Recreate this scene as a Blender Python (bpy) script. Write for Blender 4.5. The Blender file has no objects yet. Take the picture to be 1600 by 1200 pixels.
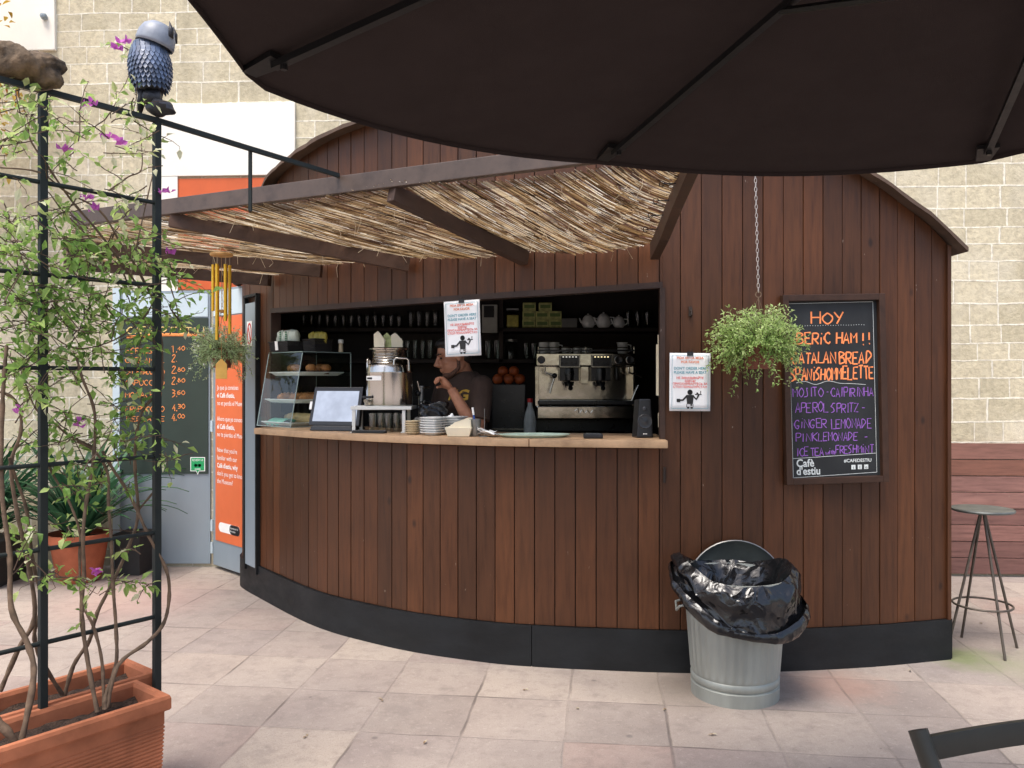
import bpy, bmesh, math, random
from mathutils import Vector, Matrix
R = random.Random(7)
SC = bpy.context.scene
COL = SC.collection
PI = math.pi

# ------------------------------------------------------------------ camera, world, sun, exposure
F, HZ, CH = 1270.0, 597.0, 1.5        # focal length in photo pixels, horizon row, eye height in metres
cam = bpy.data.objects.new('camera', bpy.data.cameras.new('camera'))
COL.objects.link(cam)
cam.location = (0, 0, CH); cam.rotation_euler = (PI/2, 0, 0)
cam.data.sensor_width = 36; cam.data.lens = 36*F/1600; cam.data.shift_y = -3/1600
cam.data.clip_start = .05; cam.data.clip_end = 500
SC.camera = cam
SUN_EL, SUN_AZ = math.radians(66), math.radians(215)     # azimuth clockwise from +Y (north)
W = bpy.data.worlds.new('World'); SC.world = W; W.use_nodes = True
wn = W.node_tree
sky = wn.nodes.new('ShaderNodeTexSky'); sky.sky_type = 'NISHITA'; sky.sun_disc = False
sky.sun_elevation = SUN_EL; sky.sun_rotation = SUN_AZ; sky.dust_density = 4.0; sky.air_density = 1.0; sky.ozone_density = 1.0
bgn = wn.nodes['Background']; bgn.inputs[1].default_value = .15
wn.links.new(sky.outputs[0], bgn.inputs[0])
sl = bpy.data.lights.new('sun', 'SUN'); sl.energy = 1.5; sl.angle = math.radians(25); sl.color = (1, .965, .92)
sun = bpy.data.objects.new('sun', sl); COL.objects.link(sun)
sd = Vector((math.sin(SUN_AZ)*math.cos(SUN_EL), math.cos(SUN_AZ)*math.cos(SUN_EL), math.sin(SUN_EL)))
sun.rotation_euler = sd.to_track_quat('Z', 'Y').to_euler(); sun.location = sd*30
SC.view_settings.view_transform = 'Standard'; SC.view_settings.look = 'None'
SC.view_settings.gamma = 1; SC.view_settings.exposure = 1.0
SC.render.engine = 'CYCLES'
SC.cycles.max_bounces = 10; SC.cycles.transparent_max_bounces = 16

# ------------------------------------------------------------------ pixel <-> world
def P(px, py, Y): return Vector(((px-800)/F*Y, Y, CH-(py-HZ)/F*Y))
def G(px, py):
    Y = F*CH/(py-HZ); return Vector(((px-800)/F*Y, Y, 0))
def lerp(a, b, t): return a+(b-a)*t
def interp(tab, x):
    if x <= tab[0][0]: return tab[0][1]
    for (a, b), (c, d) in zip(tab, tab[1:]):
        if x <= c: return lerp(b, d, (x-a)/(c-a))
    return tab[-1][1]
def catmull(pts, n=8, closed=False):
    pts = [Vector(p) for p in pts]; out = []; m = len(pts)
    if m < 3 and not closed: return pts
    for i in range(m if closed else m-1):
        if closed: p0, p1, p2, p3 = pts[i-1], pts[i], pts[(i+1) % m], pts[(i+2) % m]
        else: p0, p1, p2, p3 = pts[max(i-1, 0)], pts[i], pts[i+1], pts[min(i+2, m-1)]
        for k in range(n):
            t = k/n
            out.append(.5*((2*p1)+(p2-p0)*t+(2*p0-5*p1+4*p2-p3)*t*t+(3*p1-p0-3*p2+p3)*t**3))
    if not closed: out.append(pts[-1])
    return out

# ------------------------------------------------------------------ mesh builder
def origin(o):
    v = Vector((0, 0, 0))
    while o is not None: v += o.location; o = o.parent
    return v
class MB:
    def __init__(s): s.v = []; s.f = []; s.m = []; s.r = []
    def add(s, vs, fs, m=0, r=None):
        b = len(s.v); s.v += [Vector(p) for p in vs]
        if r is None: r = R.random()
        for f in fs: s.f.append([b+i for i in f]); s.m.append(m); s.r.append(r)
        return s
    def box(s, c, d, M=None, m=0, r=None, taper=1.0):
        c = Vector(c); vs = []
        for z in (-1, 1):
            k = taper if z > 0 else 1
            for x, y in ((-1, -1), (1, -1), (1, 1), (-1, 1)):
                p = Vector((x*d[0]/2*k, y*d[1]/2*k, z*d[2]/2))
                vs.append(c+(M @ p if M is not None else p))
        return s.add(vs, [(3, 2, 1, 0), (4, 5, 6, 7), (0, 1, 5, 4), (1, 2, 6, 5), (2, 3, 7, 6), (3, 0, 4, 7)], m, r)
    def hexa(s, b, t, m=0, r=None):       # four bottom points, four top points
        return s.add(list(b)+list(t), [(3, 2, 1, 0), (4, 5, 6, 7), (0, 1, 5, 4), (1, 2, 6, 5), (2, 3, 7, 6), (3, 0, 4, 7)], m, r)
    def tube(s, pts, rad, n=8, m=0, r=None, cap=True, sq=1.0, up=None):
        pts = [Vector(p) for p in pts]; k = len(pts)
        if k < 2: return s
        rs = rad if isinstance(rad, (list, tuple)) else [rad]*k
        vs = []; prev = Vector(up) if up is not None else None
        for i, p in enumerate(pts):
            t = (pts[min(i+1, k-1)]-pts[max(i-1, 0)])
            if t.length < 1e-9: t = Vector((0, 0, 1))
            t.normalize()
            if prev is None: prev = Vector((0, 0, 1)) if abs(t.z) < .9 else Vector((1, 0, 0))
            a = prev-t*prev.dot(t)
            if a.length < 1e-6: a = t.orthogonal()
            a.normalize(); b = t.cross(a); prev = a
            for j in range(n):
                w = 2*PI*(j+.5)/n
                vs.append(p+(a*math.cos(w)*sq+b*math.sin(w))*rs[i])
        fs = [(i*n+j, i*n+(j+1) % n, (i+1)*n+(j+1) % n, (i+1)*n+j) for i in range(k-1) for j in range(n)]
        if cap: fs += [tuple(range(n-1, -1, -1)), tuple(range((k-1)*n, k*n))]
        return s.add(vs, fs, m, r)
    def lathe(s, prof, c=(0, 0, 0), n=24, M=None, m=0, r=None, sx=1, sy=1, cap=True, fn=None):
        c = Vector(c); vs = []; k = len(prof)
        for i, (q, z) in enumerate(prof):
            for j in range(n):
                w = 2*PI*j/n; qq = q*(fn(w, z) if fn else 1)
                p = Vector((math.cos(w)*qq*sx, math.sin(w)*qq*sy, z))
                vs.append(c+(M @ p if M is not None else p))
        fs = [(i*n+j, i*n+(j+1) % n, (i+1)*n+(j+1) % n, (i+1)*n+j) for i in range(k-1) for j in range(n)]
        if cap:
            if prof[0][0] > 1e-4: fs.append(tuple(range(n-1, -1, -1)))
            if prof[-1][0] > 1e-4: fs.append(tuple(range((k-1)*n, k*n)))
        return s.add(vs, fs, m, r)
    def ball(s, c, rad, n=14, k=8, M=None, m=0, r=None, fn=None):
        rx, ry, rz = rad if isinstance(rad, (tuple, list)) else (rad,)*3
        c = Vector(c); vs = []
        for i in range(k+1):
            a = -PI/2+PI*i/k
            for j in range(n):
                w = 2*PI*j/n
                q = Vector((math.cos(a)*math.cos(w)*rx, math.cos(a)*math.sin(w)*ry, math.sin(a)*rz))
                if fn: q = fn(q)
                vs.append(c+(M @ q if M is not None else q))
        fs = [(i*n+j, i*n+(j+1) % n, (i+1)*n+(j+1) % n, (i+1)*n+j) for i in range(k) for j in range(n)]
        return s.add(vs, fs, m, r)
    def prism(s, out, d0, d1, fr=None, m=0, r=None):    # outline in the (right, up) plane of frame fr, extruded along its normal
        n = len(out); vs = []
        for d in (d0, d1):
            for x, y in out: vs.append(fr(x, y, d) if fr else Vector((x, y, d)))
        fs = [tuple(range(n-1, -1, -1)), tuple(range(n, 2*n))]+[(i, (i+1) % n, n+(i+1) % n, n+i) for i in range(n)]
        return s.add(vs, fs, m, r)
    def grid(s, fn, nu, nv, m=0, r=None, thick=0):
        vs = [fn(i/nu, j/nv) for j in range(nv+1) for i in range(nu+1)]
        w = nu+1
        return s.add(vs, [(j*w+i, j*w+i+1, (j+1)*w+i+1, (j+1)*w+i) for j in range(nv) for i in range(nu)], m, r)
    def build(s, name, mats, parent=None, smooth=False, bevel=0, solid=0, loc=None, weld=False, subsurf=0):
        if not isinstance(mats, (list, tuple)): mats = [mats]
        if parent is not None: o0 = origin(parent)
        elif loc is not None: o0 = Vector(loc)
        else:
            xs = [p.x for p in s.v]; ys = [p.y for p in s.v]; zs = [p.z for p in s.v]
            o0 = Vector(((min(xs)+max(xs))/2, (min(ys)+max(ys))/2, min(zs)))
        me = bpy.data.meshes.new(name)
        me.from_pydata([p-o0 for p in s.v], [], s.f)
        for mt in mats: me.materials.append(mt)
        me.polygons.foreach_set('material_index', s.m)
        at = me.attributes.new('rnd', 'FLOAT', 'FACE'); at.data.foreach_set('value', s.r)
        bm = bmesh.new(); bm.from_mesh(me)
        if weld: bmesh.ops.remove_doubles(bm, verts=bm.verts, dist=1e-5)
        bmesh.ops.recalc_face_normals(bm, faces=bm.faces)
        if bevel:
            ed = [e for e in bm.edges if len(e.link_faces) == 2 and e.calc_face_angle(0) > .5]
            bmesh.ops.bevel(bm, geom=ed, offset=bevel, segments=2, profile=.6, affect='EDGES', clamp_overlap=True)
        bm.to_mesh(me); bm.free()
        if smooth:
            me.polygons.foreach_set('use_smooth', [True]*len(me.polygons))
            if smooth is not True: me.set_sharp_from_angle(angle=math.radians(smooth))
        o = bpy.data.objects.new(name, me); COL.objects.link(o)
        if parent is not None: o.parent = parent
        else: o.location = o0
        if solid:
            q = o.modifiers.new('thickness', 'SOLIDIFY'); q.thickness = solid; q.offset = 0
        if subsurf:
            q = o.modifiers.new('subdivision', 'SUBSURF'); q.levels = q.render_levels = subsurf
        return o
def tag(o, label=None, cat=None, group=None, kind=None):
    if label: o['label'] = label
    if cat: o['category'] = cat
    if group: o['group'] = group
    if kind: o['kind'] = kind
    return o
def thing(name, label, cat, loc=(0, 0, 0), group=None, rz=0):
    o = bpy.data.objects.new(name, None); COL.objects.link(o); o.empty_display_size = .05
    o.location = loc; o.rotation_euler = (0, 0, rz)
    return tag(o, label, cat, group)
def dup(o, loc, rz=None, label=None, group=None):
    def cp(a, par):
        c = a.copy(); COL.objects.link(c); c.parent = par
        for ch in list(a.children): cp(ch, c)
        return c
    c = cp(o, None); c.location = loc
    if rz is not None: c.rotation_euler = (0, 0, rz)
    return tag(c, label, None, group)
def frame(o, right, up=(0, 0, 1)):
    o = Vector(o); r = Vector(right).normalized(); u = Vector(up); u = (u-r*u.dot(r)).normalized(); n = r.cross(u)
    return lambda x, y, d=0: o+r*x+u*y+n*d

# ------------------------------------------------------------------ text and chalk strokes
def textmesh(mb, s, size, fr, x, y, d=.0008, align='CENTER', m=0, ext=.0003, bold=0, shear=0, sx=1.0, space=1.0):
    c = bpy.data.curves.new('t', 'FONT'); c.body = s; c.size = size; c.align_x = align; c.extrude = 0
    c.offset = bold; c.shear = shear; c.space_character = space; c.resolution_u = 3
    o = bpy.data.objects.new('t', c); COL.objects.link(o)
    bpy.context.view_layer.update()
    me = bpy.data.meshes.new_from_object(o.evaluated_get(bpy.context.evaluated_depsgraph_get()))
    vs = [fr(x+v.co.x*sx, y+v.co.y, d+ext) for v in me.vertices]
    mb.add(vs, [tuple(p.vertices) for p in me.polygons], m, .5)
    bpy.data.objects.remove(o); bpy.data.curves.remove(c); bpy.data.meshes.remove(me)
GL = {'A': '002640 1232', 'B': '0006 ~06264503 ~03334100', 'C': '~4536150204113041', 'D': '0006 ~0626440220 2000', 'E': '460600 0333 0040',
 'F': '0006 0646 0333', 'G': '~4536150204113042 4222', 'H': '0006 4046 0343', 'I': '2026', 'J': '~3626311000', 'K': '0006 4603 0340', 'L': '060040',
 'M': '0006234640', 'N': '00064046', 'O': '~2604022042442636', 'P': '0006 ~0636453303', 'Q': '~26040220424426 2240', 'R': '0006 ~0636453303 1340',
 'S': '~4626150423311000', 'T': '0646 2620', 'U': '~0602204246', 'V': '062046', 'W': '0610233046', 'X': '0640 0046', 'Y': '0623 4610', 'Z': '06460040 ',
 'i': '2024 2626', '!': '2026 1929', '-': '1333', '.': '2020', ',': '2110', '1': '052620', '2': '~05264503 0300 0040', '3': '~0626451323 ~2343311000',
 '4': '360242 3430', '6': '~3604011031330213', '0': '~2604022042442636', '8': '~2604134220022446 ', "'": '2625', 'w': '0410223044', 't': '2521 1434', 'h': '0006 ~03243230', '#': '1016 3036 0242 0444'}
GL['0'] = GL['O']; GL['8'] = '~2615132342200213 ~2335'; GL['Z'] = '06460040'; GL['2'] = '~0526450100 0040'; GL['!'] = '2622 2020'; GL['D'] = '0006 ~0626442200'; GL['O'] = '~2604022042442615'
def chalk(mb, s, x, y, h, w, fr, wid, d=.0012, jit=.12, rr=None, m=0, adv=1.32):
    rr = rr or R
    cw = w/max(1, sum(.55 if ch in " i!I.,'" else 1 for ch in s))
    for ch in s:
        a = .55 if ch in " i!I.,'" else 1
        up = GL.get(ch)
        if up:
            ox, oy = x+cw*.1*rr.uniform(-1, 1), y+h*.05*rr.uniform(-1, 1)
            k = rr.uniform(.9, 1.06); sh = rr.uniform(-.03, .08)
            for st in up.split():
                cur = st[0] == '~'; q = st.strip('~')
                pts = []
                for i in range(0, len(q)-1, 2):
                    gx, gy = int(q[i])/4, int(q[i+1])/6
                    if a < 1 and ch != ' ': gx = .5+(gx-.5)*.6
                    gx += rr.uniform(-.04, .04)*jit*5; gy += rr.uniform(-.04, .04)*jit*4
                    pts.append(Vector((ox+(gx*.78+.08)*cw*a+sh*gy*h, oy+gy*h*k, 0)))
                if cur and len(pts) > 2: pts = catmull(pts, 4)
                if len(pts) == 2 and (pts[0]-pts[1]).length < wid: pts[1] = pts[0]+Vector((wid*.5, wid*.2, 0))
                P3 = [fr(p.x, p.y, d) for p in pts]
                nn = fr(0, 0, 1)-fr(0, 0, 0)
                mb.tube(P3, [wid/2*rr.uniform(.75, 1.1) for _ in P3], 6, m=m, sq=.25, up=nn)
        x += cw*a
    return mb

# ------------------------------------------------------------------ materials
def lin(*c):
    if len(c) == 1: c = c[0]
    f = lambda v: (v/12.92 if v <= .04045 else ((v+.055)/1.055)**2.4)
    return tuple(f(v/255) for v in c)
def node(nt, typ, inp=None, **pr):
    n = nt.nodes.new('ShaderNode'+typ)
    for k, v in pr.items(): setattr(n, k, v)
    for k, v in (inp or {}).items():
        s = n.inputs[k]
        if isinstance(v, bpy.types.NodeSocket): nt.links.new(v, s)
        elif isinstance(v, tuple) and len(v) == 3 and s.type == 'RGBA': s.default_value = (*v, 1)
        else: s.default_value = v
    return n
def math_(nt, op, a, b=0, c=None):
    d = {0: a, 1: b}
    if c is not None: d[2] = c
    return node(nt, 'Math', d, operation=op).outputs[0]
def mix_(nt, fac, a, b, mode='MIX'):
    n = node(nt, 'Mix', {0: fac, 6: a, 7: b}, data_type='RGBA', blend_type=mode); return n.outputs[2]
def ramp_(nt, fac, stops, interp_='LINEAR'):
    n = node(nt, 'ValToRGB', {0: fac}); e = n.color_ramp; e.interpolation = interp_
    while len(e.elements) < len(stops): e.elements.new(.5)
    for el, (p, c) in zip(e.elements, stops): el.position = p; el.color = (*c, 1)
    return n.outputs[0]
def noise_(nt, vec, scale, detail=4, rough=.55):
    return node(nt, 'TexNoise', {'Vector': vec, 'Scale': scale, 'Detail': detail, 'Roughness': rough}).outputs[0]
def newmat(name):
    m = bpy.data.materials.new(name); m.use_nodes = True
    nt = m.node_tree; b = nt.nodes['Principled BSDF']; tc = nt.nodes.new('ShaderNodeTexCoord')
    return m, nt, b, tc
def plug(nt, b, k, v):
    s = b.inputs[k]
    if isinstance(v, bpy.types.NodeSocket): nt.links.new(v, s)
    else: s.default_value = (*v, 1) if (isinstance(v, tuple) and len(v) == 3 and s.type == 'RGBA') else v
def bump_(nt, b, h, strength=.3, dist=.01):
    n = node(nt, 'Bump', {'Height': h, 'Strength': strength, 'Distance': dist}); nt.links.new(n.outputs[0], b.inputs['Normal'])
def mk(name, col, rough=.6, metal=0, var=.12, vs=12, bump=.15, bs=60, rnd=0, stretch=(1, 1, 1), spec=.5, trans=0, coat=0, rvar=.1, bd=.004):
    m, nt, b, tc = newmat(name)
    mp = node(nt, 'Mapping', {'Vector': tc.outputs['Object'], 'Scale': stretch}).outputs[0]
    n1 = noise_(nt, mp, vs, 5)
    lo = tuple(max(0, c*(1-var*1.6)) for c in col); hi = tuple(min(1, c*(1+var*1.2)) for c in col)
    c = ramp_(nt, n1, [(.28, lo), (.72, hi)])
    if rnd:
        a = node(nt, 'Attribute', attribute_name='rnd').outputs['Fac']
        g = math_(nt, 'MULTIPLY_ADD', a, rnd*2, 1-rnd)
        c = node(nt, 'Vector' + 'Math', {0: c, 1: node(nt, 'CombineXYZ', {0: g, 1: g, 2: g}).outputs[0]}, operation='MULTIPLY').outputs[0]
    plug(nt, b, 'Base Color', c); plug(nt, b, 'Metallic', metal)
    n2 = noise_(nt, mp, vs*2.3, 3)
    plug(nt, b, 'Roughness', math_(nt, 'MULTIPLY_ADD', n2, rvar*2, rough-rvar))
    plug(nt, b, 'Specular IOR Level', spec)
    if trans: plug(nt, b, 'Transmission Weight', trans)
    if coat: plug(nt, b, 'Coat Weight', coat)
    if bump: bump_(nt, b, noise_(nt, mp, bs, 4), bump, bd)
    return m
def glassmat(name, tint=(.93, .97, .95), gloss=.12, rough=.02):
    m, nt, b, tc = newmat(name); nt.nodes.remove(b)
    fr_ = node(nt, 'LayerWeight', {'Blend': .25}).outputs['Fresnel']
    front = math_(nt, 'SUBTRACT', 1, node(nt, 'NewGeometry').outputs['Backfacing'])
    fac = math_(nt, 'MULTIPLY', math_(nt, 'MULTIPLY_ADD', fr_, .8, gloss), front)
    t = node(nt, 'BsdfTransparent', {'Color': tint}); g = node(nt, 'BsdfGlossy', {'Color': (1., 1., 1.), 'Roughness': rough})
    x = node(nt, 'MixShader', {0: fac, 1: t.outputs[0], 2: g.outputs[0]})
    nt.links.new(x.outputs[0], nt.nodes['Material Output'].inputs[0]); return m
def leafmat(name, stops, trans=.35, rough=.5):
    m, nt, b, tc = newmat(name)
    a = node(nt, 'Attribute', attribute_name='rnd').outputs['Fac']
    c = ramp_(nt, a, stops)
    n = noise_(nt, tc.outputs['Object'], 40, 3)
    c = mix_(nt, math_(nt, 'MULTIPLY', n, .35), c, stops[0][1])
    plug(nt, b, 'Base Color', c); plug(nt, b, 'Roughness', rough); plug(nt, b, 'Specular IOR Level', .35)
    t = node(nt, 'BsdfTranslucent', {'Color': c})
    x = node(nt, 'MixShader', {0: trans, 1: b.outputs[0], 2: t.outputs[0]})
    nt.links.new(x.outputs[0], nt.nodes['Material Output'].inputs[0]); return m
def emat(name, col, s):
    m, nt, b, tc = newmat(name); plug(nt, b, 'Base Color', (.02, .02, .02)); plug(nt, b, 'Roughness', .15)
    n = noise_(nt, tc.outputs['Object'], 9, 3)
    c = ramp_(nt, n, [(.35, tuple(v*.75 for v in col)), (.65, col)])
    plug(nt, b, 'Emission Color', c); plug(nt, b, 'Emission Strength', s); return m

def plankmat(name, stops, rough=.5, axis='z', grain=1.0, spec=.35, streak=.0):
    m, nt, b, tc = newmat(name)
    a = node(nt, 'Attribute', attribute_name='rnd').outputs['Fac']
    off = node(nt, 'CombineXYZ', {0: math_(nt, 'MULTIPLY', a, 37.0), 1: math_(nt, 'MULTIPLY', a, 91.0), 2: math_(nt, 'MULTIPLY', a, 53.0)}).outputs[0]
    v = node(nt, 'VectorMath', {0: tc.outputs['Object'], 1: off}, operation='ADD').outputs[0]
    st = {'z': (14, 14, 1.1), 'x': (1.1, 14, 14), 'y': (14, 1.1, 14), 'n': (4, 4, 4)}[axis]
    mp = node(nt, 'Mapping', {'Vector': v, 'Scale': st}).outputs[0]
    g = noise_(nt, mp, 3.2*grain, 8, .65)
    base = ramp_(nt, a, stops)
    dk = ramp_(nt, g, [(.25, (.52, .48, .46)), (.5, (.96, .95, .93)), (.75, (1.25, 1.22, 1.2))])
    c = mix_(nt, 1.0, base, dk, 'MULTIPLY')
    big = noise_(nt, tc.outputs['Object'], 1.7, 4)
    c = mix_(nt, ramp_(nt, big, [(.4, (0, 0, 0)), (.75, (.45, .45, .45))]), c, tuple(x*.55 for x in stops[0][1]))
    sp = node(nt, 'TexNoise', {'Vector': node(nt, 'Mapping', {'Vector': v, 'Scale': (1, 1, .45)}).outputs[0], 'Scale': 38, 'Detail': 2}).outputs[0]
    c = mix_(nt, ramp_(nt, sp, [(.765, (0, 0, 0)), (.79, (.5, .5, .5))]), c, (.36, .3, .25))
    kn = node(nt, 'TexVoronoi', {'Vector': node(nt, 'Mapping', {'Vector': v, 'Scale': (1.5, 1.5, .9)}).outputs[0], 'Scale': 2.6}).outputs['Distance']
    c = mix_(nt, ramp_(nt, kn, [(.03, (.75, .75, .75)), (.075, (0, 0, 0))]), c, (.012, .006, .004))
    plug(nt, b, 'Base Color', c); plug(nt, b, 'Specular IOR Level', spec)
    plug(nt, b, 'Roughness', math_(nt, 'MULTIPLY_ADD', g, .3, rough-.15))
    bump_(nt, b, g, .25, .004)
    return m

# ------------------------------------------------------------------ ground
def ground_mat():
    m, nt, b, tc = newmat('stone_paving')
    o = tc.outputs['Object']; T = .44
    q = node(nt, 'VectorMath', {0: o, 1: (-.156, 3.888, 0)}, operation='SUBTRACT').outputs[0]
    wob = node(nt, 'TexNoise', {'Vector': o, 'Scale': 3.5, 'Detail': 2}).outputs['Color']
    q = node(nt, 'VectorMath', {0: q, 1: node(nt, 'VectorMath', {0: wob, 1: (.022, .022, 0)}, operation='MULTIPLY').outputs[0]}, operation='ADD').outputs[0]
    dx = node(nt, 'VectorMath', {0: q, 1: (.9935/T, -.1135/T, 0)}, operation='DOT_PRODUCT').outputs['Value']
    dy = node(nt, 'VectorMath', {0: q, 1: (.1135/T, .9935/T, 0)}, operation='DOT_PRODUCT').outputs['Value']
    idv = node(nt, 'CombineXYZ', {0: math_(nt, 'FLOOR', dx), 1: math_(nt, 'FLOOR', dy)}).outputs[0]
    wn_ = node(nt, 'TexWhiteNoise', {'Vector': idv}, noise_dimensions='3D')
    tone = ramp_(nt, wn_.outputs['Value'], [(0, lin(140, 128, 121)), (.2, lin(168, 154, 142)), (.42, lin(151, 138, 131)), (.6, lin(180, 166, 152)), (.78, lin(139, 130, 126)), (.92, lin(168, 143, 132)), (1, lin(155, 142, 134))])
    def edge(v):
        f = math_(nt, 'FRACT', v); return math_(nt, 'MINIMUM', f, math_(nt, 'SUBTRACT', 1, f))
    e = math_(nt, 'MINIMUM', edge(dx), edge(dy))
    n1 = noise_(nt, o, 2.2, 6); n2 = noise_(nt, o, 11, 6, .7); n3 = noise_(nt, o, 90, 3); n4 = noise_(nt, o, .7, 3)
    c = mix_(nt, ramp_(nt, n1, [(.35, (0, 0, 0)), (.7, (.6, .6, .6))]), tone, lin(180, 167, 155))
    c = mix_(nt, ramp_(nt, n4, [(.45, (0, 0, 0)), (.7, (.45, .45, .45))]), c, lin(134, 126, 124))
    c = mix_(nt, ramp_(nt, n2, [(.5, (0, 0, 0)), (.64, (.34, .34, .34))]), c, lin(122, 110, 103))
    c = mix_(nt, math_(nt, 'MULTIPLY', n3, .35), c, lin(128, 116, 108))
    sp1 = noise_(nt, o, 210, 2); c = mix_(nt, ramp_(nt, sp1, [(.6, (0, 0, 0)), (.66, (.6, .6, .6))]), c, lin(100, 88, 82))
    sp2 = noise_(nt, o, 37, 5, .75); c = mix_(nt, ramp_(nt, sp2, [(.56, (0, 0, 0)), (.65, (.3, .3, .3))]), c, lin(192, 181, 168))
    n5 = noise_(nt, node(nt, 'VectorMath', {0: o, 1: (7.3, 2.1, 0)}, operation='ADD').outputs[0], 4.5, 7, .7); c = mix_(nt, ramp_(nt, n5, [(.53, (0, 0, 0)), (.62, (.3, .3, .3))]), c, lin(118, 108, 103))
    # dark spots of dropped gum and oil
    vo2 = node(nt, 'TexVoronoi', {'Vector': o, 'Scale': 5.3}).outputs['Distance']
    c = mix_(nt, ramp_(nt, math_(nt, 'ADD', vo2, math_(nt, 'MULTIPLY', sp2, .04)), [(.05, (.55, .55, .55)), (.062, (0, 0, 0))]), c, lin(84, 78, 76))
    vo = node(nt, 'TexVoronoi', {'Vector': o, 'Scale': 2.7}).outputs['Distance']
    c = mix_(nt, ramp_(nt, math_(nt, 'ADD', vo, math_(nt, 'MULTIPLY', n2, .05)), [(.05, (.6, .6, .6)), (.075, (0, 0, 0))]), c, lin(95, 88, 86))
    # salmon patches and a green moss stain by the stool
    def spot(x, y, r0, r1, col, k):
        nonlocal c
        d = node(nt, 'VectorMath', {0: o, 1: (x, y, 0)}, operation='DISTANCE').outputs['Value']
        d = math_(nt, 'ADD', d, math_(nt, 'MULTIPLY', math_(nt, 'SUBTRACT', n2, .5), .35))
        c = mix_(nt, ramp_(nt, d, [(r0, (k, k, k)), (r1, (0, 0, 0))]), c, col)
    spot(2.46, 4.42, .06, .26, lin(100, 110, 68), .85); spot(2.75, 4.25, .1, .4, lin(128, 130, 104), .5)
    spot(1.62, 4.02, .08, .3, lin(168, 124, 106), .4)
    spot(-.95, 2.75, .05, .28, lin(166, 122, 104), .35)
    spot(-2.6, 5.6, .2, .7, lin(176, 142, 132), .45)
    spot(.85, 4.0, .05, .35, lin(110, 100, 90), .6)
    # dark joints between the paving slabs, broken up by noise
    gap = ramp_(nt, math_(nt, 'ADD', e, math_(nt, 'MULTIPLY', math_(nt, 'SUBTRACT', n2, .5), .028)), [(.006, (1, 1, 1)), (.019, (0, 0, 0))])
    gm = mix_(nt, 1.0, gap, ramp_(nt, n1, [(.34, (.8, .8, .8)), (.52, (.12, .12, .12))]), 'MULTIPLY')
    c = mix_(nt, gm, c, lin(92, 82, 76))
    plug(nt, b, 'Base Color', c); plug(nt, b, 'Roughness', math_(nt, 'MULTIPLY_ADD', n2, .3, .55))
    h = math_(nt, 'SUBTRACT', math_(nt, 'MULTIPLY', n2, .4), math_(nt, 'MULTIPLY', gap, .8))
    h = math_(nt, 'ADD', h, math_(nt, 'MULTIPLY', n3, .12))
    bump_(nt, b, h, .45, .006)
    return m
g = MB().box((0, 5, -.1), (60, 60, .2)).build('ground', ground_mat(), loc=(0, 0, 0)); tag(g, kind='structure')

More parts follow.
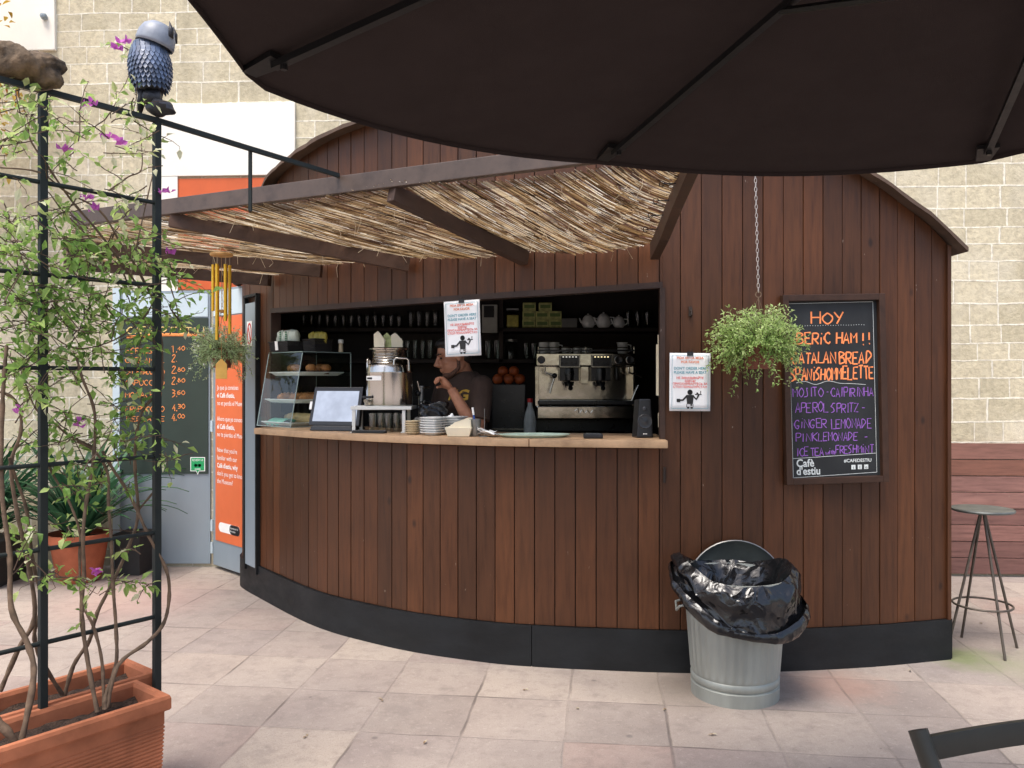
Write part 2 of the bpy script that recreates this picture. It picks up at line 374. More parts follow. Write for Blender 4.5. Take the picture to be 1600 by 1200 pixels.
# ------------------------------------------------------------------ block wall behind
def wallY(X): return 6.47-.05*X
def block_mat():
    m, nt, b, tc = newmat('concrete_blocks')
    o = tc.outputs['Object']
    sx = node(nt, 'SeparateXYZ', {0: o})
    w1 = node(nt, 'TexNoise', {'Vector': o, 'Scale': 1.3, 'Detail': 3}).outputs[0]
    w2 = node(nt, 'TexNoise', {'Vector': o, 'Scale': 9, 'Detail': 4}).outputs[0]
    w1c = math_(nt, 'SUBTRACT', w1, .5); w2c = math_(nt, 'SUBTRACT', w2, .5)
    zz = math_(nt, 'ADD', sx.outputs[2], math_(nt, 'ADD', math_(nt, 'MULTIPLY', w1c, .035), math_(nt, 'MULTIPLY', w2c, .012)))
    zz = math_(nt, 'ADD', zz, math_(nt, 'MULTIPLY', math_(nt, 'SINE', math_(nt, 'MULTIPLY', sx.outputs[2], 7.3)), .022))
    row = math_(nt, 'FLOOR', math_(nt, 'DIVIDE', zz, .151))
    jit = node(nt, 'TexWhiteNoise', {'W': row}, noise_dimensions='1D').outputs['Value']
    xx = math_(nt, 'ADD', sx.outputs[0], math_(nt, 'ADD', math_(nt, 'MULTIPLY', jit, .17), math_(nt, 'MULTIPLY', w2c, .015)))
    xx = math_(nt, 'ADD', xx, math_(nt, 'MULTIPLY', math_(nt, 'SINE', math_(nt, 'ADD', math_(nt, 'MULTIPLY', sx.outputs[0], 9.1), math_(nt, 'MULTIPLY', jit, 30.0))), .035))
    v = node(nt, 'CombineXYZ', {0: xx, 1: zz}).outputs[0]
    br = node(nt, 'TexBrick', {'Vector': v, 'Color1': lin(194, 184, 156), 'Color2': lin(218, 207, 178), 'Mortar': lin(243, 237, 218), 'Scale': 1.0,
              'Mortar Size': .0066, 'Mortar Smooth': .25, 'Bias': 0, 'Brick Width': .262, 'Row Height': .151}, offset=.5)
    n1 = noise_(nt, o, 26, 8, .7); n2 = noise_(nt, o, 3, 5)
    c = mix_(nt, ramp_(nt, n1, [(.3, (.6, .6, .6)), (.6, (0, 0, 0))]), br.outputs[0], lin(150, 140, 118))
    c = mix_(nt, ramp_(nt, n2, [(.5, (0, 0, 0)), (.8, (.5, .5, .5))]), c, lin(224, 216, 196))
    n6 = noise_(nt, node(nt, 'Mapping', {'Vector': o, 'Scale': (2.6, 1, .35)}).outputs[0], 1.6, 5)
    c = mix_(nt, ramp_(nt, n6, [(.52, (0, 0, 0)), (.72, (.4, .4, .4))]), c, lin(150, 142, 124))
    # dirt rising from the paving
    dz = math_(nt, 'ADD', sx.outputs[2], math_(nt, 'MULTIPLY', n2, .8))
    c = mix_(nt, ramp_(nt, dz, [(.35, (.55, .55, .55)), (1.1, (0, 0, 0))]), c, lin(126, 116, 98))
    plug(nt, b, 'Base Color', c); plug(nt, b, 'Roughness', .9); plug(nt, b, 'Specular IOR Level', .2)
    h = math_(nt, 'ADD', math_(nt, 'MULTIPLY', n1, .9), math_(nt, 'MULTIPLY', br.outputs['Fac'], .55))
    bump_(nt, b, h, .8, .012)
    return m
M_BLOCK = block_mat()
M_PLASTER = mk('white_render', lin(238, 234, 222), .85, var=.03, vs=5, bump=.2, bs=40, spec=.2)
M_ORANGE = mk('orange_paint', lin(204, 92, 40), .5, var=.06, vs=6, bump=.05)
M_GREYMETAL = mk('grey_door_paint', lin(138, 150, 158), .38, var=.06, vs=3, bump=.06, bs=25, stretch=(1, 1, .3), spec=.5)
M_LIGHTMETAL = mk('pale_skylit_paint', lin(196, 212, 218), .3, var=.03, vs=3, bump=.0)  # frame and hinge paint; on the top panels its paleness stands in for skylight
M_BLACKRUB = mk('black_rubber', (.012, .012, .013), .6, var=.1)
WA = math.atan(-.05)
def wfr(X, z, d=0):        # frame on the block wall: X along, z up, d toward the viewer
    return Vector((X, wallY(X)-d, z))
bw = thing('block_wall', 'tall wall of rough beige concrete blocks with pale mortar behind the kiosk', 'wall', (0, wallY(0), 0))
mb = MB()
mb.hexa([wfr(-9, 0), wfr(9, 0), wfr(9, 0, -.3), wfr(-9, 0, -.3)], [wfr(-9, 6.5), wfr(9, 6.5), wfr(9, 6.5, -.3), wfr(-9, 6.5, -.3)])
mb.build('blockwork', M_BLOCK, bw)
def wp(px, py): # wall point under a photo pixel
    u = (px-800)/F; Y = 6.47/(1+.05*u); return (u*Y, CH-(py-HZ)/F*Y)
x0, z1 = wp(246, 165); x1, z0 = wp(462, 274)
MB().hexa([wfr(x0, z0, .0), wfr(x1, z0, .0), wfr(x1, z0, -.1), wfr(x0, z0, -.1)][::1] if False else [wfr(x0, z0, .025), wfr(x1, z0, .025), wfr(x1, z0, -.02), wfr(x0, z0, -.02)],
          [wfr(x0, z1, .025), wfr(x1, z1, .025), wfr(x1, z1, -.02), wfr(x0, z1, -.02)]).build('lintel', M_PLASTER, bw, bevel=.004)
xa, _ = wp(246, 300); xb, _ = wp(279, 300)
MB().hexa([wfr(xa, 2.2, .022), wfr(xb, 2.2, .022), wfr(xb, 2.2, -.02), wfr(xa, 2.2, -.02)],
          [wfr(xa, z0-.001, .022), wfr(xb, z0-.001, .022), wfr(xb, z0-.001, -.02), wfr(xa, z0-.001, -.02)]).build('jamb', M_PLASTER, bw)
xc, zc = wp(425, 276)
MB().hexa([wfr(xb+.002, 2.25, .012), wfr(xc+.3, 2.25, .012), wfr(xc+.3, 2.25, -.02), wfr(xb+.002, 2.25, -.02)],
          [wfr(xb+.002, zc-.01, .012), wfr(xc+.3, zc-.01, .012), wfr(xc+.3, zc-.01, -.02), wfr(xb+.002, zc-.01, -.02)]).build('transom_panel', M_ORANGE, bw)
xa, za = wp(24, 15); xb, zb = wp(89, 80)
MB().hexa([wfr(xa-.4, zb, .03), wfr(xb, zb, .03), wfr(xb, zb, -.02), wfr(xa-.4, zb, -.02)],
          [wfr(xa-.4, za+1.2, .03), wfr(xb-.02, za+1.2, .03), wfr(xb-.02, za+1.2, -.02), wfr(xa-.4, za+1.2, -.02)]).build('render_patch', M_PLASTER, bw, bevel=.006)
xd, zd = wp(74, 30)
MB().lathe([(0, .05), (.02, .045), (.028, .02), (.02, 0)], wfr(xd, zd, .03), 12, M=Matrix.Rotation(PI/2, 3, 'X')).build('anchor_cap', M_GREYMETAL, bw, smooth=40)

# plank fence at the right
M_FENCE = plankmat('weathered_fence_boards', [(0, lin(112, 80, 74)), (.4, lin(134, 96, 88)), (.7, lin(150, 112, 103)), (1, lin(130, 88, 72))], .6, axis='x')
fe = thing('plank_fence', 'low weathered brown fence of horizontal boards behind the bar stool', 'fence', (4.3, 6.2, 0))
mb = MB(); nB = 8; hB = 1.01/nB
for i in range(nB):
    z = .02+i*hB; k = R.uniform(-.003, .003)
    mb.box((4.6, 6.22+k, z+hB/2), (3.4, .025, hB-.006), M=Matrix.Rotation(WA, 3, 'Z'))
mb.build('boards', M_FENCE, fe, bevel=.002)
for X in (3.05, 4.6, 6.15):
    MB().box((X, 6.22-.05*(X-4.6)+.05, .5), (.06, .06, 1.0), M=Matrix.Rotation(WA, 3, 'Z')).build('post', M_FENCE, fe, bevel=.003)

# grey service doors at the left with chalk price list and orange banner
M_CHALKGREEN = mk('green_chalkboard', lin(44, 58, 50), .7, var=.08, vs=4, bump=.03)
M_CHALKO = mk('orange_chalk', lin(240, 150, 84), .9, var=.1, vs=80, bump=.2, bs=200)
M_CHALKY = mk('yellow_chalk', lin(236, 206, 132), .9, var=.1, vs=80, bump=.2, bs=200)
M_WHITE = mk('white_print', lin(245, 245, 242), .5, var=.02, bump=0)
M_BLACKP = mk('black_print', (.012, .012, .014), .5, var=.05, bump=0)
M_GREENP = mk('green_print', lin(28, 158, 92), .45, var=.03, bump=0)
DX0, DX1, DY = P(190, 0, 6.6).x, P(331, 0, 6.58).x, 6.585
dr = thing('metal_door', 'grey metal door carrying a dark green price board with orange chalk writing', 'door', ((DX0+DX1)/2, DY, 0))
dfr = frame((DX0, DY, 0), (1, -.01, 0))
dw = DX1-DX0
MB().prism([(0, .03), (dw-.012, .03), (dw-.012, 2.24), (0, 2.24)], -.04, 0, dfr).build('leaf', M_GREYMETAL, dr, bevel=.003)
MB().prism([(.02, 2.03), (dw-.03, 2.03), (dw-.03, 2.22), (.02, 2.22)], .001, .006, dfr).build('top_panel', M_LIGHTMETAL, dr)
MB().prism([(-.06, 0), (-.004, 0), (-.004, 2.26), (-.06, 2.26)], -.05, .012, dfr).build('frame', M_LIGHTMETAL, dr)
bz0, bz1 = CH-(740-HZ)/F*DY, CH-(497-HZ)/F*DY
MB().prism([(.006, bz0), (dw-.028, bz0), (dw-.028, bz1), (.006, bz1)], .002, .008, dfr).build('menu_panel', M_CHALKGREEN, dr)
mb = MB(); k = DY/F
def mX(px): return (px-190)*k
def mZ(py): return CH-(py-HZ)*k
rr = random.Random(3)
chalk(mb, "CAFE D'ESTIU", mX(200), mZ(522), 11*k, 122*k, dfr, .009, d=.0095, rr=rr)
mb.build('board_title', M_CHALKY, dr)
UL = MB()
UL.tube([dfr(mX(200), mZ(527), .0095), dfr(mX(260), mZ(523), .0095), dfr(mX(322), mZ(524), .0095)], [.01, .013, .009], 6, sq=.2, up=(0, -1, 0)).build('underline', M_CHALKO, dr)
for t, pr, y in (('ESPRESSO', '1,40', 552), ('CAFE AMB L', '2,', 567), ('LATTE MACCHIATO', '2,80', 585), ('CAPUCCINO', '2,80', 602), ('MOCACHAI', '3,60', 621), ('FRAPUCCINO', '4,30', 643), ('ICED LATTE', '4,00', 658)):
    mb = MB(); chalk(mb, t, mX(198), mZ(y), 8*k, min(62, 7.4*len(t))*k, dfr, .0062, d=.0095, rr=rr)
    chalk(mb, pr[:2], mX(271), mZ(y-1), 11*k, 9*k, dfr, .0075, d=.0095, rr=rr); chalk(mb, pr[2:], mX(280), mZ(y-4.5), 6.5*k, 12*k, dfr, .0062, d=.0095, rr=rr)
    mb.build('price_line', M_CHALKO, dr)
# review sticker
mb = MB(); sx_, sz_ = mX(300), mZ(736)
sw = 23*k; sh_ = 22*k
out = [(0, 0), (sw*.4, 0), (sw*.5, -.03), (sw*.6, 0), (sw, 0), (sw, sh_), (0, sh_)]
mb.prism([(sx_+a, sz_+b) for a, b in out], .0085, .0095, dfr, m=1)
out2 = [(.006, .006), (sw*.42, .006), (sw*.5, -.018), (sw*.58, .006), (sw-.006, .006), (sw-.006, sh_-.006), (.006, sh_-.006)]
mb.prism([(sx_+a, sz_+b) for a, b in out2], .0098, .0104, dfr, m=0)
textmesh(mb, 'REVIEW US', .024, dfr, sx_+sw/2, sz_+sh_-.032, d=.0108, m=1, sx=.75)
for s_ in (-1, 1):
    mb.lathe([(.0001, 0), (.013, 0)], dfr(sx_+sw/2+s_*.015, sz_+sh_*.42, .011), 12, M=Matrix.Rotation(PI/2, 3, 'X'), m=1)
    mb.lathe([(.0001, 0), (.006, 0)], dfr(sx_+sw/2+s_*.015, sz_+sh_*.42, .0115), 10, M=Matrix.Rotation(PI/2, 3, 'X'), m=0)
mb.prism([(sx_+sw*.3, sz_+sh_*.13), (sx_+sw*.7, sz_+sh_*.13), (sx_+sw*.7, sz_+sh_*.18), (sx_+sw*.3, sz_+sh_*.18)], .0106, .011, dfr, m=1)
mb.build('sticker', [M_GREENP, M_WHITE], dr)

a0 = Vector((P(333, 0, 6.56).x, 6.56, 0)); a1 = Vector((P(383, 0, 6.19).x, 6.19, 0))
sp = thing('folding_door', 'narrow grey door leaf angled forward with a tall orange museum banner', 'door', a0)
sfr = frame(a0, a1-a0); sw_ = (a1-a0).length
MB().prism([(0, .03), (sw_, .03), (sw_, 2.24), (0, 2.24)], -.04, 0, sfr).build('leaf', M_GREYMETAL, sp, bevel=.003)
MB().prism([(.02, 2.03), (sw_-.02, 2.03), (sw_-.02, 2.22), (.02, 2.22)], .001, .006, sfr).build('top_panel', M_LIGHTMETAL, sp)
for z in (.12, .3, 1.1, 1.85):
    MB().tube([sfr(-.004, z, .008), sfr(-.004, z+.09, .008)], .012, 8).build('hinge', M_LIGHTMETAL, sp, smooth=40)
ba = sw_*.1; bb = sw_*.93
ban = MB().prism([(ba, .235), (bb, .235), (bb, 2.02), (ba, 2.02)], .002, .006, sfr).build('banner', mk('orange_banner_print', lin(222, 112, 66), .5, var=.05, vs=3, bump=.05), sp)
z = 1.44; ts = .052
for i, ln in enumerate(['Ja que ja coneixes', "el Cafè d'estiu,", 'no et perdis el Museu', '', 'Ahora que ya conoces', "el Cafè d'estiu,", 'no te pierdas el Museo', '', "Now that you're", 'familiar with our', "Cafè d'estiu, why", "don't you get to know", 'the Museum?']):
    if ln: mb = MB(); textmesh(mb, ln, ts, sfr, ba+.03, z, d=.0065, align='LEFT', sx=.95, bold=.0012 if 'Caf' in ln else 0); mb.build('banner_line', M_WHITE, ban)
    z -= .062
mb = MB()
def pill(x0, x1, z, h, d, m):
    n = 8; o = [(x0+h/2-h/2*math.cos(t), z+h/2*math.sin(t)) for t in [PI/2-PI*i/n+0 for i in range(n+1)]]
    o = [(x0+h/2+h/2*math.cos(PI/2+PI*i/n), z+h/2*math.sin(PI/2+PI*i/n)) for i in range(n+1)]+[(x1-h/2+h/2*math.cos(-PI/2+PI*i/n), z+h/2*math.sin(-PI/2+PI*i/n)) for i in range(n+1)]
    mb.prism(o, d, d+.001, sfr, m=m)
pill(ba+.06, bb-.03, .35, .075, .0065, 0); pill(ba+(bb-ba)*.55, bb-.03, .35, .0751, .008, 1)
textmesh(mb, 'Ajuntament de', .021, sfr, ba+(bb-ba)*.58, .356, d=.0093, align='LEFT', m=0); textmesh(mb, 'Barcelona', .021, sfr, ba+(bb-ba)*.58, .332, d=.0093, align='LEFT', m=0)
mb.build('banner_logo', [M_WHITE, M_BLACKP], ban)

# ------------------------------------------------------------------ kiosk plan curve
WP = [(-2.06, 6.45), (-2.035, 6.15), (-1.975, 5.95), (-1.70, 5.587), (-1.334, 5.135), (-1.099, 4.897), (-.858, 4.715), (-.533, 4.514), (-.13, 4.349),
      (.101, 4.291), (.401, 4.243), (.9, 4.195), (1.38, 4.215), (1.9, 4.285), (2.373, 4.40)]
CV = catmull([Vector((a, b, 0)) for a, b in WP], 24)
CS = [0.0]
for a_, b_ in zip(CV, CV[1:]): CS.append(CS[-1]+(b_-a_).length)
SMAX = CS[-1]
def wat(s, off=0.0, z=0.0):          # point on the wall at arc length s, moved outward by off
    s = min(max(s, 0), SMAX)
    lo, hi = 0, len(CS)-1
    while hi-lo > 1:
        md = (lo+hi)//2
        if CS[md] <= s: lo = md
        else: hi = md
    t = (s-CS[lo])/max(1e-9, CS[hi]-CS[lo])
    p = CV[lo].lerp(CV[hi], t)
    a, b = CV[max(lo-2, 0)], CV[min(hi+2, len(CV)-1)]
    d = (b-a).normalized(); n = Vector((d.y, -d.x, 0))      # curve runs left to right, outward faces the viewer
    q = p+n*off; q.z = z; return q
def spx(px):                          # arc length under photo column px
    lo, hi = .35, SMAX
    f = lambda s: 800+F*wat(s).x/wat(s).y
    for _ in range(50):
        md = (lo+hi)/2
        if f(md) < px: lo = md
        else: hi = md
    return lo
def wtan(s): return (wat(s+.02)-wat(s-.02)).normalized()
ROOFPX = [(381, 425), (395, 362), (410, 320), (427, 290), (440, 272), (480, 242), (530, 213), (604, 184), (700, 160), (830, 146), (1000, 152), (1150, 180), (1270, 228), (1342, 272), (1370, 290), (1414, 323), (1447, 347), (1473, 371), (1486, 386)]
RZ = []
for px_, py_ in ROOFPX:
    s_ = spx(px_); RZ.append((s_, CH-(py_-HZ)/F*wat(s_).y))
RZ[0] = (RZ[0][0], 2.28); RZ = [(0, 2.2)]+RZ
def roofz(s): return interp(RZ, s)
def slab(mb, s0, s1, za, zb, o0, o1, m=0, r=None, n=1):
    for i in range(n):
        a, b = lerp(s0, s1, i/n), lerp(s0, s1, (i+1)/n)
        z0 = za if not callable(za) else None
        zA, zB = (za(a), za(b)) if callable(za) else (za, za)
        tA, tB = (zb(a), zb(b)) if callable(zb) else (zb, zb)
        mb.hexa([wat(a, o1, zA), wat(b, o1, zB), wat(b, o0, zB), wat(a, o0, zA)], [wat(a, o1, tA), wat(b, o1, tB), wat(b, o0, tB), wat(a, o0, tA)], m, r)
def strip(mb, s0, s1, z0, z1, o0, o1, n, m=0):      # continuous curved bar with shared vertices
    vs = []; fs = []
    for i in range(n+1):
        s = lerp(s0, s1, i/n)
        za = z0(s) if callable(z0) else z0; zb = z1(s) if callable(z1) else z1
        vs += [wat(s, o1, za), wat(s, o1, zb), wat(s, o0, zb), wat(s, o0, za)]
    for i in range(n):
        a, b = i*4, (i+1)*4
        for j in range(4): fs.append((a+j, b+j, b+(j+1) % 4, a+(j+1) % 4))
    fs += [(3, 2, 1, 0), (n*4, n*4+1, n*4+2, n*4+3)]
    mb.add(vs, fs, m, .5)

M_PLANK = plankmat('stained_kiosk_planks', [(0, lin(68, 41, 24)), (.3, lin(77, 46, 26)), (.6, lin(85, 50, 28)), (.85, lin(95, 57, 32)), (1, lin(72, 44, 26))], .46)
M_DARKWOOD = plankmat('dark_interior_boards', [(0, lin(34, 25, 21)), (1, lin(48, 35, 29))], .6)
M_PLINTH = mk('black_plinth_paint', lin(25, 27, 29), .55, spec=.3, var=.3, vs=4, bump=.25, bs=30, stretch=(1, 1, 2), rvar=.18)
M_TRIM = plankmat('dark_trim_wood', [(0, lin(46, 34, 30)), (1, lin(62, 45, 38))], .5, axis='n')
M_COUNTER = plankmat('worn_counter_wood', [(0, lin(166, 136, 106)), (1, lin(190, 160, 128))], .5, axis='n', grain=.6)
M_ROOF = plankmat('weathered_roof_boards', [(0, lin(84, 68, 58)), (1, lin(112, 92, 78))], .7, axis='n')
M_RUST = mk('dark_rusted_iron', lin(58, 48, 42), .6, metal=.4, var=.3, bump=.2)
M_DULLSTEEL = mk('dull_steel', lin(150, 150, 148), .4, metal=.8, var=.2, bump=.1)

SW0, SW1 = spx(422), spx(1035.5)        # window
ZC, ZWR = 1.205, 2.009                     # counter top, window top
ZWP = lambda px: lerp(472.5, 449.5, (px-422)/(1035.5-422))
def ZW(s):                              # the window head is a straight board across the curve
    p = wat(s); px = 800+F*p.x/p.y; return CH+(HZ-lerp(489, 449.5, (px-422)/(1035.5-422)))/F*p.y
def ZW2(s): return ZW(s)+.03
ZP = .215                               # plinth height
SP0, SP1 = spx(387), spx(403)           # grey panel at the left corner
ki = thing('kiosk', 'round dark brown plank kiosk bar with arched roof and long serving window', 'kiosk', (.2, 5.2, 0))
mb = MB(); pw = .1085
npl = round(SMAX/pw); pw = SMAX/npl
SEAM = spx(831)
for i in range(npl):
    a, b = i*pw+.0022, (i+1)*pw-.0022
    r = R.random(); o = R.uniform(-.002, .002)-.012
    top = lambda s: roofz(s)+.01
    if b <= SW0 or a >= SW1: slab(mb, a, b, ZP+.002, top, o, o-.02, r=r)
    else:
        cuts = sorted([a, b]+[x for x in (SW0, SW1) if a < x < b])
        for c, d in zip(cuts, cuts[1:]):
            md = (c+d)/2
            if md < SW0 or md > SW1: slab(mb, c, d, ZP+.002, top, o, o-.02, r=r)
            else:
                slab(mb, c, d, ZP+.002, ZC-.05, o, o-.02, r=R.random() if a < SEAM < b else r)
                slab(mb, c, d, ZW2, top, o, o-.02, r=r)
# straight right end wall
for i in range(18):
    y0 = 4.39+i*pw; mb.box((2.365, y0+pw/2, (2.24+ZP)/2), (.02, pw-.004, 2.24-ZP))
mb.build('plank_cladding', M_PLANK, ki, bevel=.0022)
# dark backing behind the gaps, with the window left open
mb = MB()
strip(mb, .02, SW0, 0.02, roofz, -.034, -.05, 20); strip(mb, SW1, SMAX-.01, .02, roofz, -.034, -.05, 30)
strip(mb, SW0+.001, SW1-.001, .02, ZC-.052, -.034, -.05, 40); strip(mb, SW0+.001, SW1-.001, lambda s: ZW(s)+.032, roofz, -.034, -.05, 40)
# inner back wall, left inner wall and inner end wall
mb.box((.2, 6.27, 1.5), (4.2, .04, 3.0)); mb.box((2.33, 5.35, 1.1), (.03, 1.8, 2.2))
mb.build('inner_walls', M_DARKWOOD, ki)
mb = MB()
strip(mb, .02, SEAM-.002, .0, ZP, .006, -.03, 60); strip(mb, SEAM+.002, SMAX+.0, .0, ZP, .006, -.03, 50)
mb.box((2.374, 5.4, ZP/2), (.03, 1.98, ZP))
mb.build('plinth', M_PLINTH, ki, smooth=30)
# roof: arched sheet over the plan, with an overhang
mb = MB(); n = 90; NB = 6
vs = []; fs = []
for i in range(n+1):
    s = lerp(.25, SMAX+.05, i/n)
    over = .07+.004*math.sin(i*1.7)
    if s <= SMAX: p = wat(s, over, roofz(s))
    else:
        q = wat(SMAX, over, roofz(SMAX)); t = s-SMAX
        p = q+wtan(SMAX-.03)*t; p.z = q.z-t*.62
    w = R.uniform(-.002, .002)
    zb = p.z+w
    for dy, dz in ((0, 0), (0, .022+R.uniform(-.003, .004)), (max(.05, 6.3-p.y), .022), (max(.05, 6.3-p.y), .0)):
        vs.append(Vector((p.x, p.y+dy, zb+dz)))
for i in range(n):
    a, b = i*4, (i+1)*4
    for j in range(4): fs.append((a+j, b+j, b+(j+1) % 4, a+(j+1) % 4))
fs += [(3, 2, 1, 0), (n*4, n*4+1, n*4+2, n*4+3)]
mb.add(vs, fs, 0, .4)
mb.build('roof', M_ROOF, ki)
# window trim
mb = MB()
strip(mb, SW0-.0, SW1+.0, ZW, lambda s: ZW(s)+.031, .0, -.07, 50)
slab(mb, SW0-.006, SW0+.016, ZC, ZW(SW0)-.001, .0, -.07); slab(mb, SW1-.014, SW1+.012, ZC, ZW(SW1)-.001, .0, -.07)
mb.build('window_frame', M_TRIM, ki)
# counter, in two lengths that meet at the seam
OVH = [(spx(402), .30), (spx(430), .21), (spx(470), .13), (spx(560), .09), (spx(700), .085), (spx(1030), .1)]
SA = spx(405)
while True:
    q_ = wat(SA, interp(OVH, SA)); 
    if 800+F*q_.x/q_.y > 396: break
    SA += .004
for (a, b) in ((SA, SEAM-.0015), (SEAM+.0015, SW1+.015)):
    mb = MB(); n_ = 40; vs = []
    for i in range(n_+1):
        s = lerp(a, b, i/n_); ov = interp(OVH, s)
        for o_, z_ in ((ov, ZC-.04), (ov, ZC), (-.46, ZC), (-.46, ZC-.04)): vs.append(wat(s, o_, z_))
    mb.add(vs, [(i*4+j, i*4+4+j, i*4+4+(j+1) % 4, i*4+(j+1) % 4) for i in range(n_) for j in range(4)]+[(3, 2, 1, 0), (n_*4, n_*4+1, n_*4+2, n_*4+3)], 0, .5)
    mb.build('counter_top', M_COUNTER, ki, bevel=.006, smooth=35)
# grey corner panel with a small prohibition plate
mb = MB(); strip(mb, SP0, SP1, .2, 2.06, .018, -.009, 10); mb.build('corner_panel', M_GREYMETAL, ki, smooth=30)
mb = MB(); strip(mb, SP0-.03, SP0-.002, .16, 2.1, .022, -.009, 4); strip(mb, SP1+.002, SP1+.02, .16, 2.1, .022, -.009, 4); strip(mb, SP0-.03, SP1+.02, 2.102, 2.12, .024, -.009, 10)
mb.build('panel_edging', M_PLINTH, ki, smooth=30)
M_REDP = mk('red_print', lin(206, 46, 44), .45, var=.05, bump=0)
sm = (SP0+SP1)/2; nfr = frame(wat(sm, .021, CH+(597-522)/F*wat(sm).y), wtan(sm))
mb = MB(); mb.prism([(-.05, -.09), (.05, -.09), (.05, .09), (-.05, .09)], 0, .002, nfr, m=0)
ring = [nfr(.036*math.cos(2*PI*i/24), .072*math.sin(2*PI*i/24), .0028) for i in range(25)]
mb.tube(ring, .007, 6, m=1, sq=.3, up=nfr(0, 0, 1)-nfr(0, 0, 0)); mb.tube([nfr(-.022, .052, .0028), nfr(.022, -.052, .0028)], .007, 6, m=1, sq=.3, up=nfr(0, 0, 1)-nfr(0, 0, 0))
no = mb.build('prohibition_sign', [M_WHITE, M_REDP]); tag(no, 'small white plate with red slashed circle on the kiosk corner', 'sign')
# small ironmongery
mb = MB(); s_ = spx(1079)
mb.tube([wat(s_, .0, 1.87), wat(s_, .02, 1.865), wat(s_, .024, 1.845), wat(s_, .012, 1.835)], .004, 6); mb.box(wat(s_, -.006, 1.865), (.018, .008, .05))
mb.build('wall_hook', M_RUST, ki, smooth=40)
mb = MB(); s_ = spx(1038); mb.tube([wat(s_, .002, .98), wat(s_, .002, 1.06)], .007, 8); mb.build('hinge', M_RUST, ki, smooth=40)
# shelves and back counter
M_SHELF = M_DARKWOOD
for (xa, xb, z) in ((-1.55, 1.12, 1.885), (-1.55, .16, 1.655)):
    MB().box(((xa+xb)/2, 6.1, z), (xb-xa, .28, .028)).build('shelf', M_SHELF, ki, bevel=.002)
MB().box((-.08, 6.1, 1.94), (.03, .28, .6)).build('shelf_divider', M_SHELF, ki)
MB().box((.35, 5.75, 1.075), (2.4, .68, .05)).box((.35, 5.78, .525), (2.36, .6, 1.05)).build('back_counter', M_DARKWOOD, ki, bevel=.003)

# ------------------------------------------------------------------ reed awning
RA = [((.73, 4.165, 2.2), (.69, 3.09, 2.375)), ((.07, 4.275, 2.18), (-.54, 3.635, 2.375)), ((-.57, 4.505, 2.18), (-1.78, 4.23, 2.375)),
      ((-1.15, 4.91, 2.2), (-2.75, 5.0, 2.375)), ((-1.63, 5.47, 2.215), (-3.2, 5.83, 2.375))]
M_BEAM = plankmat('greyed_beam_wood', [(0, lin(84, 70, 62)), (1, lin(106, 90, 80))], .45, axis='n', spec=.5)
M_RAFTER = plankmat('dark_rafter_wood', [(0, lin(62, 46, 38)), (1, lin(84, 62, 50))], .6, axis='n')
def reedmat():
    m, nt, b, tc = newmat('dry_reeds')
    a = node(nt, 'Attribute', attribute_name='rnd').outputs['Fac']
    c = ramp_(nt, a, [(0, lin(86, 66, 46)), (.24, lin(146, 120, 88)), (.5, lin(212, 192, 158)), (.76, lin(242, 232, 210)), (1, lin(252, 250, 242))])
    n = noise_(nt, node(nt, 'Mapping', {'Vector': tc.outputs['Object'], 'Scale': (1, 1, 1)}).outputs[0], 7, 5)
    c = mix_(nt, ramp_(nt, n, [(.55, (0, 0, 0)), (.7, (.6, .6, .6))]), c, lin(140, 114, 84))
    plug(nt, b, 'Base Color', c); plug(nt, b, 'Roughness', .55); plug(nt, b, 'Specular IOR Level', .35)
    t = node(nt, 'BsdfTranslucent', {'Color': c}); x = node(nt, 'MixShader', {0: .75, 1: b.outputs[0], 2: t.outputs[0]})
    nt.links.new(x.outputs[0], nt.nodes['Material Output'].inputs[0]); return m
M_REED = reedmat()
aw = thing('reed_awning', 'sloping awning of straw reed mats on dark rafters over the serving window', 'awning', (-.9, 4.2, 2.2))
def bar(mb, a, b, w, h, zoff=0):
    a, b = Vector(a), Vector(b); d = (b-a).normalized(); sd_ = d.cross(Vector((0, 0, 1))).normalized()*w/2; u = sd_.normalized().cross(d)*h/2
    o = Vector((0, 0, zoff)); mb.hexa([a-sd_-u+o, b-sd_-u+o, b+sd_-u+o, a+sd_-u+o], [a-sd_+u+o, b-sd_+u+o, b+sd_+u+o, a+sd_+u+o], 0)
for i, (a, b) in enumerate(RA):
    a, b = Vector(a), Vector(b)
    mb = MB()
    if i == 0:
        pts = [a, lerp(a, b, .3)+Vector((0, 0, -.012)), lerp(a, b, .65)+Vector((0, 0, .0)), b]
        pts = [Vector(p) for p in pts]
        for k_ in range(3): bar(mb, pts[k_], pts[k_+1], .045, .09, -.03)
    else: bar(mb, a, b, .05, .075, -.03)
    mb.build('rafter', M_RAFTER, aw, bevel=.003)
B0 = Vector((1.25, 2.80, 2.41)); B1 = Vector((-2.45, 4.545, 2.41))
mb = MB(); bar(mb, B0, B1, .04, .08); mb.build('front_beam', M_BEAM, aw, bevel=.003)
mb = MB(); bar(mb, B1+Vector((.02, .05, -.005)), (-3.25, 5.95, 2.405), .045, .085); mb.build('side_beam', M_BEAM, aw, bevel=.003)
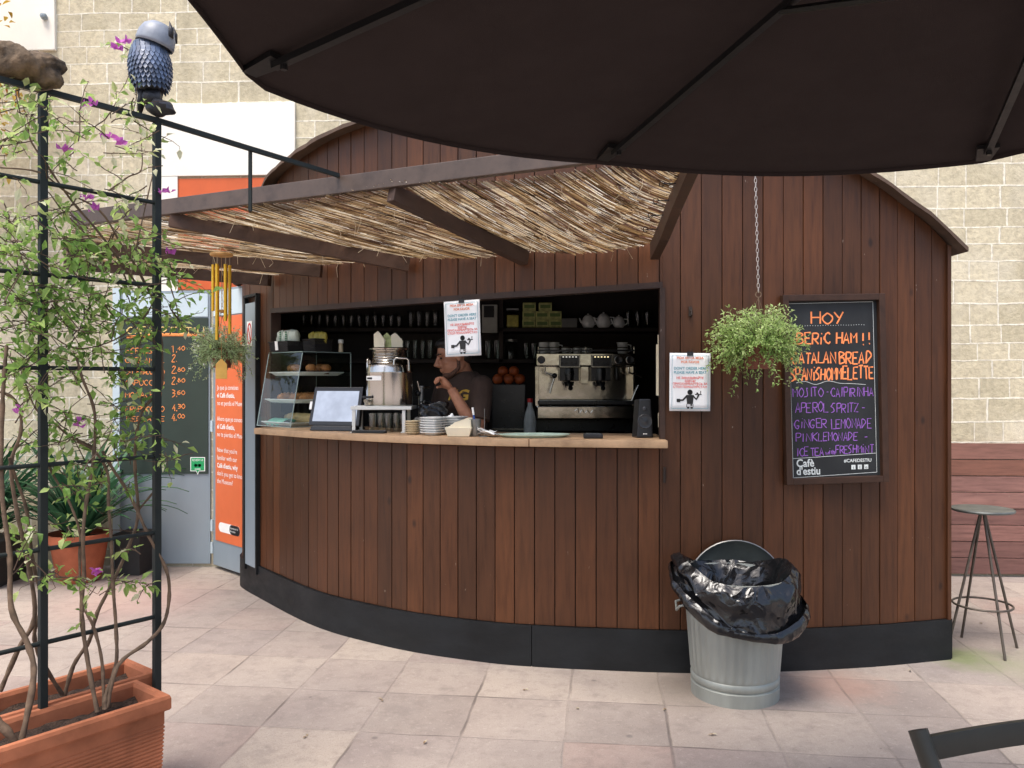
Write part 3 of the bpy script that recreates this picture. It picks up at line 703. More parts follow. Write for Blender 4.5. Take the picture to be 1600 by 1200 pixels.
for i in range(4):
    w0, o0 = map(Vector, RA[i]); w1, o1 = map(Vector, RA[i+1])
    dr_ = ((o0-w0).normalized()+(o1-w1).normalized()).normalized()
    if i == 0: dr_ = Vector((-.64, -.76, 0))
    dr_.z = 0; dr_.normalize(); pr = Vector((-dr_.y, dr_.x, 0))
    quad = [w0, w1, o1, o0]
    if i == 1: quad = [w0, w1, o1, o0]
    if i == 2: quad = [w0, w1, o1, Vector((-2.45, 4.55, 2.375)), o0]; quad = [w0, w1, o1, Vector((-2.42, 4.56, 2.375)), o0]
    # plane through the rafters, for the height at (x, y)
    def hz(x, y, w0=w0, w1=w1, o0=o0, o1=o1):
        # inverse-distance blend along the two rafters
        def along(w, o):
            d = Vector((o.x-w.x, o.y-w.y)); t = (Vector((x-w.x, y-w.y)).dot(d))/d.length_squared
            dist = abs(d.x*(y-w.y)-d.y*(x-w.x))/d.length
            return lerp(w.z, o.z, t), dist
        za, da = along(w0, o0); zb, db = along(w1, o1)
        return (za*db+zb*da)/(da+db+1e-6)
    def clip(p):      # parameter range of the line p + t*dr_ inside the quad
        ts = []
        for k_ in range(len(quad)):
            a, b = quad[k_], quad[(k_+1) % len(quad)]
            e = Vector((b.x-a.x, b.y-a.y)); den = dr_.x*e.y-dr_.y*e.x
            if abs(den) < 1e-9: continue
            t = ((a.x-p.x)*e.y-(a.y-p.y)*e.x)/den; q = ((a.x-p.x)*dr_.y-(a.y-p.y)*dr_.x)/den
            if -1e-6 <= q <= 1+1e-6: ts.append(t)
        return (min(ts), max(ts)) if len(ts) >= 2 else None
    cs = [Vector((q.x, q.y, 0)).dot(pr) for q in quad]
    lo, hi = min(cs), max(cs)
    mb = MB(); c = lo
    ph = R.uniform(0, 6)
    while c < hi:
        c += R.uniform(.002, .0045)
        base = pr*c
        rg = clip(base)
        if not rg or rg[1]-rg[0] < .04: continue
        t0, t1 = rg[0]-R.uniform(.0, .04), rg[1]+R.uniform(-.01, .02)
        t = t0
        while t < t1:
            L = min(R.uniform(.06, .36), t1-t)
            if L > .04 and R.random() > .22:
                sk = R.gauss(0, .018)*L; lay = R.uniform(.01, .022)
                pts = []
                for k_ in range(4):
                    tt = t+L*k_/3; q = base+dr_*tt+pr*sk*(k_/3-.5)
                    z = hz(q.x, q.y)+lay+.006*math.sin(tt*7+ph)*math.sin(c*6+ph)-.012*math.sin((tt-t0)/(t1-t0)*PI)
                    pts.append((q.x, q.y, z))
                r0 = R.uniform(.0011, .0023)
                mb.tube(pts, [r0, r0, r0*.9, r0*.75], 4, r=min(1, max(0, R.gauss(.5, .36))), cap=False)
            t += L+R.uniform(-.03, .008)
    # loose straws and wire stitching
    for k_ in range(9):
        f_ = (k_+.5)/9; a = w0.lerp(o0, f_); b = w1.lerp(o1, f_)
        if k_ < 9: mb.tube([Vector((q.x, q.y, hz(q.x, q.y)+.007+.004*math.sin(j*1.7))) for j, q in enumerate([a.lerp(b, j/14) for j in range(15)])], .0011, 3, r=0, cap=False)
    for k_ in range(16):
        a = w0.lerp(w1, R.random()).lerp(o0.lerp(o1, R.random()), R.random()); a.z = hz(a.x, a.y)
        mb.tube([a+Vector((0, 0, .01)), a+Vector((R.uniform(-.02, .02), R.uniform(-.02, .02), -.02)), a+Vector((R.uniform(-.04, .04), R.uniform(-.04, .04), -R.uniform(.03, .08)))], .0012, 3, r=.8, cap=False)
    mb.build('reed_mat', M_REED, aw)
# hooks along the right edge of the mat
M_IRON = mk('dark_iron', lin(40, 40, 42), .5, metal=.6, var=.2)
for t in (.25, .42, .58, .75):
    mb = MB()
    a = Vector(RA[0][0]).lerp(Vector(RA[0][1]), t)+Vector((-.05, 0, .0))
    mb.tube([a+Vector((.03, 0, -.01)), a+Vector((-.03, 0, -.012))], .0025, 5)
    mb.tube([a+Vector((-.03+.012*math.cos(k_), 0, -.012+.012*math.sin(k_))) for k_ in [j*PI/5 for j in range(10)]], .002, 5)
    mb.build('mat_hook', M_IRON, aw)

# ------------------------------------------------------------------ parasol overhead
M_CANOPY = mk('brown_parasol_canvas', lin(52, 45, 44), .9, var=.06, vs=8, bump=.3, bs=420, spec=.1)
M_RIB = mk('black_parasol_metal', lin(26, 26, 27), .45, metal=.3, var=.1)
UB = .70
HU = Vector((UB*1.362*.913, UB*1.362*1.064, CH+UB*1.362)); HZB = CH+UB
TIP = [Vector((UB*-.849, UB*2.597, HZB)), Vector((UB*.397, UB*3.61, HZB)), Vector((UB*2.09, UB*3.61, HZB))]
UR = (TIP[1]-HU).xy.length
ang = lambda v: math.atan2(v.y-HU.y, v.x-HU.x)
for a in (22, -27, -76, 240, 196): TIP.append(Vector((HU.x+UR*math.cos(math.radians(a)), HU.y+UR*math.sin(math.radians(a)), HZB)))
um = thing('parasol', 'big dark brown parasol seen from below in the foreground', 'parasol', (HU.x, HU.y, 0))
order = [2, 1, 0, 7, 6, 5, 4, 3]      # counter-clockwise round the hub
mb = MB(); NS, NR = 14, 12
hub = HU+Vector((0, 0, .03))
vs = [hub]; ring_n = NS*8; rings = []
bow = {0: 1.015, 1: 1.02, 2: .955}
edge = []
for k, i in enumerate(order):
    a, b = TIP[i], TIP[order[(k+1) % 8]]
    for j in range(NS):
        t = j/NS; p = a.lerp(b, t)
        aa = ang(a); bb = ang(b)
        while bb < aa: bb += 2*PI
        th = lerp(aa, bb, t); w = math.sin(t*PI)
        circ = HU.xy+Vector((math.cos(th), math.sin(th)))*lerp((a-HU).xy.length, (b-HU).xy.length, t)*bow.get(k, 1.0)
        q = Vector((circ.x, circ.y, p.z-.012*w)) if k < 2 else Vector((lerp(HU.x, p.x, 1-.035*w), lerp(HU.y, p.y, 1-.035*w), p.z))
        edge.append(q)
for rI in range(1, NR+1):
    f = rI/NR
    for j, q in enumerate(edge):
        t = (j % NS)/NS
        p = hub.lerp(q, f); p.z += .035*f*(1-f)-.018*math.sin(t*PI)*f*(1-f)*3
        vs.append(p)
for j in range(8*NS):                      # short valance hem
    q = edge[j]; vs.append(q+Vector((0, 0, -.014)))
fs = [(0, 1+j, 1+(j+1) % ring_n) for j in range(ring_n)]
for rI in range(NR):
    b0 = 1+rI*ring_n; b1 = b0+ring_n
    fs += [(b0+j, b1+j, b1+(j+1) % ring_n, b0+(j+1) % ring_n) for j in range(ring_n)]
mb.add(vs, fs, 0, .5)
mb.build('canopy', M_CANOPY, um, smooth=50, solid=.003)
for q in TIP:
    mb = MB(); a = HU+Vector((0, 0, -.03)); e = HU.lerp(q, .95)+Vector((0, 0, -.022))
    d = (e-a).normalized()
    mb.tube([a, e], .0135, 4, sq=.8); mb.build('rib', M_RIB, um)
    pk = MB(); m_ = HU.lerp(q, .965)+Vector((0, 0, -.016)); s_ = d.cross(Vector((0, 0, 1))).normalized()
    pk.hexa([m_-s_*.03-d*.045, m_-s_*.02+d*.05, m_+s_*.02+d*.05, m_+s_*.03-d*.045], [p+Vector((0, 0, .012)) for p in (m_-s_*.03-d*.045, m_-s_*.02+d*.05, m_+s_*.02+d*.05, m_+s_*.03-d*.045)])
    pk.tube([e-d*.03, e-d*.03+Vector((0, 0, -.018))], .008, 6)
    pk.build('tip_pocket', M_RIB, um)
    st = MB(); st.tube([Vector((HU.x, HU.y, HU.z-.42)), HU.lerp(q, .5)+Vector((0, 0, -.02))], .008, 6); st.build('strut', M_RIB, um)
MB().tube([(HU.x, HU.y, .05), (HU.x, HU.y, HU.z+.08)], .024, 16).lathe([(.05, -.04), (.05, .04)], HU, 16).lathe([(.045, -.05), (.045, .03)], HU-Vector((0, 0, .42)), 16).build('pole', M_RIB, um, smooth=40)
MB().lathe([(.28, 0), (.28, .05), (.05, .07), (.04, .3), (.026, .3)], (HU.x, HU.y, 0), 32).build('base', M_RIB, um, smooth=40)

# ------------------------------------------------------------------ dustbin, liner, lid
M_GALV = mk('galvanised_steel', lin(160, 163, 156), .55, metal=.4, var=.16, vs=7, bump=.12, bs=35, stretch=(1, 1, .25), rvar=.15)
M_BAG = mk('black_bin_liner', (.008, .008, .009), .2, var=.2, vs=6, bump=.35, bs=7, rvar=.08, bd=.012, spec=.6)
def film():
    nt = M_BAG.node_tree; b = nt.nodes['Principled BSDF']; tc = nt.nodes.new('ShaderNodeTexCoord')
    wv = node(nt, 'TexNoise', {'Vector': tc.outputs['Object'], 'Scale': 5.0, 'Detail': 2}).outputs['Color']
    v = node(nt, 'VectorMath', {0: tc.outputs['Object'], 1: node(nt, 'VectorMath', {0: wv, 1: (.16, .16, .16)}, operation='MULTIPLY').outputs[0]}, operation='ADD').outputs[0]
    e1 = node(nt, 'TexVoronoi', {'Vector': v, 'Scale': 9.0}, feature='DISTANCE_TO_EDGE').outputs['Distance']
    e2 = node(nt, 'TexVoronoi', {'Vector': v, 'Scale': 22.0}, feature='DISTANCE_TO_EDGE').outputs['Distance']
    h = math_(nt, 'SUBTRACT', 1, math_(nt, 'ADD', math_(nt, 'MINIMUM', math_(nt, 'MULTIPLY', e1, 3.0), .8), math_(nt, 'MULTIPLY', e2, .5)))
    for l in list(b.inputs['Normal'].links): nt.links.remove(l)
    bump_(nt, b, h, .38, .02)
film()
BX, BY = 1.075, 3.925
bn = thing('dustbin', 'ribbed galvanised steel dustbin standing in front of the kiosk', 'bin', (BX, BY, 0))
flute = lambda w, z: 1+(.012*math.cos(w*34) if .12 < z < .5 else 0)
pr = [(.0, .012), (.195, .012), (.2, .0), (.206, .0), (.208, .06), (.2, .066), (.207, .075), (.209, .1), (.203, .106), (.207, .118)]
pr += [(lerp(.207, .236, t/10), lerp(.122, .50, t/10)) for t in range(11)]+[(.24, .51), (.245, .53), (.252, .56), (.25, .575), (.24, .575), (.236, .55), (.2, .06)]
MB().lathe(pr, (BX, BY, 0), 136, fn=flute, cap=False).build('bin_body', M_GALV, bn, smooth=50)
for s_ in (-1, 1):
    MB().tube([(BX+s_*(.238), BY-.05, .44), (BX+s_*.275, BY-.045, .43), (BX+s_*.28, BY, .4), (BX+s_*.275, BY+.045, .43), (BX+s_*.238, BY+.05, .44)], .006, 8).build('handle', M_GALV, bn, smooth=60)
# liner: drapes over the rim, front lower than back, with folds; second lip gathered
rr = random.Random(5)
ph = [rr.uniform(0, 6.28) for _ in range(12)]
def fold(w, k): return sum(math.sin(w*f+ph[i]+k*ph[i+3])*a for i, (f, a) in enumerate(((3, .5), (7, .35), (11, .3), (17, .22), (26, .15))))
NW = 150
def ridge(x): return 1-abs(math.sin(x))
def lin_ring(w, lv):
    # lv 0 inside bottom .. 1 rim .. 2 outer hem; sn = +1 at the front, cs_ = -1 at the left
    sn = -math.sin(w); cs_ = math.cos(w)
    side = max(0, abs(cs_)-.5)*2
    zr = .592+.075*side**1.5*(1.1 if cs_ < 0 else .6)-.004*max(0, -sn)-.02*max(0, sn)**2+.006*math.sin(w*3+1)
    if lv <= 1:
        r = interp([(0, .15), (.5, .2), (.8, .222), (.92, .24), (1, .256)], lv); z = lerp(.36, zr, lv)+.006*fold(w, 0)*lv
    else:
        t = lv-1
        drop = .14+.085*max(0, sn)-.05*max(0, -cs_)*(1-max(0, sn)*.6)+.05*max(0, cs_)
        flare = .022*math.sin(min(1, t*1.5)*PI)+.045*t*max(0, sn)+.038*t*side
        r = .256+flare; z = zr-drop*t+.016*math.sin(t*PI)+.006*fold(w, 0)*(1-t)
    return Vector((BX+r*math.cos(w)*1.02, BY+r*math.sin(w)*.98, z))
lv_ = [0, .3, .6, .8, .9, .95, 1, 1.04, 1.09, 1.16, 1.24, 1.32, 1.4, 1.48, 1.56, 1.64, 1.72, 1.8, 1.88, 1.94, 2.0]
mb = MB(); vs = []
def crump(w, lv):
    t = lv-1; a = .010*ridge(w*2.5+t*2.4+ph[1])**5+.008*ridge(w*4-t*3.1+ph[2])**6+.006*ridge(w*7+t*1.2+ph[5])**4*max(0, 1-t)+.006*ridge(w*1.5+t*6+ph[6])**8+.004*ridge(w*9-t*5+ph[8])**5
    return (a+.002*math.sin(w*13+t*7+ph[7]))*(1 if t > .1 else .45)
for lv in lv_:
    for j in range(NW):
        w = 2*PI*j/NW; p = lin_ring(w, lv)
        if .8 < lv: p += Vector((math.cos(w), math.sin(w), 0))*crump(w, lv)*(.5 if lv < 1 else 1)
        elif lv > 0: p -= Vector((math.cos(w), math.sin(w), 0))*.025*ridge(w*3+ph[3]+lv)
        vs.append(p)
for (dr_, dz_) in ((.014, -.008), (.026, .012), (.022, .034), (.012, .046)):
    for j in range(NW):
        w = 2*PI*j/NW; p = lin_ring(w, 2.0)+Vector((math.cos(w), math.sin(w), 0))*crump(w, 2.0); k = 1+.35*math.sin(w*4+ph[4])
        vs.append(p+Vector((math.cos(w)*dr_*k, math.sin(w)*dr_*k, dz_*k)))
nr = len(lv_)+4
fs = [(i*NW+j, i*NW+(j+1) % NW, (i+1)*NW+(j+1) % NW, (i+1)*NW+j) for i in range(nr-1) for j in range(NW)]
fs.append(tuple(range(NW-1, -1, -1)))
mb.add(vs, fs, 0, .5)
lo_ = mb.build('bin_liner', M_BAG, smooth=70, loc=(BX, BY, .36)); tag(lo_, 'crumpled shiny black bin liner folded over the rim of the dustbin', 'bin bag')
# lid, leaning between bin and wall
M_LIDIN = mk('lid_inside_metal', lin(96, 102, 100), .42, metal=.6, var=.2, vs=5, bump=.1)
Ml = Matrix.Rotation(math.radians(84), 3, 'X') @ Matrix.Rotation(math.radians(0), 3, 'Z')
lc = P(1150, 923, 4.135)
mb = MB(); mb.lathe([(.001, -.05), (.1, -.048), (.2, -.03), (.238, -.012), (.25, .0), (.255, .004), (.25, .012), (.243, .004), (.2, -.022), (.1, -.04), (.001, -.042)], lc, 64, M=Ml, cap=False)
ld = mb.build('metal_lid', M_LIDIN, smooth=50); tag(ld, 'round metal dustbin lid propped upright between bin and kiosk wall', 'lid')
mb = MB(); mb.tube([lc+Ml @ Vector((.252*math.cos(t*2*PI/48), .252*math.sin(t*2*PI/48), .006)) for t in range(49)], .005, 6, cap=False)
mb.build('lid_rim', M_DULLSTEEL, ld, smooth=60)

# ------------------------------------------------------------------ bar stool
M_STOOL = mk('brown_worn_steel', lin(92, 84, 76), .5, metal=.45, var=.25, vs=14)
M_SEAT = mk('grey_seat_metal', lin(96, 100, 98), .45, metal=.4, var=.3, vs=9, bump=.1)
SX, SY = 2.648, 4.575
st = thing('bar_stool', 'tall metal stool with round grey seat and thin splayed legs by the fence', 'stool', (SX, SY, 0))
MB().lathe([(.001, .772), (.15, .773), (.16, .776), (.163, .783), (.16, .789), (.14, .79), (.001, .786)], (SX, SY, 0), 48, cap=False).build('seat', M_SEAT, st, smooth=40)
for k in range(4):
    a = math.radians(-88+90*k); c, s_ = math.cos(a), math.sin(a)
    MB().tube([(SX+.012*c, SY+.012*s_, .765), (SX+.2*c, SY+.2*s_, .0)], .0075, 10).build('leg', M_STOOL, st, smooth=60)
MB().tube([(SX+.15*math.cos(t*2*PI/40), SY+.15*math.sin(t*2*PI/40), .25) for t in range(41)], .006, 8, cap=False).build('foot_ring', M_STOOL, st, smooth=60)

# ------------------------------------------------------------------ folding chair, lower right
M_CHAIR = mk('dark_olive_paint', lin(50, 50, 44), .45, var=.12, vs=6, bump=.08)
ch = thing('folding_chair', 'dark folding chair with curved slat back in the lower right foreground', 'chair', (1.02, 1.45, 0))
pL = P(1434, 1140, 1.53); pR = Vector((pL.x+.43, pL.y+.115, pL.z))
rd = (pR-pL).normalized(); fw = Vector((rd.y, -rd.x, 0))      # toward the viewer
for p in (pL, pR):
    mb = MB(); a = p; b = p+fw*.17+rd*(.0)+Vector((.035 if p is pL else .03, 0, -.42)); c = p+fw*.34+Vector((.04, 0, -.845))
    pts = catmull([a, a.lerp(b, .5)+fw*.01, b, c], 5)
    mb.tube(pts, [.0225]*3+[.021]*(len(pts)-3), 10, sq=.62, up=rd); mb.build('back_leg', M_CHAIR, ch, smooth=50)
mb = MB(); vs = []; n = 24
for i in range(n+1):
    t = i/n; p = pL.lerp(pR, t)-fw*(.012*math.sin(t*PI))+fw*.012+Vector((0, 0, -.012-.012*math.sin(t*PI)*0))
    for dz, df in ((-.043, .006), (.0, .0), (.0, -.012), (-.043, -.006)): vs.append(p+fw*df+Vector((0, 0, dz)))
fs = [(i*4+j, (i+1)*4+j, (i+1)*4+(j+1) % 4, i*4+(j+1) % 4) for i in range(n) for j in range(4)]+[(3, 2, 1, 0), (n*4, n*4+1, n*4+2, n*4+3)]
mb.add(vs, fs); mb.build('back_slat', M_CHAIR, ch, smooth=30, bevel=.002)
mb = MB(); vs = []
for i in range(n+1):
    t = i/n; p = pL.lerp(pR, t)+fw*(.1-.04*math.sin(t*PI))+Vector((.015, 0, -.2))
    for dz, df in ((-.045, .006), (.0, .0), (.0, -.012), (-.045, -.006)): vs.append(p+fw*df+Vector((0, 0, dz)))
mb.add(vs, fs); mb.build('back_slat', M_CHAIR, ch, smooth=30, bevel=.002)
sc_ = (pL+pR)/2
mb = MB(); M3 = Matrix((rd, fw, Vector((0, 0, 1)))).transposed()
for k in range(6): mb.box(sc_+fw*(-.02+.065*k)+Vector((.03, 0, -.42)), (.38, .05, .016), M=M3)
mb.build('seat', M_CHAIR, ch, bevel=.004)
for p in (pL.lerp(pR, .06), pL.lerp(pR, .94)):
    MB().tube([p+fw*.36+Vector((.03, 0, -.43)), p-fw*.05+Vector((.03, 0, -.845))], .014, 8).build('front_leg', M_CHAIR, ch, smooth=50)

# ------------------------------------------------------------------ chalkboard
M_BOARD = mk('blackboard', lin(33, 36, 38), .62, var=.4, vs=5, bump=.03, stretch=(1, 1, .4))
M_PURPLE = mk('purple_chalk', lin(146, 96, 184), .9, var=.15, vs=90, bump=.2, bs=200)
M_BRIGHTO = mk('bright_orange_chalk', lin(255, 146, 88), .9, var=.08, vs=90, bump=.2, bs=200)
M_OFFW = mk('white_chalk_print', lin(212, 218, 216), .8, var=.1, vs=50)
c0 = P(1232.5, 757, 4.215); c1 = P(1391.5, 752, 4.25)
bfr = frame((c0.x, c0.y, 0), (c1-c0)); bwid = (Vector((c1.x, c1.y))-Vector((c0.x, c0.y))).length
zb0, zb1 = c0.z, CH-(462-HZ)/F*4.225
cb = thing('chalkboard', 'framed blackboard of daily specials in orange and purple chalk on the kiosk wall', 'sign', (lerp(c0.x, c1.x, .5), c0.y, zb0))
fw_ = .033
mb = MB()
for (xa, xb, za, zb) in ((0, fw_, zb0, zb1), (bwid-fw_, bwid, zb0, zb1), (fw_, bwid-fw_, zb0, zb0+fw_), (fw_, bwid-fw_, zb1-fw_, zb1)):
    mb.hexa([bfr(xa, za, .03), bfr(xb, za, .03), bfr(xb, za, -.01), bfr(xa, za, -.01)], [bfr(xa, zb, .03), bfr(xb, zb, .03), bfr(xb, zb, -.01), bfr(xa, zb, -.01)])
mb.build('frame', M_TRIM if False else plankmat('board_frame_wood', [(0, lin(58, 38, 27)), (1, lin(72, 48, 34))], .5, axis='n'), cb, bevel=.003)
bd = MB().prism([(fw_, zb0+fw_), (bwid-fw_, zb0+fw_), (bwid-fw_, zb1-fw_), (fw_, zb1-fw_)], -.008, .0, bfr).build('panel', M_BOARD, cb)
kx = bwid/(1391.5-1232.5); ky = (zb1-zb0)/(757-462)
def bX(px): return (px-1232.5)*kx
def bZ(py): return zb0+(756-py)*ky
ux, uz = lambda px: bX(px), lambda py: bZ(py)
mb = MB(); nn = bfr(0, 0, 1)-bfr(0, 0, 0)
def stroke(pts, w): mb.tube([bfr(bX(x), bZ(y), .0012) for x, y in pts], w/2, 6, sq=.25, up=nn)
for ln in (((1244.5, 474), (1376, 473)), ((1376, 473), (1376.5, 741)), ((1376.5, 741), (1246, 746)), ((1246, 746), (1244.5, 474)), ((1246, 716), (1376, 711))): stroke(ln, .0022)
for i in range(27): stroke(((1257+i*4, 509+math.sin(i)*.4), (1257.8+i*4, 509)), .0032)
stroke(catmull([Vector((x, y, 0)) for x, y in ((1254, 598), (1268, 596), (1284, 601), (1303, 596), (1322, 600), (1340, 601), (1362, 603))], 5) and [(p.x, p.y) for p in catmull([Vector((x, y, 0)) for x, y in ((1254, 598), (1268, 596), (1284, 601), (1303, 596), (1322, 600), (1340, 601), (1362, 603))], 5)], .0022)
mb.build('printed_lines', M_OFFW, bd)
rr = random.Random(11)
mb = MB()
for t, x, y, h, w in (('HOY', 1278, 506, 18, 54), ('iBERiC', 1249, 538, 17, 60), ('HAM', 1317, 538, 17, 34), ('!', 1357, 540, 19, 8), ('!', 1366, 540, 19, 8), ('CATALAN', 1247, 568, 18, 70), ('BREAD', 1322, 570, 18, 50), ('SPANiSHOMMELETTE', 1245, 594, 19, 131)):
    chalk(mb, t, bX(x), bZ(y), h*ky, w*kx, bfr, .0088, rr=rr, jit=.08); mb.build('food_writing', M_BRIGHTO, bd); mb = MB()
mb = MB()
for t, x, y, h, w in (('MOJITO', 1248, 620, 14, 48), ('-', 1299, 620, 14, 7), ('CAIPIRINHA', 1307, 621, 14, 67), ('APEROL', 1250, 644, 15, 54), ('SPRITZ', 1307, 646, 14, 44), ('-', 1353, 646, 14, 10),
                      ('GiNGER', 1249, 669, 14, 52), ('LEMONADE', 1306, 671, 15, 64), ('PINK', 1251, 690, 13, 34), ('LEMONADE', 1286, 690, 13, 62), ('-', 1355, 691, 12, 10), ('ICE', 1251, 712, 13, 20), ('TEA', 1273, 712, 13, 22), ('w', 1296, 711, 7, 6), ('i', 1302, 711, 9, 5), ('th', 1304, 711, 8, 9), ('FRESH', 1312, 710, 12, 34), ('MiNT', 1347, 710, 12, 26)):
    chalk(mb, t, bX(x), bZ(y), h*ky, w*kx, bfr, .0048, rr=rr, jit=.08)
    if t not in ('w', 'i'): mb.build('drink_writing', M_PURPLE, bd); mb = MB()
mb = MB()
textmesh(mb, 'Cafè', 16*ky*1.05, bfr, bX(1251), bZ(729), d=.001, align='LEFT', bold=.0012, sx=.92); textmesh(mb, "d'estiu", 16*ky*1.05, bfr, bX(1251), bZ(741.5), d=.001, align='LEFT', bold=.0012, sx=.88)
mb.build('bar_name', M_OFFW, bd); mb = MB()
textmesh(mb, '#CAFEDESTIU', 7.2*ky, bfr, bX(1347), bZ(724), d=.001, bold=.0004)
mb.build('hashtag', M_OFFW, bd)
for i, x in enumerate((1340, 1350, 1360)):
    mb = MB(); mb.prism([(bX(x-3.2), bZ(735.5)), (bX(x+3.2), bZ(735.5)), (bX(x+3.2), bZ(728.5)), (bX(x-3.2), bZ(728.5))], .0006, .001, bfr)
    textmesh(mb, 'tfo'[i], 6.5*ky, bfr, bX(x), bZ(734.5), d=.0012, m=1)
    mb.build('footer_icon', [M_OFFW, M_BLACKP], bd)

# ------------------------------------------------------------------ the two "don't order here" notices
M_PAPER = mk('white_laminated_sheet', lin(236, 238, 240), .35, var=.02, vs=3, bump=.05, bs=6)
M_INKO = mk('orange_ink', lin(226, 120, 66), .6, bump=0, var=.02); M_INKT = mk('teal_ink', lin(66, 150, 168), .6, bump=0, var=.02); M_INKR = mk('red_ink', lin(222, 66, 60), .6, bump=0, var=.02)
def notice(o, right, label, tilt=0):
    right = Vector(right).normalized()
    up = Vector((0, 0, 1)); n = right.cross(up)
    up = (up*math.cos(tilt)+right*math.sin(tilt)); right = up.cross(n)*-1 if False else (right*math.cos(tilt)-Vector((0, 0, 1))*math.sin(tilt))
    fr = frame(o, right, up)
    t = thing('notice', label, 'sign', o, 'laminated waiter notices on the kiosk')
    W_, H_ = .105, .1485
    sh = MB(); sh.grid(lambda u, v: fr((u*2-1)*W_, (v*2-1)*H_, .004*math.sin(v*PI)*(u-.4)), 6, 8); so = sh.build('sheet', M_PAPER, t, solid=.0012, smooth=True)
    D = .0028
    mb = MB()
    for s_, y, z in (('PIDA EN LA MESA', .118, .0175), ('POR FAVOR', .097, .0175)): textmesh(mb, s_, z, fr, 0, y, d=D, m=0, bold=.0003)
    for s_, y, z in (("DON'T ORDER HERE", .064, .019), ('PLEASE HAVE A SEAT', .043, .019)): textmesh(mb, s_, z, fr, 0, y, d=D, m=1, bold=.0003, sx=.95)
    for s_, y, z in (('НЕ ЗАКАЗЫВАЙТЕ', .016, .0155), ('ЗДЕСЬ!', .001, .0155), ('ПРИСАЖИВАЙТЕСЬ ЗА', -.014, .0155), ('СТОЛ ПОЖАЛУЙСТА!!!', -.03, .0155)): textmesh(mb, s_, z, fr, 0, y, d=D, m=2, bold=.0003)
    e = [(-.093, -.136), (.093, -.136), (.093, .136), (-.093, .136), (-.093, -.136)]
    for a, b in zip(e, e[1:]): mb.tube([fr(*a, D), fr(*b, D)], .0011, 4, m=1, sq=.3, up=n)
    mb.build('print', [M_INKO, M_INKT, M_INKR], so)
    mb = MB()
    def bl(pts, w): mb.tube([fr(x, y, D) for x, y in pts], w, 6, sq=.12, up=n)
    mb.lathe([(.0001, 0), (.0135, 0)], fr(0, -.052, D+.0004), 20, M=Matrix((right, up, n)).transposed())
    mb.prism([(-.019, -.066), (.019, -.066), (.015, -.112), (-.015, -.112)], D-.0002, D+.0006, fr)
    bl([(-.015, -.07), (-.036, -.092), (-.058, -.094)], .0045); bl([(.015, -.07), (.033, -.088), (.045, -.066)], .0045)
    mb.prism([(-.068, -.103), (-.05, -.103), (-.05, -.086), (-.068, -.086)], D-.0002, D+.0006, fr)
    bl([(.026, -.063), (.06, -.063)], .0022); mb.prism([(.032, -.061), (.045, -.061), (.04, -.053), (.034, -.053)], D-.0002, D+.0006, fr); bl([(.055, -.06), (.055, -.045)], .002)
    bl([(-.009, -.127), (-.009, -.1365)], .0055); bl([(.009, -.127), (.009, -.1365)], .0055)
    for a, b in (((-.016, -.112), (-.017, -.128)), ((.016, -.112), (.017, -.128)), ((-.017, -.128), (.017, -.128))): bl([a, b], .0013)
    bl([(.004, -.114), (.01, -.12)], .004)
    mb.build('waiter_pictogram', M_BLACKP, so)
    cl = MB(); cl.hexa([fr(-.016, .136, .006), fr(.016, .136, .006), fr(.016, .136, -.006), fr(-.016, .136, -.006)], [fr(-.016, .156, .002), fr(.016, .156, .002), fr(.016, .156, -.002), fr(-.016, .156, -.002)])
    cl.tube([fr(-.008, .15, .003), fr(-.007, .165, .006), fr(.007, .165, .006), fr(.008, .15, .003)], .0016, 6)
    cl.build('binder_clip', M_BLACKP, t, smooth=30)
    return t
notice(P(722.5, 513, 4.345), wat(spx(760))-wat(spx(690)), 'white waiter notice hanging from the top of the serving window', math.radians(-2.0))
notice(P(1078, 597, 4.165), (1, .02, 0), 'white waiter notice clipped on the planks between window and blackboard', math.radians(.4))

# ------------------------------------------------------------------ things on the serving counter
M_STEEL = mk('polished_steel', lin(196, 192, 184), .16, metal=1, var=.06, vs=4, bump=.03, bs=8, rvar=.06)
M_CERAMIC = mk('white_ceramic', lin(226, 228, 226), .18, var=.03, bump=0, rvar=.04)
M_CREAM = mk('cream_ceramic', lin(212, 196, 164), .25, var=.05, bump=0)
M_BLACKPL = mk('black_plastic', lin(30, 31, 34), .38, var=.12, bump=.04, bs=120)
M_DRINKGLASS = glassmat('drinking_glass', (.93, .95, .94), .1)
M_PANE = glassmat('case_glass', (.95, .98, .97), .05)
M_PASTRY = mk('baked_pastry', lin(178, 116, 62), .6, var=.35, vs=18, bump=.4, bs=50)
M_BREAD = mk('pale_bread', lin(206, 172, 122), .75, var=.25, vs=14, bump=.4, bs=50)
M_NAPKIN = mk('cream_paper', lin(232, 222, 196), .8, var=.05, bump=.1, bs=30)
M_WPAINT = mk('white_powder_coat', lin(214, 216, 212), .4, var=.05, bump=0)
def Yw(px): return wat(spx(px)).y
def on(px, dy, z=ZC): # standing point on the counter under photo column px, dy metres behind the wall line
    Y = Yw(px)+dy; return Vector(((px-800)/F*Y, Y, z))
def sc(px, dy): return (Yw(px)+dy)/F       # metres per pixel there
ZT = ZC+.0015
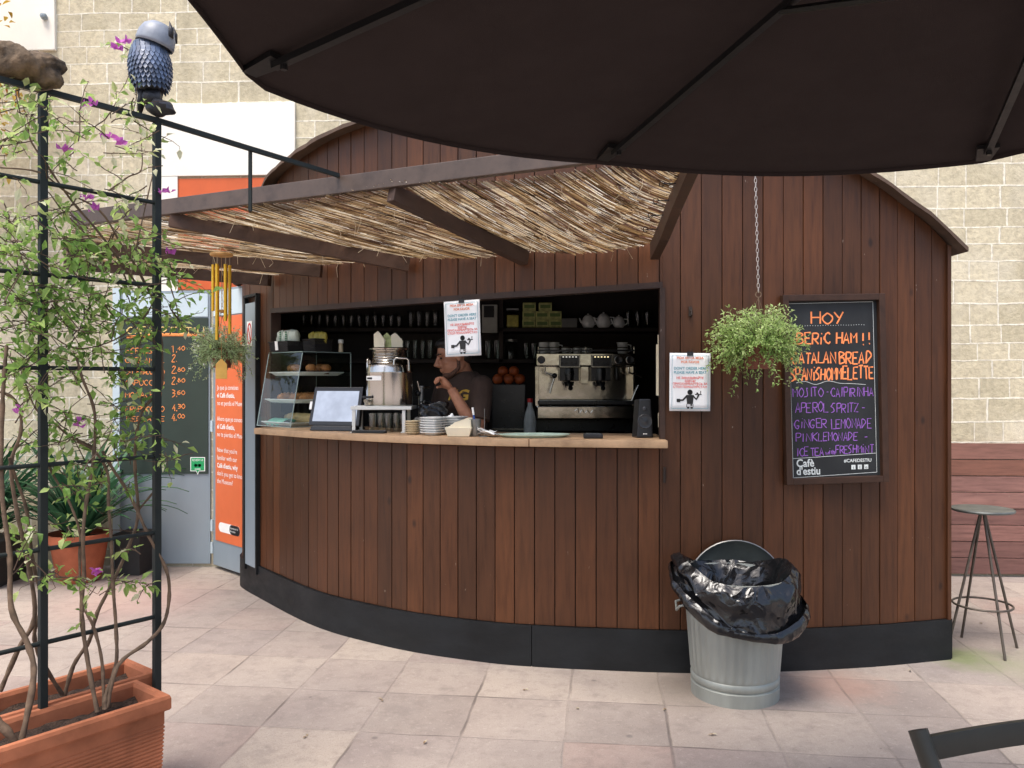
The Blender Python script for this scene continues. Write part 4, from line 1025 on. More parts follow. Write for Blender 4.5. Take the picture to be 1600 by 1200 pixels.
# --- pastry display case
A = Vector((-1.715, 5.47, ZT)); B = Vector((-1.425, 5.22, ZT)); dd = Vector((.75, .66, 0)).normalized(); ab = (B-A)
UP = Vector((0, 0, 1)); Hc = .485; BK = .44
case = thing('display_case', 'glass pastry display case with slanted front at the left end of the counter', 'display case', (A+B)/2+dd*.2)
def cp(u, v, z):      # u along front, v into depth at height z (front leans back)
    return A+ab*u+dd*(v)+UP*z
lean = lambda z: .085*z/Hc
def pane(name, q, t=.005):
    n = (q[1]-q[0]).cross(q[3]-q[0]).normalized()*t/2
    return MB().hexa([p-n for p in q], [p+n for p in q]).build(name, M_PANE, case)
pane('front_pane', [cp(0, 0, 0), cp(1, 0, 0), cp(1, lean(Hc), Hc), cp(0, lean(Hc), Hc)])
pane('side_pane', [cp(1.004, .004, 0), cp(1.004, BK, 0), cp(1.004, BK, Hc), cp(1.004, lean(Hc)+.004, Hc)])
pane('side_pane', [cp(-.004, .004, 0), cp(-.004, BK, 0), cp(-.004, BK, Hc), cp(-.004, lean(Hc)+.004, Hc)])
pane('back_pane', [cp(0, BK, 0), cp(1, BK, 0), cp(1, BK, Hc), cp(0, BK, Hc)])
M_GEDGE = mk('glass_edge', lin(150, 168, 164), .2, var=.05, bump=0, spec=.7)
mb = MB(); mb.hexa([cp(-.01, lean(Hc)-.006, Hc+.003), cp(1.01, lean(Hc)-.006, Hc+.003), cp(1.01, BK+.01, Hc+.003), cp(-.01, BK+.01, Hc+.003)], [cp(-.01, lean(Hc)-.006, Hc+.01), cp(1.01, lean(Hc)-.006, Hc+.01), cp(1.01, BK+.01, Hc+.01), cp(-.01, BK+.01, Hc+.01)])
mb.build('top_pane', M_PANE, case)
mb = MB()
for q in ((cp(1.006, 0, 0), cp(1.006, lean(Hc), Hc)), (cp(1.006, BK, 0), cp(1.006, BK, Hc)), (cp(-.006, 0, 0), cp(-.006, lean(Hc), Hc)), (cp(-.006, BK, 0), cp(-.006, BK, Hc)), (cp(0, lean(Hc), Hc+.006), cp(1.0, lean(Hc), Hc+.006)), (cp(1.006, lean(Hc), Hc+.006), cp(1.006, BK, Hc+.006)), (cp(0, 0, .003), cp(1.0, 0, .003)), (cp(1.006, .0, .003), cp(1.006, BK, .003))):
    mb.tube(q, .0032, 4)
mb.build('glass_edges', M_GEDGE, case)
zs = [.018, .155, .335]
for z in zs[1:]:
    MB().hexa([cp(.01, lean(z)+.012, z-.006), cp(.99, lean(z)+.012, z-.006), cp(.99, BK-.01, z-.006), cp(.01, BK-.01, z-.006)], [cp(.01, lean(z)+.012, z), cp(.99, lean(z)+.012, z), cp(.99, BK-.01, z), cp(.01, BK-.01, z)]).build('glass_shelf', M_PANE, case)
rr = random.Random(21)
def platter(u0, u1, v0, v1, z, label, m=M_CERAMIC):
    vs = []; q = [(u0, v0), (u1, v0), (u1, v1), (u0, v1)]
    mb = MB()
    outer = [cp(u, v, z+.026) for u, v in q]; cx = sum(outer, Vector())/4
    inner = [cx.lerp(p, .86)-UP*.018 for p in outer]; bot = [cx.lerp(p, .82)-UP*.0255 for p in outer]; out2 = [p-UP*.005 for p in outer]
    mb.add(bot+out2+outer+inner, [(3, 2, 1, 0)]+[(i, (i+1) % 4, 4+(i+1) % 4, 4+i) for i in range(4)]+[(4+i, 4+(i+1) % 4, 8+(i+1) % 4, 8+i) for i in range(4)]+[(8+i, 8+(i+1) % 4, 12+(i+1) % 4, 12+i) for i in range(4)]+[(12, 13, 14, 15)], 0, .5)
    o = mb.build('platter', m, bevel=.002); return tag(o, label, 'platter', 'platters in the display case')
platter(.03, .97, .075, .40, zs[2]+.001, 'white rectangular platter with muffins on the top shelf of the glass case')
platter(.03, .97, .045, .38, zs[1]+.001, 'white rectangular platter with croissants on the middle shelf of the glass case')
platter(.03, .97, .02, .36, .006, 'white platter of sliced bread at the bottom of the glass case')
M_MUFF = mk('muffin_paper', lin(88, 54, 36), .8, var=.2, vs=40)
for i, (u, v) in enumerate(((.5, .16), (.78, .2), (.9, .28), (.55, .32), (.22, .2), (.66, .3))):
    c = cp(u, v, zs[2]+.011); t = thing('muffin', ['pale topped muffin nearest the slanted glass on the top shelf', 'golden muffin in the middle of the top glass shelf', 'dark muffin at the right end of the top glass shelf', 'muffin at the back of the top glass shelf', 'muffin at the left end of the platter on the top glass shelf', 'muffin behind the middle ones on the top glass shelf'][i], 'muffin', c, 'muffins on the top shelf')
    MB().lathe([(.001, 0), (.022, 0), (.03, .036), (.001, .036)], c, 18, fn=lambda w, z: 1+.05*math.sin(w*14)).build('paper_cup', M_MUFF, t, smooth=40)
    MB().ball(c+UP*.042, (.036, .036, .026), 14, 8, fn=lambda q: q*(1+.1*math.sin(q.x*150)*math.sin(q.y*120))).build('crown', M_PASTRY, t, smooth=True)
def croissant(c, a, label):
    pts = []; rs = []
    for k in range(17):
        t = k/16*2-1; w = t*1.25
        pts.append(c+Vector((math.cos(a)*.075*math.sin(w)-math.sin(a)*.04*math.cos(w), math.sin(a)*.075*math.sin(w)+math.cos(a)*.04*math.cos(w), .025+.004*math.cos(w))))
        rs.append((.008+.024*math.cos(t*PI/2)**.8)*(1+.14*math.cos(k*PI)))
    o = MB().tube(pts, rs, 10).build('croissant', M_PASTRY, smooth=True); tag(o, label, 'croissant', 'croissants on the middle shelf')
croissant(cp(.62, .17, zs[1]+.008), .2, 'shiny croissant in front of the row on the middle glass shelf')
croissant(cp(.75, .24, zs[1]+.008), .5, 'croissant second from the glass seam on the middle shelf')
croissant(cp(.9, .17, zs[1]+.008), .1, 'croissant next to the till screen on the middle glass shelf')
croissant(cp(.3, .16, zs[1]+.008), .4, 'croissant at the left end of the middle glass shelf')
croissant(cp(.45, .28, zs[1]+.008), .7, 'croissant behind the left ones on the middle glass shelf')
croissant(cp(.8, .34, zs[1]+.008), .9, 'croissant at the back of the middle glass shelf')
for i in range(6):
    c = cp(.25+i*.115, .2+.01*(i % 2), .018); o = MB().ball(c+UP*.034, (.03, .085, .034), 12, 8, M=Matrix.Rotation(.95+.1*i, 3, 'Z') @ Matrix.Rotation(.35, 3, 'Y'), fn=lambda q: q*(1+.06*math.sin(q.y*110))).build('bread_roll', M_BREAD, smooth=True)
    tag(o, 'long pale bread roll lying in the row at the bottom of the glass case', 'bread roll', 'bread rolls in the display case')
M_GPAPER = mk('green_tissue', lin(116, 176, 156), .7, var=.1, bump=.2, bs=20)
o = MB().grid(lambda u, v: cp(.08+.5*u, -.0+.03+.12*v, .012+.034*math.sin(v*2.6)+.006*math.sin(u*21)), 24, 8).build('tissue_paper', M_GPAPER, smooth=True, solid=.001); tag(o, 'pale green tissue paper at the bottom front of the glass case', 'paper')
# baskets and packets on the case
M_WICKER = mk('black_wicker', lin(30, 27, 26), .6, var=.3, vs=40, bump=.9, bs=60, stretch=(1, 1, 2.5))
M_CHIP = mk('printed_chip_bag', lin(206, 218, 204), .3, var=.12, vs=22, bump=.6, bs=22, bd=.01)
M_YPACK = mk('yellow_packet', lin(196, 182, 84), .4, var=.25, vs=20, bump=.4, bs=25)
M_PRG = mk('green_pack_print', lin(60, 120, 84), .5, bump=0)
topz = Hc+.0115
bl_ = cp(.30, .16, topz)
bk = thing('wicker_basket', 'long black wicker basket of crisp packets on the glass case', 'basket', bl_, 'baskets on top of the display case')
e1 = ab.normalized(); e2 = Vector((e1.y, -e1.x, 0))*-1
def basket(par, c, lx, ly, h):
    mb = MB(); M = Matrix((e1, e2, UP)).transposed(); nn_ = 60
    def loop(z, k, wv=0):
        out = []
        for i in range(nn_):
            t = i/nn_*4; s_ = int(t); f = t-s_
            cr = [(-1, -1), (1, -1), (1, 1), (-1, 1)]; a, b = cr[s_ % 4], cr[(s_+1) % 4]
            x = lerp(a[0], b[0], f)*lx/2*k; y = lerp(a[1], b[1], f)*ly/2*k
            w = wv*(1 if i % 2 else -1)
            out.append(c+M @ Vector((x*(1+w/lx*2), y*(1+w/ly*2), z)))
        return out
    nl = 9
    for j in range(nl):
        z = h*(j+.5)/nl; L = loop(z, .92+.08*j/nl, .003*(1 if j % 2 else -1)); mb.tube(L+[L[0]], h/nl*.52, 5, cap=False)
    mb.hexa([c+M @ Vector((x*lx*.45, y*ly*.45, .001)) for x, y in ((-1, -1), (1, -1), (1, 1), (-1, 1))], [c+M @ Vector((x*lx*.45, y*ly*.45, .006)) for x, y in ((-1, -1), (1, -1), (1, 1), (-1, 1))])
    mb.build('wickerwork', M_WICKER, par)
    L = loop(h, 1.02); MB().tube(L+[L[0]], .006, 6, cap=False).build('rim', M_WICKER, par, smooth=60)
basket(bk, bl_, .22, .17, .065)
def packet(c, w, d, h, M, name, mats, label, grp, seed):
    q = random.Random(seed)
    mb = MB()
    def f(u, v):
        a = u*2*PI; prof = math.sin(v*PI)**.45
        x = math.cos(a)*w/2*(.93+.07*prof); y = math.sin(a)*d/2*prof
        x *= 1+.03*math.sin(v*31+seed); return c+M @ Vector((x, y*(1+.15*math.sin(a*5+v*9+seed)), v*h))
    mb.grid(f, 28, 14); o = mb.build(name, mats[0], smooth=True, weld=True); tag(o, label, 'packet', grp); return o
Mb = Matrix((e1, e2, UP)).transposed() @ Matrix.Rotation(.15, 3, 'X')
for k in range(3):
    c = cp(.30, .16, topz)+e1*(-.068+.066*k)+UP*.045
    o = packet(c, .078, .075, .105, Mb @ Matrix.Rotation(.12*(k-1), 3, 'Y'), 'crisp_packet', [M_CHIP], ['silver green crisp packet at the left end of the wicker basket', 'silver green crisp packet in the middle of the wicker basket', 'silver green crisp packet at the right end of the wicker basket'][k], 'crisp packets in the basket', k+1)
    mb = MB(); f_ = frame(c-e2*.043+UP*.03, e1, UP)
    for i in range(5): mb.lathe([(.0001, 0), (.006, 0), (.006, .002), (.0001, .002)], f_(-.038, .0+.014*i, .0), 8, M=Matrix.Rotation(PI/2, 3, 'X'))
    mb.build('print', M_PRG, o)
tg = MB().hexa([bl_+e1*(-.02)-e2*.094+UP*.01, bl_+e1*(.01)-e2*0.094+UP*.01, bl_+e1*(.01)-e2*0.090+UP*.01, bl_+e1*(-.02)-e2*0.090+UP*.01], [bl_+e1*(-.02)-e2*0.100+UP*.07, bl_+e1*(.01)-e2*0.100+UP*.07, bl_+e1*(.01)-e2*0.096+UP*.07, bl_+e1*(-.02)-e2*0.096+UP*.07]).build('price_tag', M_WHITE, bk)
b2 = cp(.78, .25, topz)
bk2 = thing('wicker_basket', 'smaller black basket of yellow packets on the glass case', 'basket', b2, 'baskets on top of the display case')
basket(bk2, b2, .13, .14, .08)
for k in range(3):
    c = b2+e1*(-.034+.034*k)+UP*.05+e2*(.01*k)
    packet(c, .06, .05, .085, Mb @ Matrix.Rotation(.25*(k-1), 3, 'Y'), 'snack_packet', [M_YPACK], ['yellow snack packet left in the smaller black basket', 'yellow snack packet in the middle of the smaller black basket', 'yellow snack packet right in the smaller black basket'][k], 'yellow packets in the small basket', 5+k)
c = cp(.93, .385, topz+.0008)
t = thing('salt_shaker', 'small pale shaker standing on the right end of the glass case', 'shaker', c)
MB().lathe([(.001, 0), (.016, 0), (.014, .05), (.011, .058), (.001, .058)], c, 16).build('body', M_CREAM, t, smooth=40)
MB().lathe([(.001, .0585), (.018, .0585), (.018, .078), (.014, .084), (.001, .085)], c, 16).build('cap', M_WHITE, t, smooth=40)

# --- till screen
yl = 4.98; pc = Vector(((528-800)/F*yl, yl, ZT))
ti = thing('till_screen', 'black touch screen till with a bright tilted display on the counter', 'screen', pc)
M_SCREEN = emat('sky_glow_till_screen', (.72, .8, 1.0), .42)  # emission stands in for bright sky reflected in the glossy screen
tr = Vector((.965, -.26, 0)).normalized(); tn = Vector((-tr.y, tr.x, 0)); tu = (UP*math.cos(.3)+tn*math.sin(.3)).normalized()
f_ = frame(pc-tn*.06+UP*.03, tr, tu)
MB().prism([(-.168, .0), (.168, .0), (.163, .245), (-.163, .245)], -.03, 0, f_).build('bezel', M_BLACKPL, ti, bevel=.005)
MB().prism([(-.145, .026), (.145, .026), (.142, .218), (-.142, .218)], .0006, .0016, f_).build('display', M_SCREEN, ti)
mb = MB(); mb.hexa([pc+tr*x+tn*y for x, y in ((-.14, -.1), (.14, -.1), (.14, .1), (-.14, .1))], [pc+tr*x+tn*y+UP*z for x, y, z in ((-.13, -.09, .03), (.13, -.09, .03), (.12, .08, .05), (-.12, .08, .05))])
mb.hexa([pc+tr*x+tn*y+UP*.03 for x, y in ((-.05, -.02), (.05, -.02), (.05, .06), (-.05, .06))], [pc+tr*x+tn*y+UP*.16 for x, y in ((-.05, .0), (.05, .0), (.05, .04), (-.05, .04))])
mb.build('foot', M_BLACKPL, ti, bevel=.006)
MB().prism([(-.178, .1), (-.162, .1), (-.162, .15), (-.178, .15)], -.012, .004, f_).build('card_slot', M_WHITE, ti, bevel=.002)

# --- steel drink urn on a white stand
yu = 4.80; uc = Vector(((607-800)/F*yu, yu, ZT)); k = yu/F
sd_ = thing('drinks_stand', 'low white metal stand under the steel urn with glasses beneath', 'stand', uc)
zs_ = .143
x0, x1 = (553-607)*k, (646-607)*k
MB().box(uc+Vector(((x0+x1)/2, .03, zs_)), (x1-x0, .26, .02)).build('top', M_WPAINT, sd_, bevel=.003)
for x in (x0+.018, x1-.06, x1-.01):
    pass
for x in (x0+.016, x1-.045):
    for y in (-.085, .145): MB().box(uc+Vector((x, y, zs_/2-.007)), (.018, .018, zs_-.012)).box(uc+Vector((x, y, .002)), (.036, .03, .004)).build('leg', M_WPAINT, sd_)
ub = uc+Vector((0, .045, zs_+.0108))
ur = thing('steel_urn', 'polished steel drinks urn with side handles and front tap', 'urn', ub)
rU = 36.5*k
prf = [(.001, 0), (rU*.96, 0), (rU, .006), (rU, .19), (rU*1.012, .194), (rU*1.012, .2), (rU, .204), (rU*.99, .222), (rU*.94, .24), (rU*.80, .252), (rU*.78, .258)]
MB().lathe(prf+[(rU*.001, .258)], ub, 64, cap=False).build('body', M_STEEL, ur, smooth=35)
mb = MB(); nk = [(rU*.72, .2585)]
for j in range(4): z = .262+j*.0155; nk += [(rU*.74, z), (rU*.77, z+.005), (rU*.74, z+.0105), (rU*.725, z+.013)]
nk += [(rU*.74, .326), (rU*.86, .331), (rU*.88, .338), (rU*.84, .343), (.001, .345)]
mb.lathe(nk, ub, 48, cap=False); mb.build('ribbed_lid', M_STEEL, ur, smooth=35)
for a0 in (math.radians(-42), math.radians(180)):
    d = Vector((math.cos(a0), math.sin(a0), 0)); t_ = Vector((-d.y, d.x, 0)); c = ub+d*rU*.90
    if a0 < 0: t_ = Vector((1, .15, 0)).normalized(); c = ub+Vector((.085, -rU*.80, 0))
    pts = [c-t_*.044+UP*.205, c-t_*.042+UP*.268, c-t_*.03+UP*.279, c+t_*.03+UP*.279, c+t_*.042+UP*.268, c+t_*.044+UP*.205]
    MB().tube(pts, .0065, 8).build('handle', M_STEEL, ur, smooth=60)
fr_ = lambda x, z: ub+Vector((x, -math.sqrt(max(0, rU**2-x*x))-.001, z))
mb = MB(); mb.grid(lambda u, v: fr_(lerp(-.93, -.2, u)*rU, .15+.026*v)-Vector((0, .001, 0)), 8, 1); lab = mb.build('label_strip', M_WHITE, ur)
mb = MB(); mb.grid(lambda u, v: fr_(lerp(-.88, -.62, u)*rU, .156+.011*v)-Vector((0, .0022, 0)), 6, 1); mb.build('label_ink', M_BLACKP, ur)
tp = ub+Vector((-.118, -.1, .03))
MB().tube([tp+Vector((.02, .05, 0)), tp, tp+Vector((-.005, -.02, 0))], .011, 10).tube([tp+Vector((0, -.012, .01)), tp+Vector((0, -.012, -.028))], .012, 10).build('tap', M_STEEL, ur, smooth=50)
MB().box(tp+Vector((0, -.012, .022)), (.058, .014, .014)).build('tap_lever', M_BLACKPL, ur, bevel=.003)
# folded packets standing on the urn lid
for i, (x, w, h, m) in enumerate(((-.058, .062, .098, M_NAPKIN), (-.008, .055, .09, None), (.046, .062, .088, M_NAPKIN))):
    c = ub+Vector((x, -.02+.03*(i % 2), .3455)); m = m or M_YPACK
    q = [(-w/2, 0), (w/2, 0), (w/2+.006, h*.42), (w*.05, h*.86), (-w*.18, h), (-w/2-.004, h*.8)]
    f2 = frame(c, (1, .15*(i-1), 0), (.05*(i-1), .1, 1))
    mb = MB(); mb.prism(q, -.006, .006, f2); mb.prism([(-w*.1, 0), (w/2+.004, 0), (w/2-.002, h*.6), (w*.1, h*.42)], .008, .012, f2)
    o = mb.build('paper_cone', M_NAPKIN if i != 1 else mk('green_white_paper', lin(206, 214, 150), .7, var=.3, vs=25, bump=.1), bevel=.001)
    tag(o, ['tallest folded cream paper packet at the left of the urn lid', 'green tinted folded paper packet in the middle of the urn lid', 'folded cream paper packet at the right of the urn lid'][i], 'paper packet', 'folded paper packets on the urn')
# glasses under the stand
def tumbler_mb(c, r, h, rib=0): return MB().lathe([(.001, .004), (r*.8, .004), (r*.82, .0), (r*.86, .002), (r, h), (r*.95, h), (r*.8, .01), (.001, .01)], c, 20, cap=False, fn=(lambda w, z: 1+rib*math.cos(w*10)) if rib else None)
for i in range(5):
    c = uc+Vector((-.085+.045*i, -.05+.02*(i % 2), 0)); o = tumbler_mb(c, .0215, .112, .03).build('drinking_glass', M_DRINKGLASS, smooth=50)
    tag(o, ['tall glass at the left end of the row under the white stand', 'tall glass second from the left in the row under the white stand', 'middle tall glass of the row under the white stand', 'tall glass second from the right in the row under the white stand', 'tall glass at the right end of the row under the white stand'][i], 'glass', 'glasses under the white stand')
# flat black cradle in front of the stand
c = on(578, .02, ZT); k2 = sc(578, .02)
MB_ = MB().tube([c+Vector((-.1, 0, .009)), c+Vector((.1, -.03, .009))], .0085, 8, sq=.9); o = MB_.box(c+Vector((0, -.015, .0045)), (.2, .05, .008), M=Matrix.Rotation(-.28, 3, 'Z')).build('card_tray', M_BLACKPL, smooth=40); tag(o, 'flat black tray lying at the front edge of the counter below the urn', 'tray')
# grey beer tap column behind
c = P(658, 0, 4.98); c.z = ZT
t = thing('tap_column', 'slim grey steel tap column standing between urn and barista', 'tap', c)
MB().lathe([(.001, 0), (.04, 0), (.04, .008), (.017, .012), (.017, .26), (.02, .262), (.02, .27), (.001, .272)], c, 20, cap=False).build('column', M_DULLSTEEL, t, smooth=40)
MB().tube([c+Vector((0, 0, .255)), c+Vector((.03, -.02, .262)), c+Vector((.055, -.03, .26))], .007, 8).tube([c+Vector((-.005, -.02, .24)), c+Vector((-.02, -.03, .3))], .006, 8).build('spout', M_STEEL, t, smooth=60)
MB().ball(c+Vector((-.018, -.02, .225)), .02, 12, 8).build('knob', M_BLACKPL, t, smooth=True)
# knock box with crumpled bag behind the plates
c = on(677, .26, ZT)
t = thing('knock_box', 'round steel knock box topped by a black plastic bin behind the saucers', 'coffee box', c)
MB().lathe([(.001, 0), (.1, 0), (.105, .085), (.1, .09), (.001, .09)], c, 32, cap=False).build('drum', M_DULLSTEEL, t, smooth=40)
mb = MB(); M5 = Matrix.Rotation(.25, 3, 'Z'); cc = c+Vector((0, .01, .091))
mb.grid(lambda u, v: cc+M5 @ Vector(((.075+.01*math.sin(v*9+u*20))*max(-1, min(1, 1.35*math.cos(u*2*PI))), (.06+.008*math.sin(v*7+u*33))*max(-1, min(1, 1.35*math.sin(u*2*PI))), v*.085+.01*math.sin(u*25)*v)), 40, 8)
mb.build('bin', M_BAG, t, smooth=40, solid=.002)
o = MB().ball(on(705, .22, ZT)+UP*.075, (.022, .02, .04), 12, 8, fn=lambda q: q*(1+.2*math.sin(q.z*160+q.x*90))).tube([on(705, .22, ZT), on(705, .22, ZT)+UP*.05], .018, 10).build('paper_wad', M_WHITE, smooth=True); tag(o, 'crumpled white tissue standing beside the black bin on the counter', 'tissue')
# saucers and plates
def plate_mb(c, r, h, n=32, sq=False):
    fn = (lambda w, z: (1/max(abs(math.cos(w+.5)), abs(math.sin(w+.5))))**.75*.9) if sq else None
    return MB().lathe([(.001, 0), (r*.6, 0), (r*.66, h*.3), (r, h*.8), (r*1.005, h), (r*.96, h), (r*.62, h*.5), (.001, h*.45)], c, n, cap=False, fn=fn)
def stack(name, mat, c, r, h, pitch, n, lab, grp, sq=False, cat='saucer'):
    base = None
    nm = ['lowest', 'second from the bottom', 'third from the bottom', 'fourth from the bottom', 'fifth from the bottom', 'sixth from the bottom', 'seventh from the bottom', 'eighth from the bottom']
    for i in range(n):
        pos = c+Vector((rr.uniform(-.002, .002), rr.uniform(-.002, .002), pitch*i))
        w = 'topmost' if i == n-1 else nm[i]
        if base is None: base = plate_mb(c, r, h, sq=sq).build(name, mat, smooth=40, loc=c); tag(base, lab % w, cat, grp)
        else:
            o = base.copy(); COL.objects.link(o); o.location = pos; o.rotation_euler = (0, 0, rr.uniform(-.08, .08)); tag(o, lab % w, cat, grp)
stack('saucer', M_CREAM, on(644.5, .05, ZT), 12.6*sc(644, .05), .014, .0125, 6, '%s of the cream saucers stacked below the urn', 'stack of cream saucers', cat='saucer')
stack('plate', M_CERAMIC, on(677.5, .06, ZT), 19.5*sc(677, .06), .018, .0135, 7, '%s of the white square plates stacked in the middle of the counter', 'front stack of white plates', True, 'plate')
stack('plate', M_CERAMIC, on(712, .2, ZT), 18*sc(712, .2), .018, .0135, 7, '%s of the white plates stacked behind the napkin box', 'rear stack of white plates', True, 'plate')
# small cups on the rear
for i in range(3):
    c = on(652+9*i, .17, ZT); o = tumbler_mb(c, .02, .085).build('espresso_glass', M_DRINKGLASS, smooth=50); tag(o, ['small glass nearest the urn behind the cream saucers', 'middle small glass behind the cream saucers', 'small glass nearest the square plates behind the cream saucers'][i], 'glass', 'small glasses behind the saucers')
# napkin box
c = on(718, .015, ZT); k3 = sc(718, .015)
t = thing('napkin_box', 'cream napkin box with a folded wedge of napkins in front of the plates', 'napkin holder', c)
w = 21*k3; h = 14*k3
fb = frame(c, (1, -.1, 0))
MB().hexa([fb(-w*.8, 0, .04), fb(w*.8, 0, .04), fb(w*.8, 0, -.06), fb(-w*.8, 0, -.06)], [fb(-w, h, .05), fb(w, h, .05), fb(w, h, -.07), fb(-w, h, -.07)]).build('box', M_NAPKIN, t, bevel=.002)
for j in range(5):
    mb = MB(); d = .035-.02*j; q = [(-w*.92, h-.004), (w*.94, h-.004), (w*.86, h+.038+.003*j), (w*.55, h+.042+.002*j), (-w*.5, h+.014+.002*j)]
    mb.prism(q, d-.006, d, fb); mb.build('napkin', M_NAPKIN, t)
# pen cup
c = on(742, .06, ZT)
t = thing('pen_cup', 'round steel cup holding pens beside the napkin box', 'cup', c)
MB().lathe([(.001, 0), (.03, 0), (.032, .004), (.034, .092), (.03, .092), (.028, .006), (.001, .006)], c, 24, cap=False).build('cup', M_DULLSTEEL, t, smooth=40)
M_BLUE = mk('blue_plastic', lin(40, 84, 160), .35, var=.05, bump=0)
p0 = c+Vector((.008, 0, .01)); p1 = c+Vector((-.012, -.01, .155)); d = (p1-p0)
pe = MB().tube([p0, p0+d*.72], .0055, 10).build('pen', M_BLUE, smooth=50); tag(pe, 'blue pen with white end leaning in the steel cup', 'pen')
MB().tube([p0+d*.725, p1], .006, 10).build('pen_end', M_WHITE, pe, smooth=50)
# receipt spike
c = on(757, .02, ZT)
t = thing('receipt_spike', 'thin metal spike skewering white receipts on the counter', 'receipt spike', c+Vector((0, 0, 0)))
MB().lathe([(.001, 0), (.03, 0), (.03, .003), (.001, .004)], c, 24, cap=False).tube([c+UP*.003, c+UP*.15], [.0016, .0012], 6).build('spike', M_DULLSTEEL, t, smooth=50)
mb = MB()
for j in range(4):
    a = .5*j-.6; M6 = Matrix.Rotation(a, 3, 'Z')
    mb.grid(lambda u, v: c+M6 @ Vector(((u-.3)*.11, (v-.5)*.05, .012+.007*j+.022*math.sin(u*3+j)*(1-u*.4)+.004*math.sin(v*5+j))), 8, 3)
rc_ = mb.build('receipts', M_WHITE, smooth=True, solid=.0008); tag(rc_, 'curling white paper receipts stuck on the metal spike', 'receipts')
# oval tray
c = on(835, .075, ZT); k4 = sc(835, .075)
t = thing('oval_tray', 'oval glass serving tray with pale green rim lying on the counter', 'tray', c)
M_TRAYR = mk('pale_green_rim', lin(176, 196, 180), .25, var=.06, bump=0); M_TRAYI = mk('tray_surface', lin(150, 148, 136), .25, var=.12, vs=8, bump=0)
MB().lathe([(.8, .002), (.86, .0), (1, .012), (1.0, .016), (.97, .016), (.84, .005)], c, 64, sx=56*k4, sy=.105, cap=False).build('rim', M_TRAYR, t, smooth=40)
MB().lathe([(.001, .002), (.85, .002), (.85, .006), (.001, .0062)], c, 64, sx=56*k4, sy=.105, cap=False).build('plate', M_TRAYI, t, smooth=40)
# card terminal
c = on(926, .03, ZT); f3 = frame(c, (1, 0, 0), (0, 1, 0))
t = thing('card_terminal', 'small black card payment terminal lying on the counter', 'card reader', c)
MB().prism([(-.052, -.04), (.05, -.045), (.055, .045), (-.045, .05)], 0.0005, .022, f3).build('body', M_BLACKPL, t, bevel=.005)
MB().prism([(-.036, .012), (.038, .01), (.04, .036), (-.034, .038)], .0222, .0232, f3).build('display', mk('dim_display', lin(70, 76, 80), .2, bump=0), t)
mb = MB()
for x in range(4):
    for y in range(3): mb.box(f3(-.03+.021*x, -.03+.014*y, .0228), (.013, .009, .0016))
mb.build('keys', mk('grey_keys', lin(88, 90, 92), .5, bump=0), t)
# loudspeaker
c = on(1008, .07, ZT); k5 = sc(1008, .07)
t = thing('loudspeaker', 'small black desktop loudspeaker at the right end of the counter', 'loudspeaker', c)
fs_ = frame(c, (1, .1, 0), (0, .06, 1))
w = 13.5*k5; h = 61*k5
MB().prism([(-w, 0), (w*.98, 0), (w*.78, h), (-w*.62, h)], -.11, .0, fs_).build('cabinet', M_BLACKPL, t, bevel=.008)
ring_ = lambda x, y, r, d=.0005: [fs_(x+r*math.cos(i*2*PI/28), y+r*math.sin(i*2*PI/28), d) for i in range(29)]
Ms = Matrix(((1, .1, 0), (0, .06, 1), (0.1, -1, .06))).transposed()
nrm = fs_(0, 0, 1)-fs_(0, 0, 0)
M_CONE = mk('speaker_cone', lin(44, 46, 50), .3, var=.05, bump=0)
Mf = Matrix((fs_(1, 0, 0)-fs_(0, 0, 0), fs_(0, 1, 0)-fs_(0, 0, 0), nrm)).transposed()
MB().lathe([(.001, .006), (.016, .003), (.03, .0015), (.036, .004), (.039, .001)], fs_(.0, h*.42, .0005), 32, M=Mf, cap=False).build('woofer', M_CONE, t, smooth=40)
MB().tube(ring_(0, h*.42, .037), .0022, 6, cap=False).build('woofer_ring', M_DULLSTEEL, t, smooth=60)
MB().ball(fs_(0, h*.74, .001), (.012, .004, .012), 14, 8).build('tweeter', M_CONE, t, smooth=True)
mb = MB()
for x in (-.008, 0, .008): mb.box(fs_(x, h*.1, .0008), (.005, .001, .005))
mb.build('badge', M_WHITE, t)

# ------------------------------------------------------------------ inside the kiosk
M_GLASSD = glassmat('shelf_glass', (.9, .92, .9), .03, .12)
# espresso machine
ye = 5.5; k = ye/F; cx = (915-800)*k; zb = 1.1005
def E(px, py, dy=0.0): return Vector(((px-800)*k, ye+dy, CH-(py-HZ)*k))
em = thing('espresso_machine', 'two group stainless espresso machine on the dark back counter', 'coffee machine', (cx, ye+.25, zb))
def ebox(name, px0, px1, py0, py1, d0, d1, m, bev=.004):
    a, b = E(px0, py1), E(px1, py0)
    return MB().box(((a.x+b.x)/2, ye+(d0+d1)/2, (a.z+b.z)/2), (b.x-a.x, d1-d0, b.z-a.z)).build(name, m, em, bevel=bev)
M_ESTEEL = mk('machine_steel', lin(206, 200, 188), .13, metal=1, var=.12, vs=3, bump=.25, bs=2.2, rvar=.06, bd=.02)
M_EBLACK = mk('machine_black', lin(20, 20, 22), .3, var=.1, bump=0)
ebox('body', 838, 992, 553, 676, .16, .5, M_EBLACK)
ebox('front_panel', 838, 992, 552.5, 571.5, -.03, .158, M_ESTEEL)
ebox('splash_plate', 840, 990, 572.5, 625, .14, .158, M_ESTEEL, .001)
ebox('side_panel', 836, 842, 572.5, 634, -.02, .139, M_ESTEEL, .002); ebox('side_panel', 988, 993.5, 572.5, 634, -.02, .139, M_ESTEEL, .002)
ebox('column', 908, 920, 572.5, 600, .03, .139, M_ESTEEL, .003)
ebox('drip_tray', 840, 990, 626, 632, -.06, .138, M_EBLACK, .003)
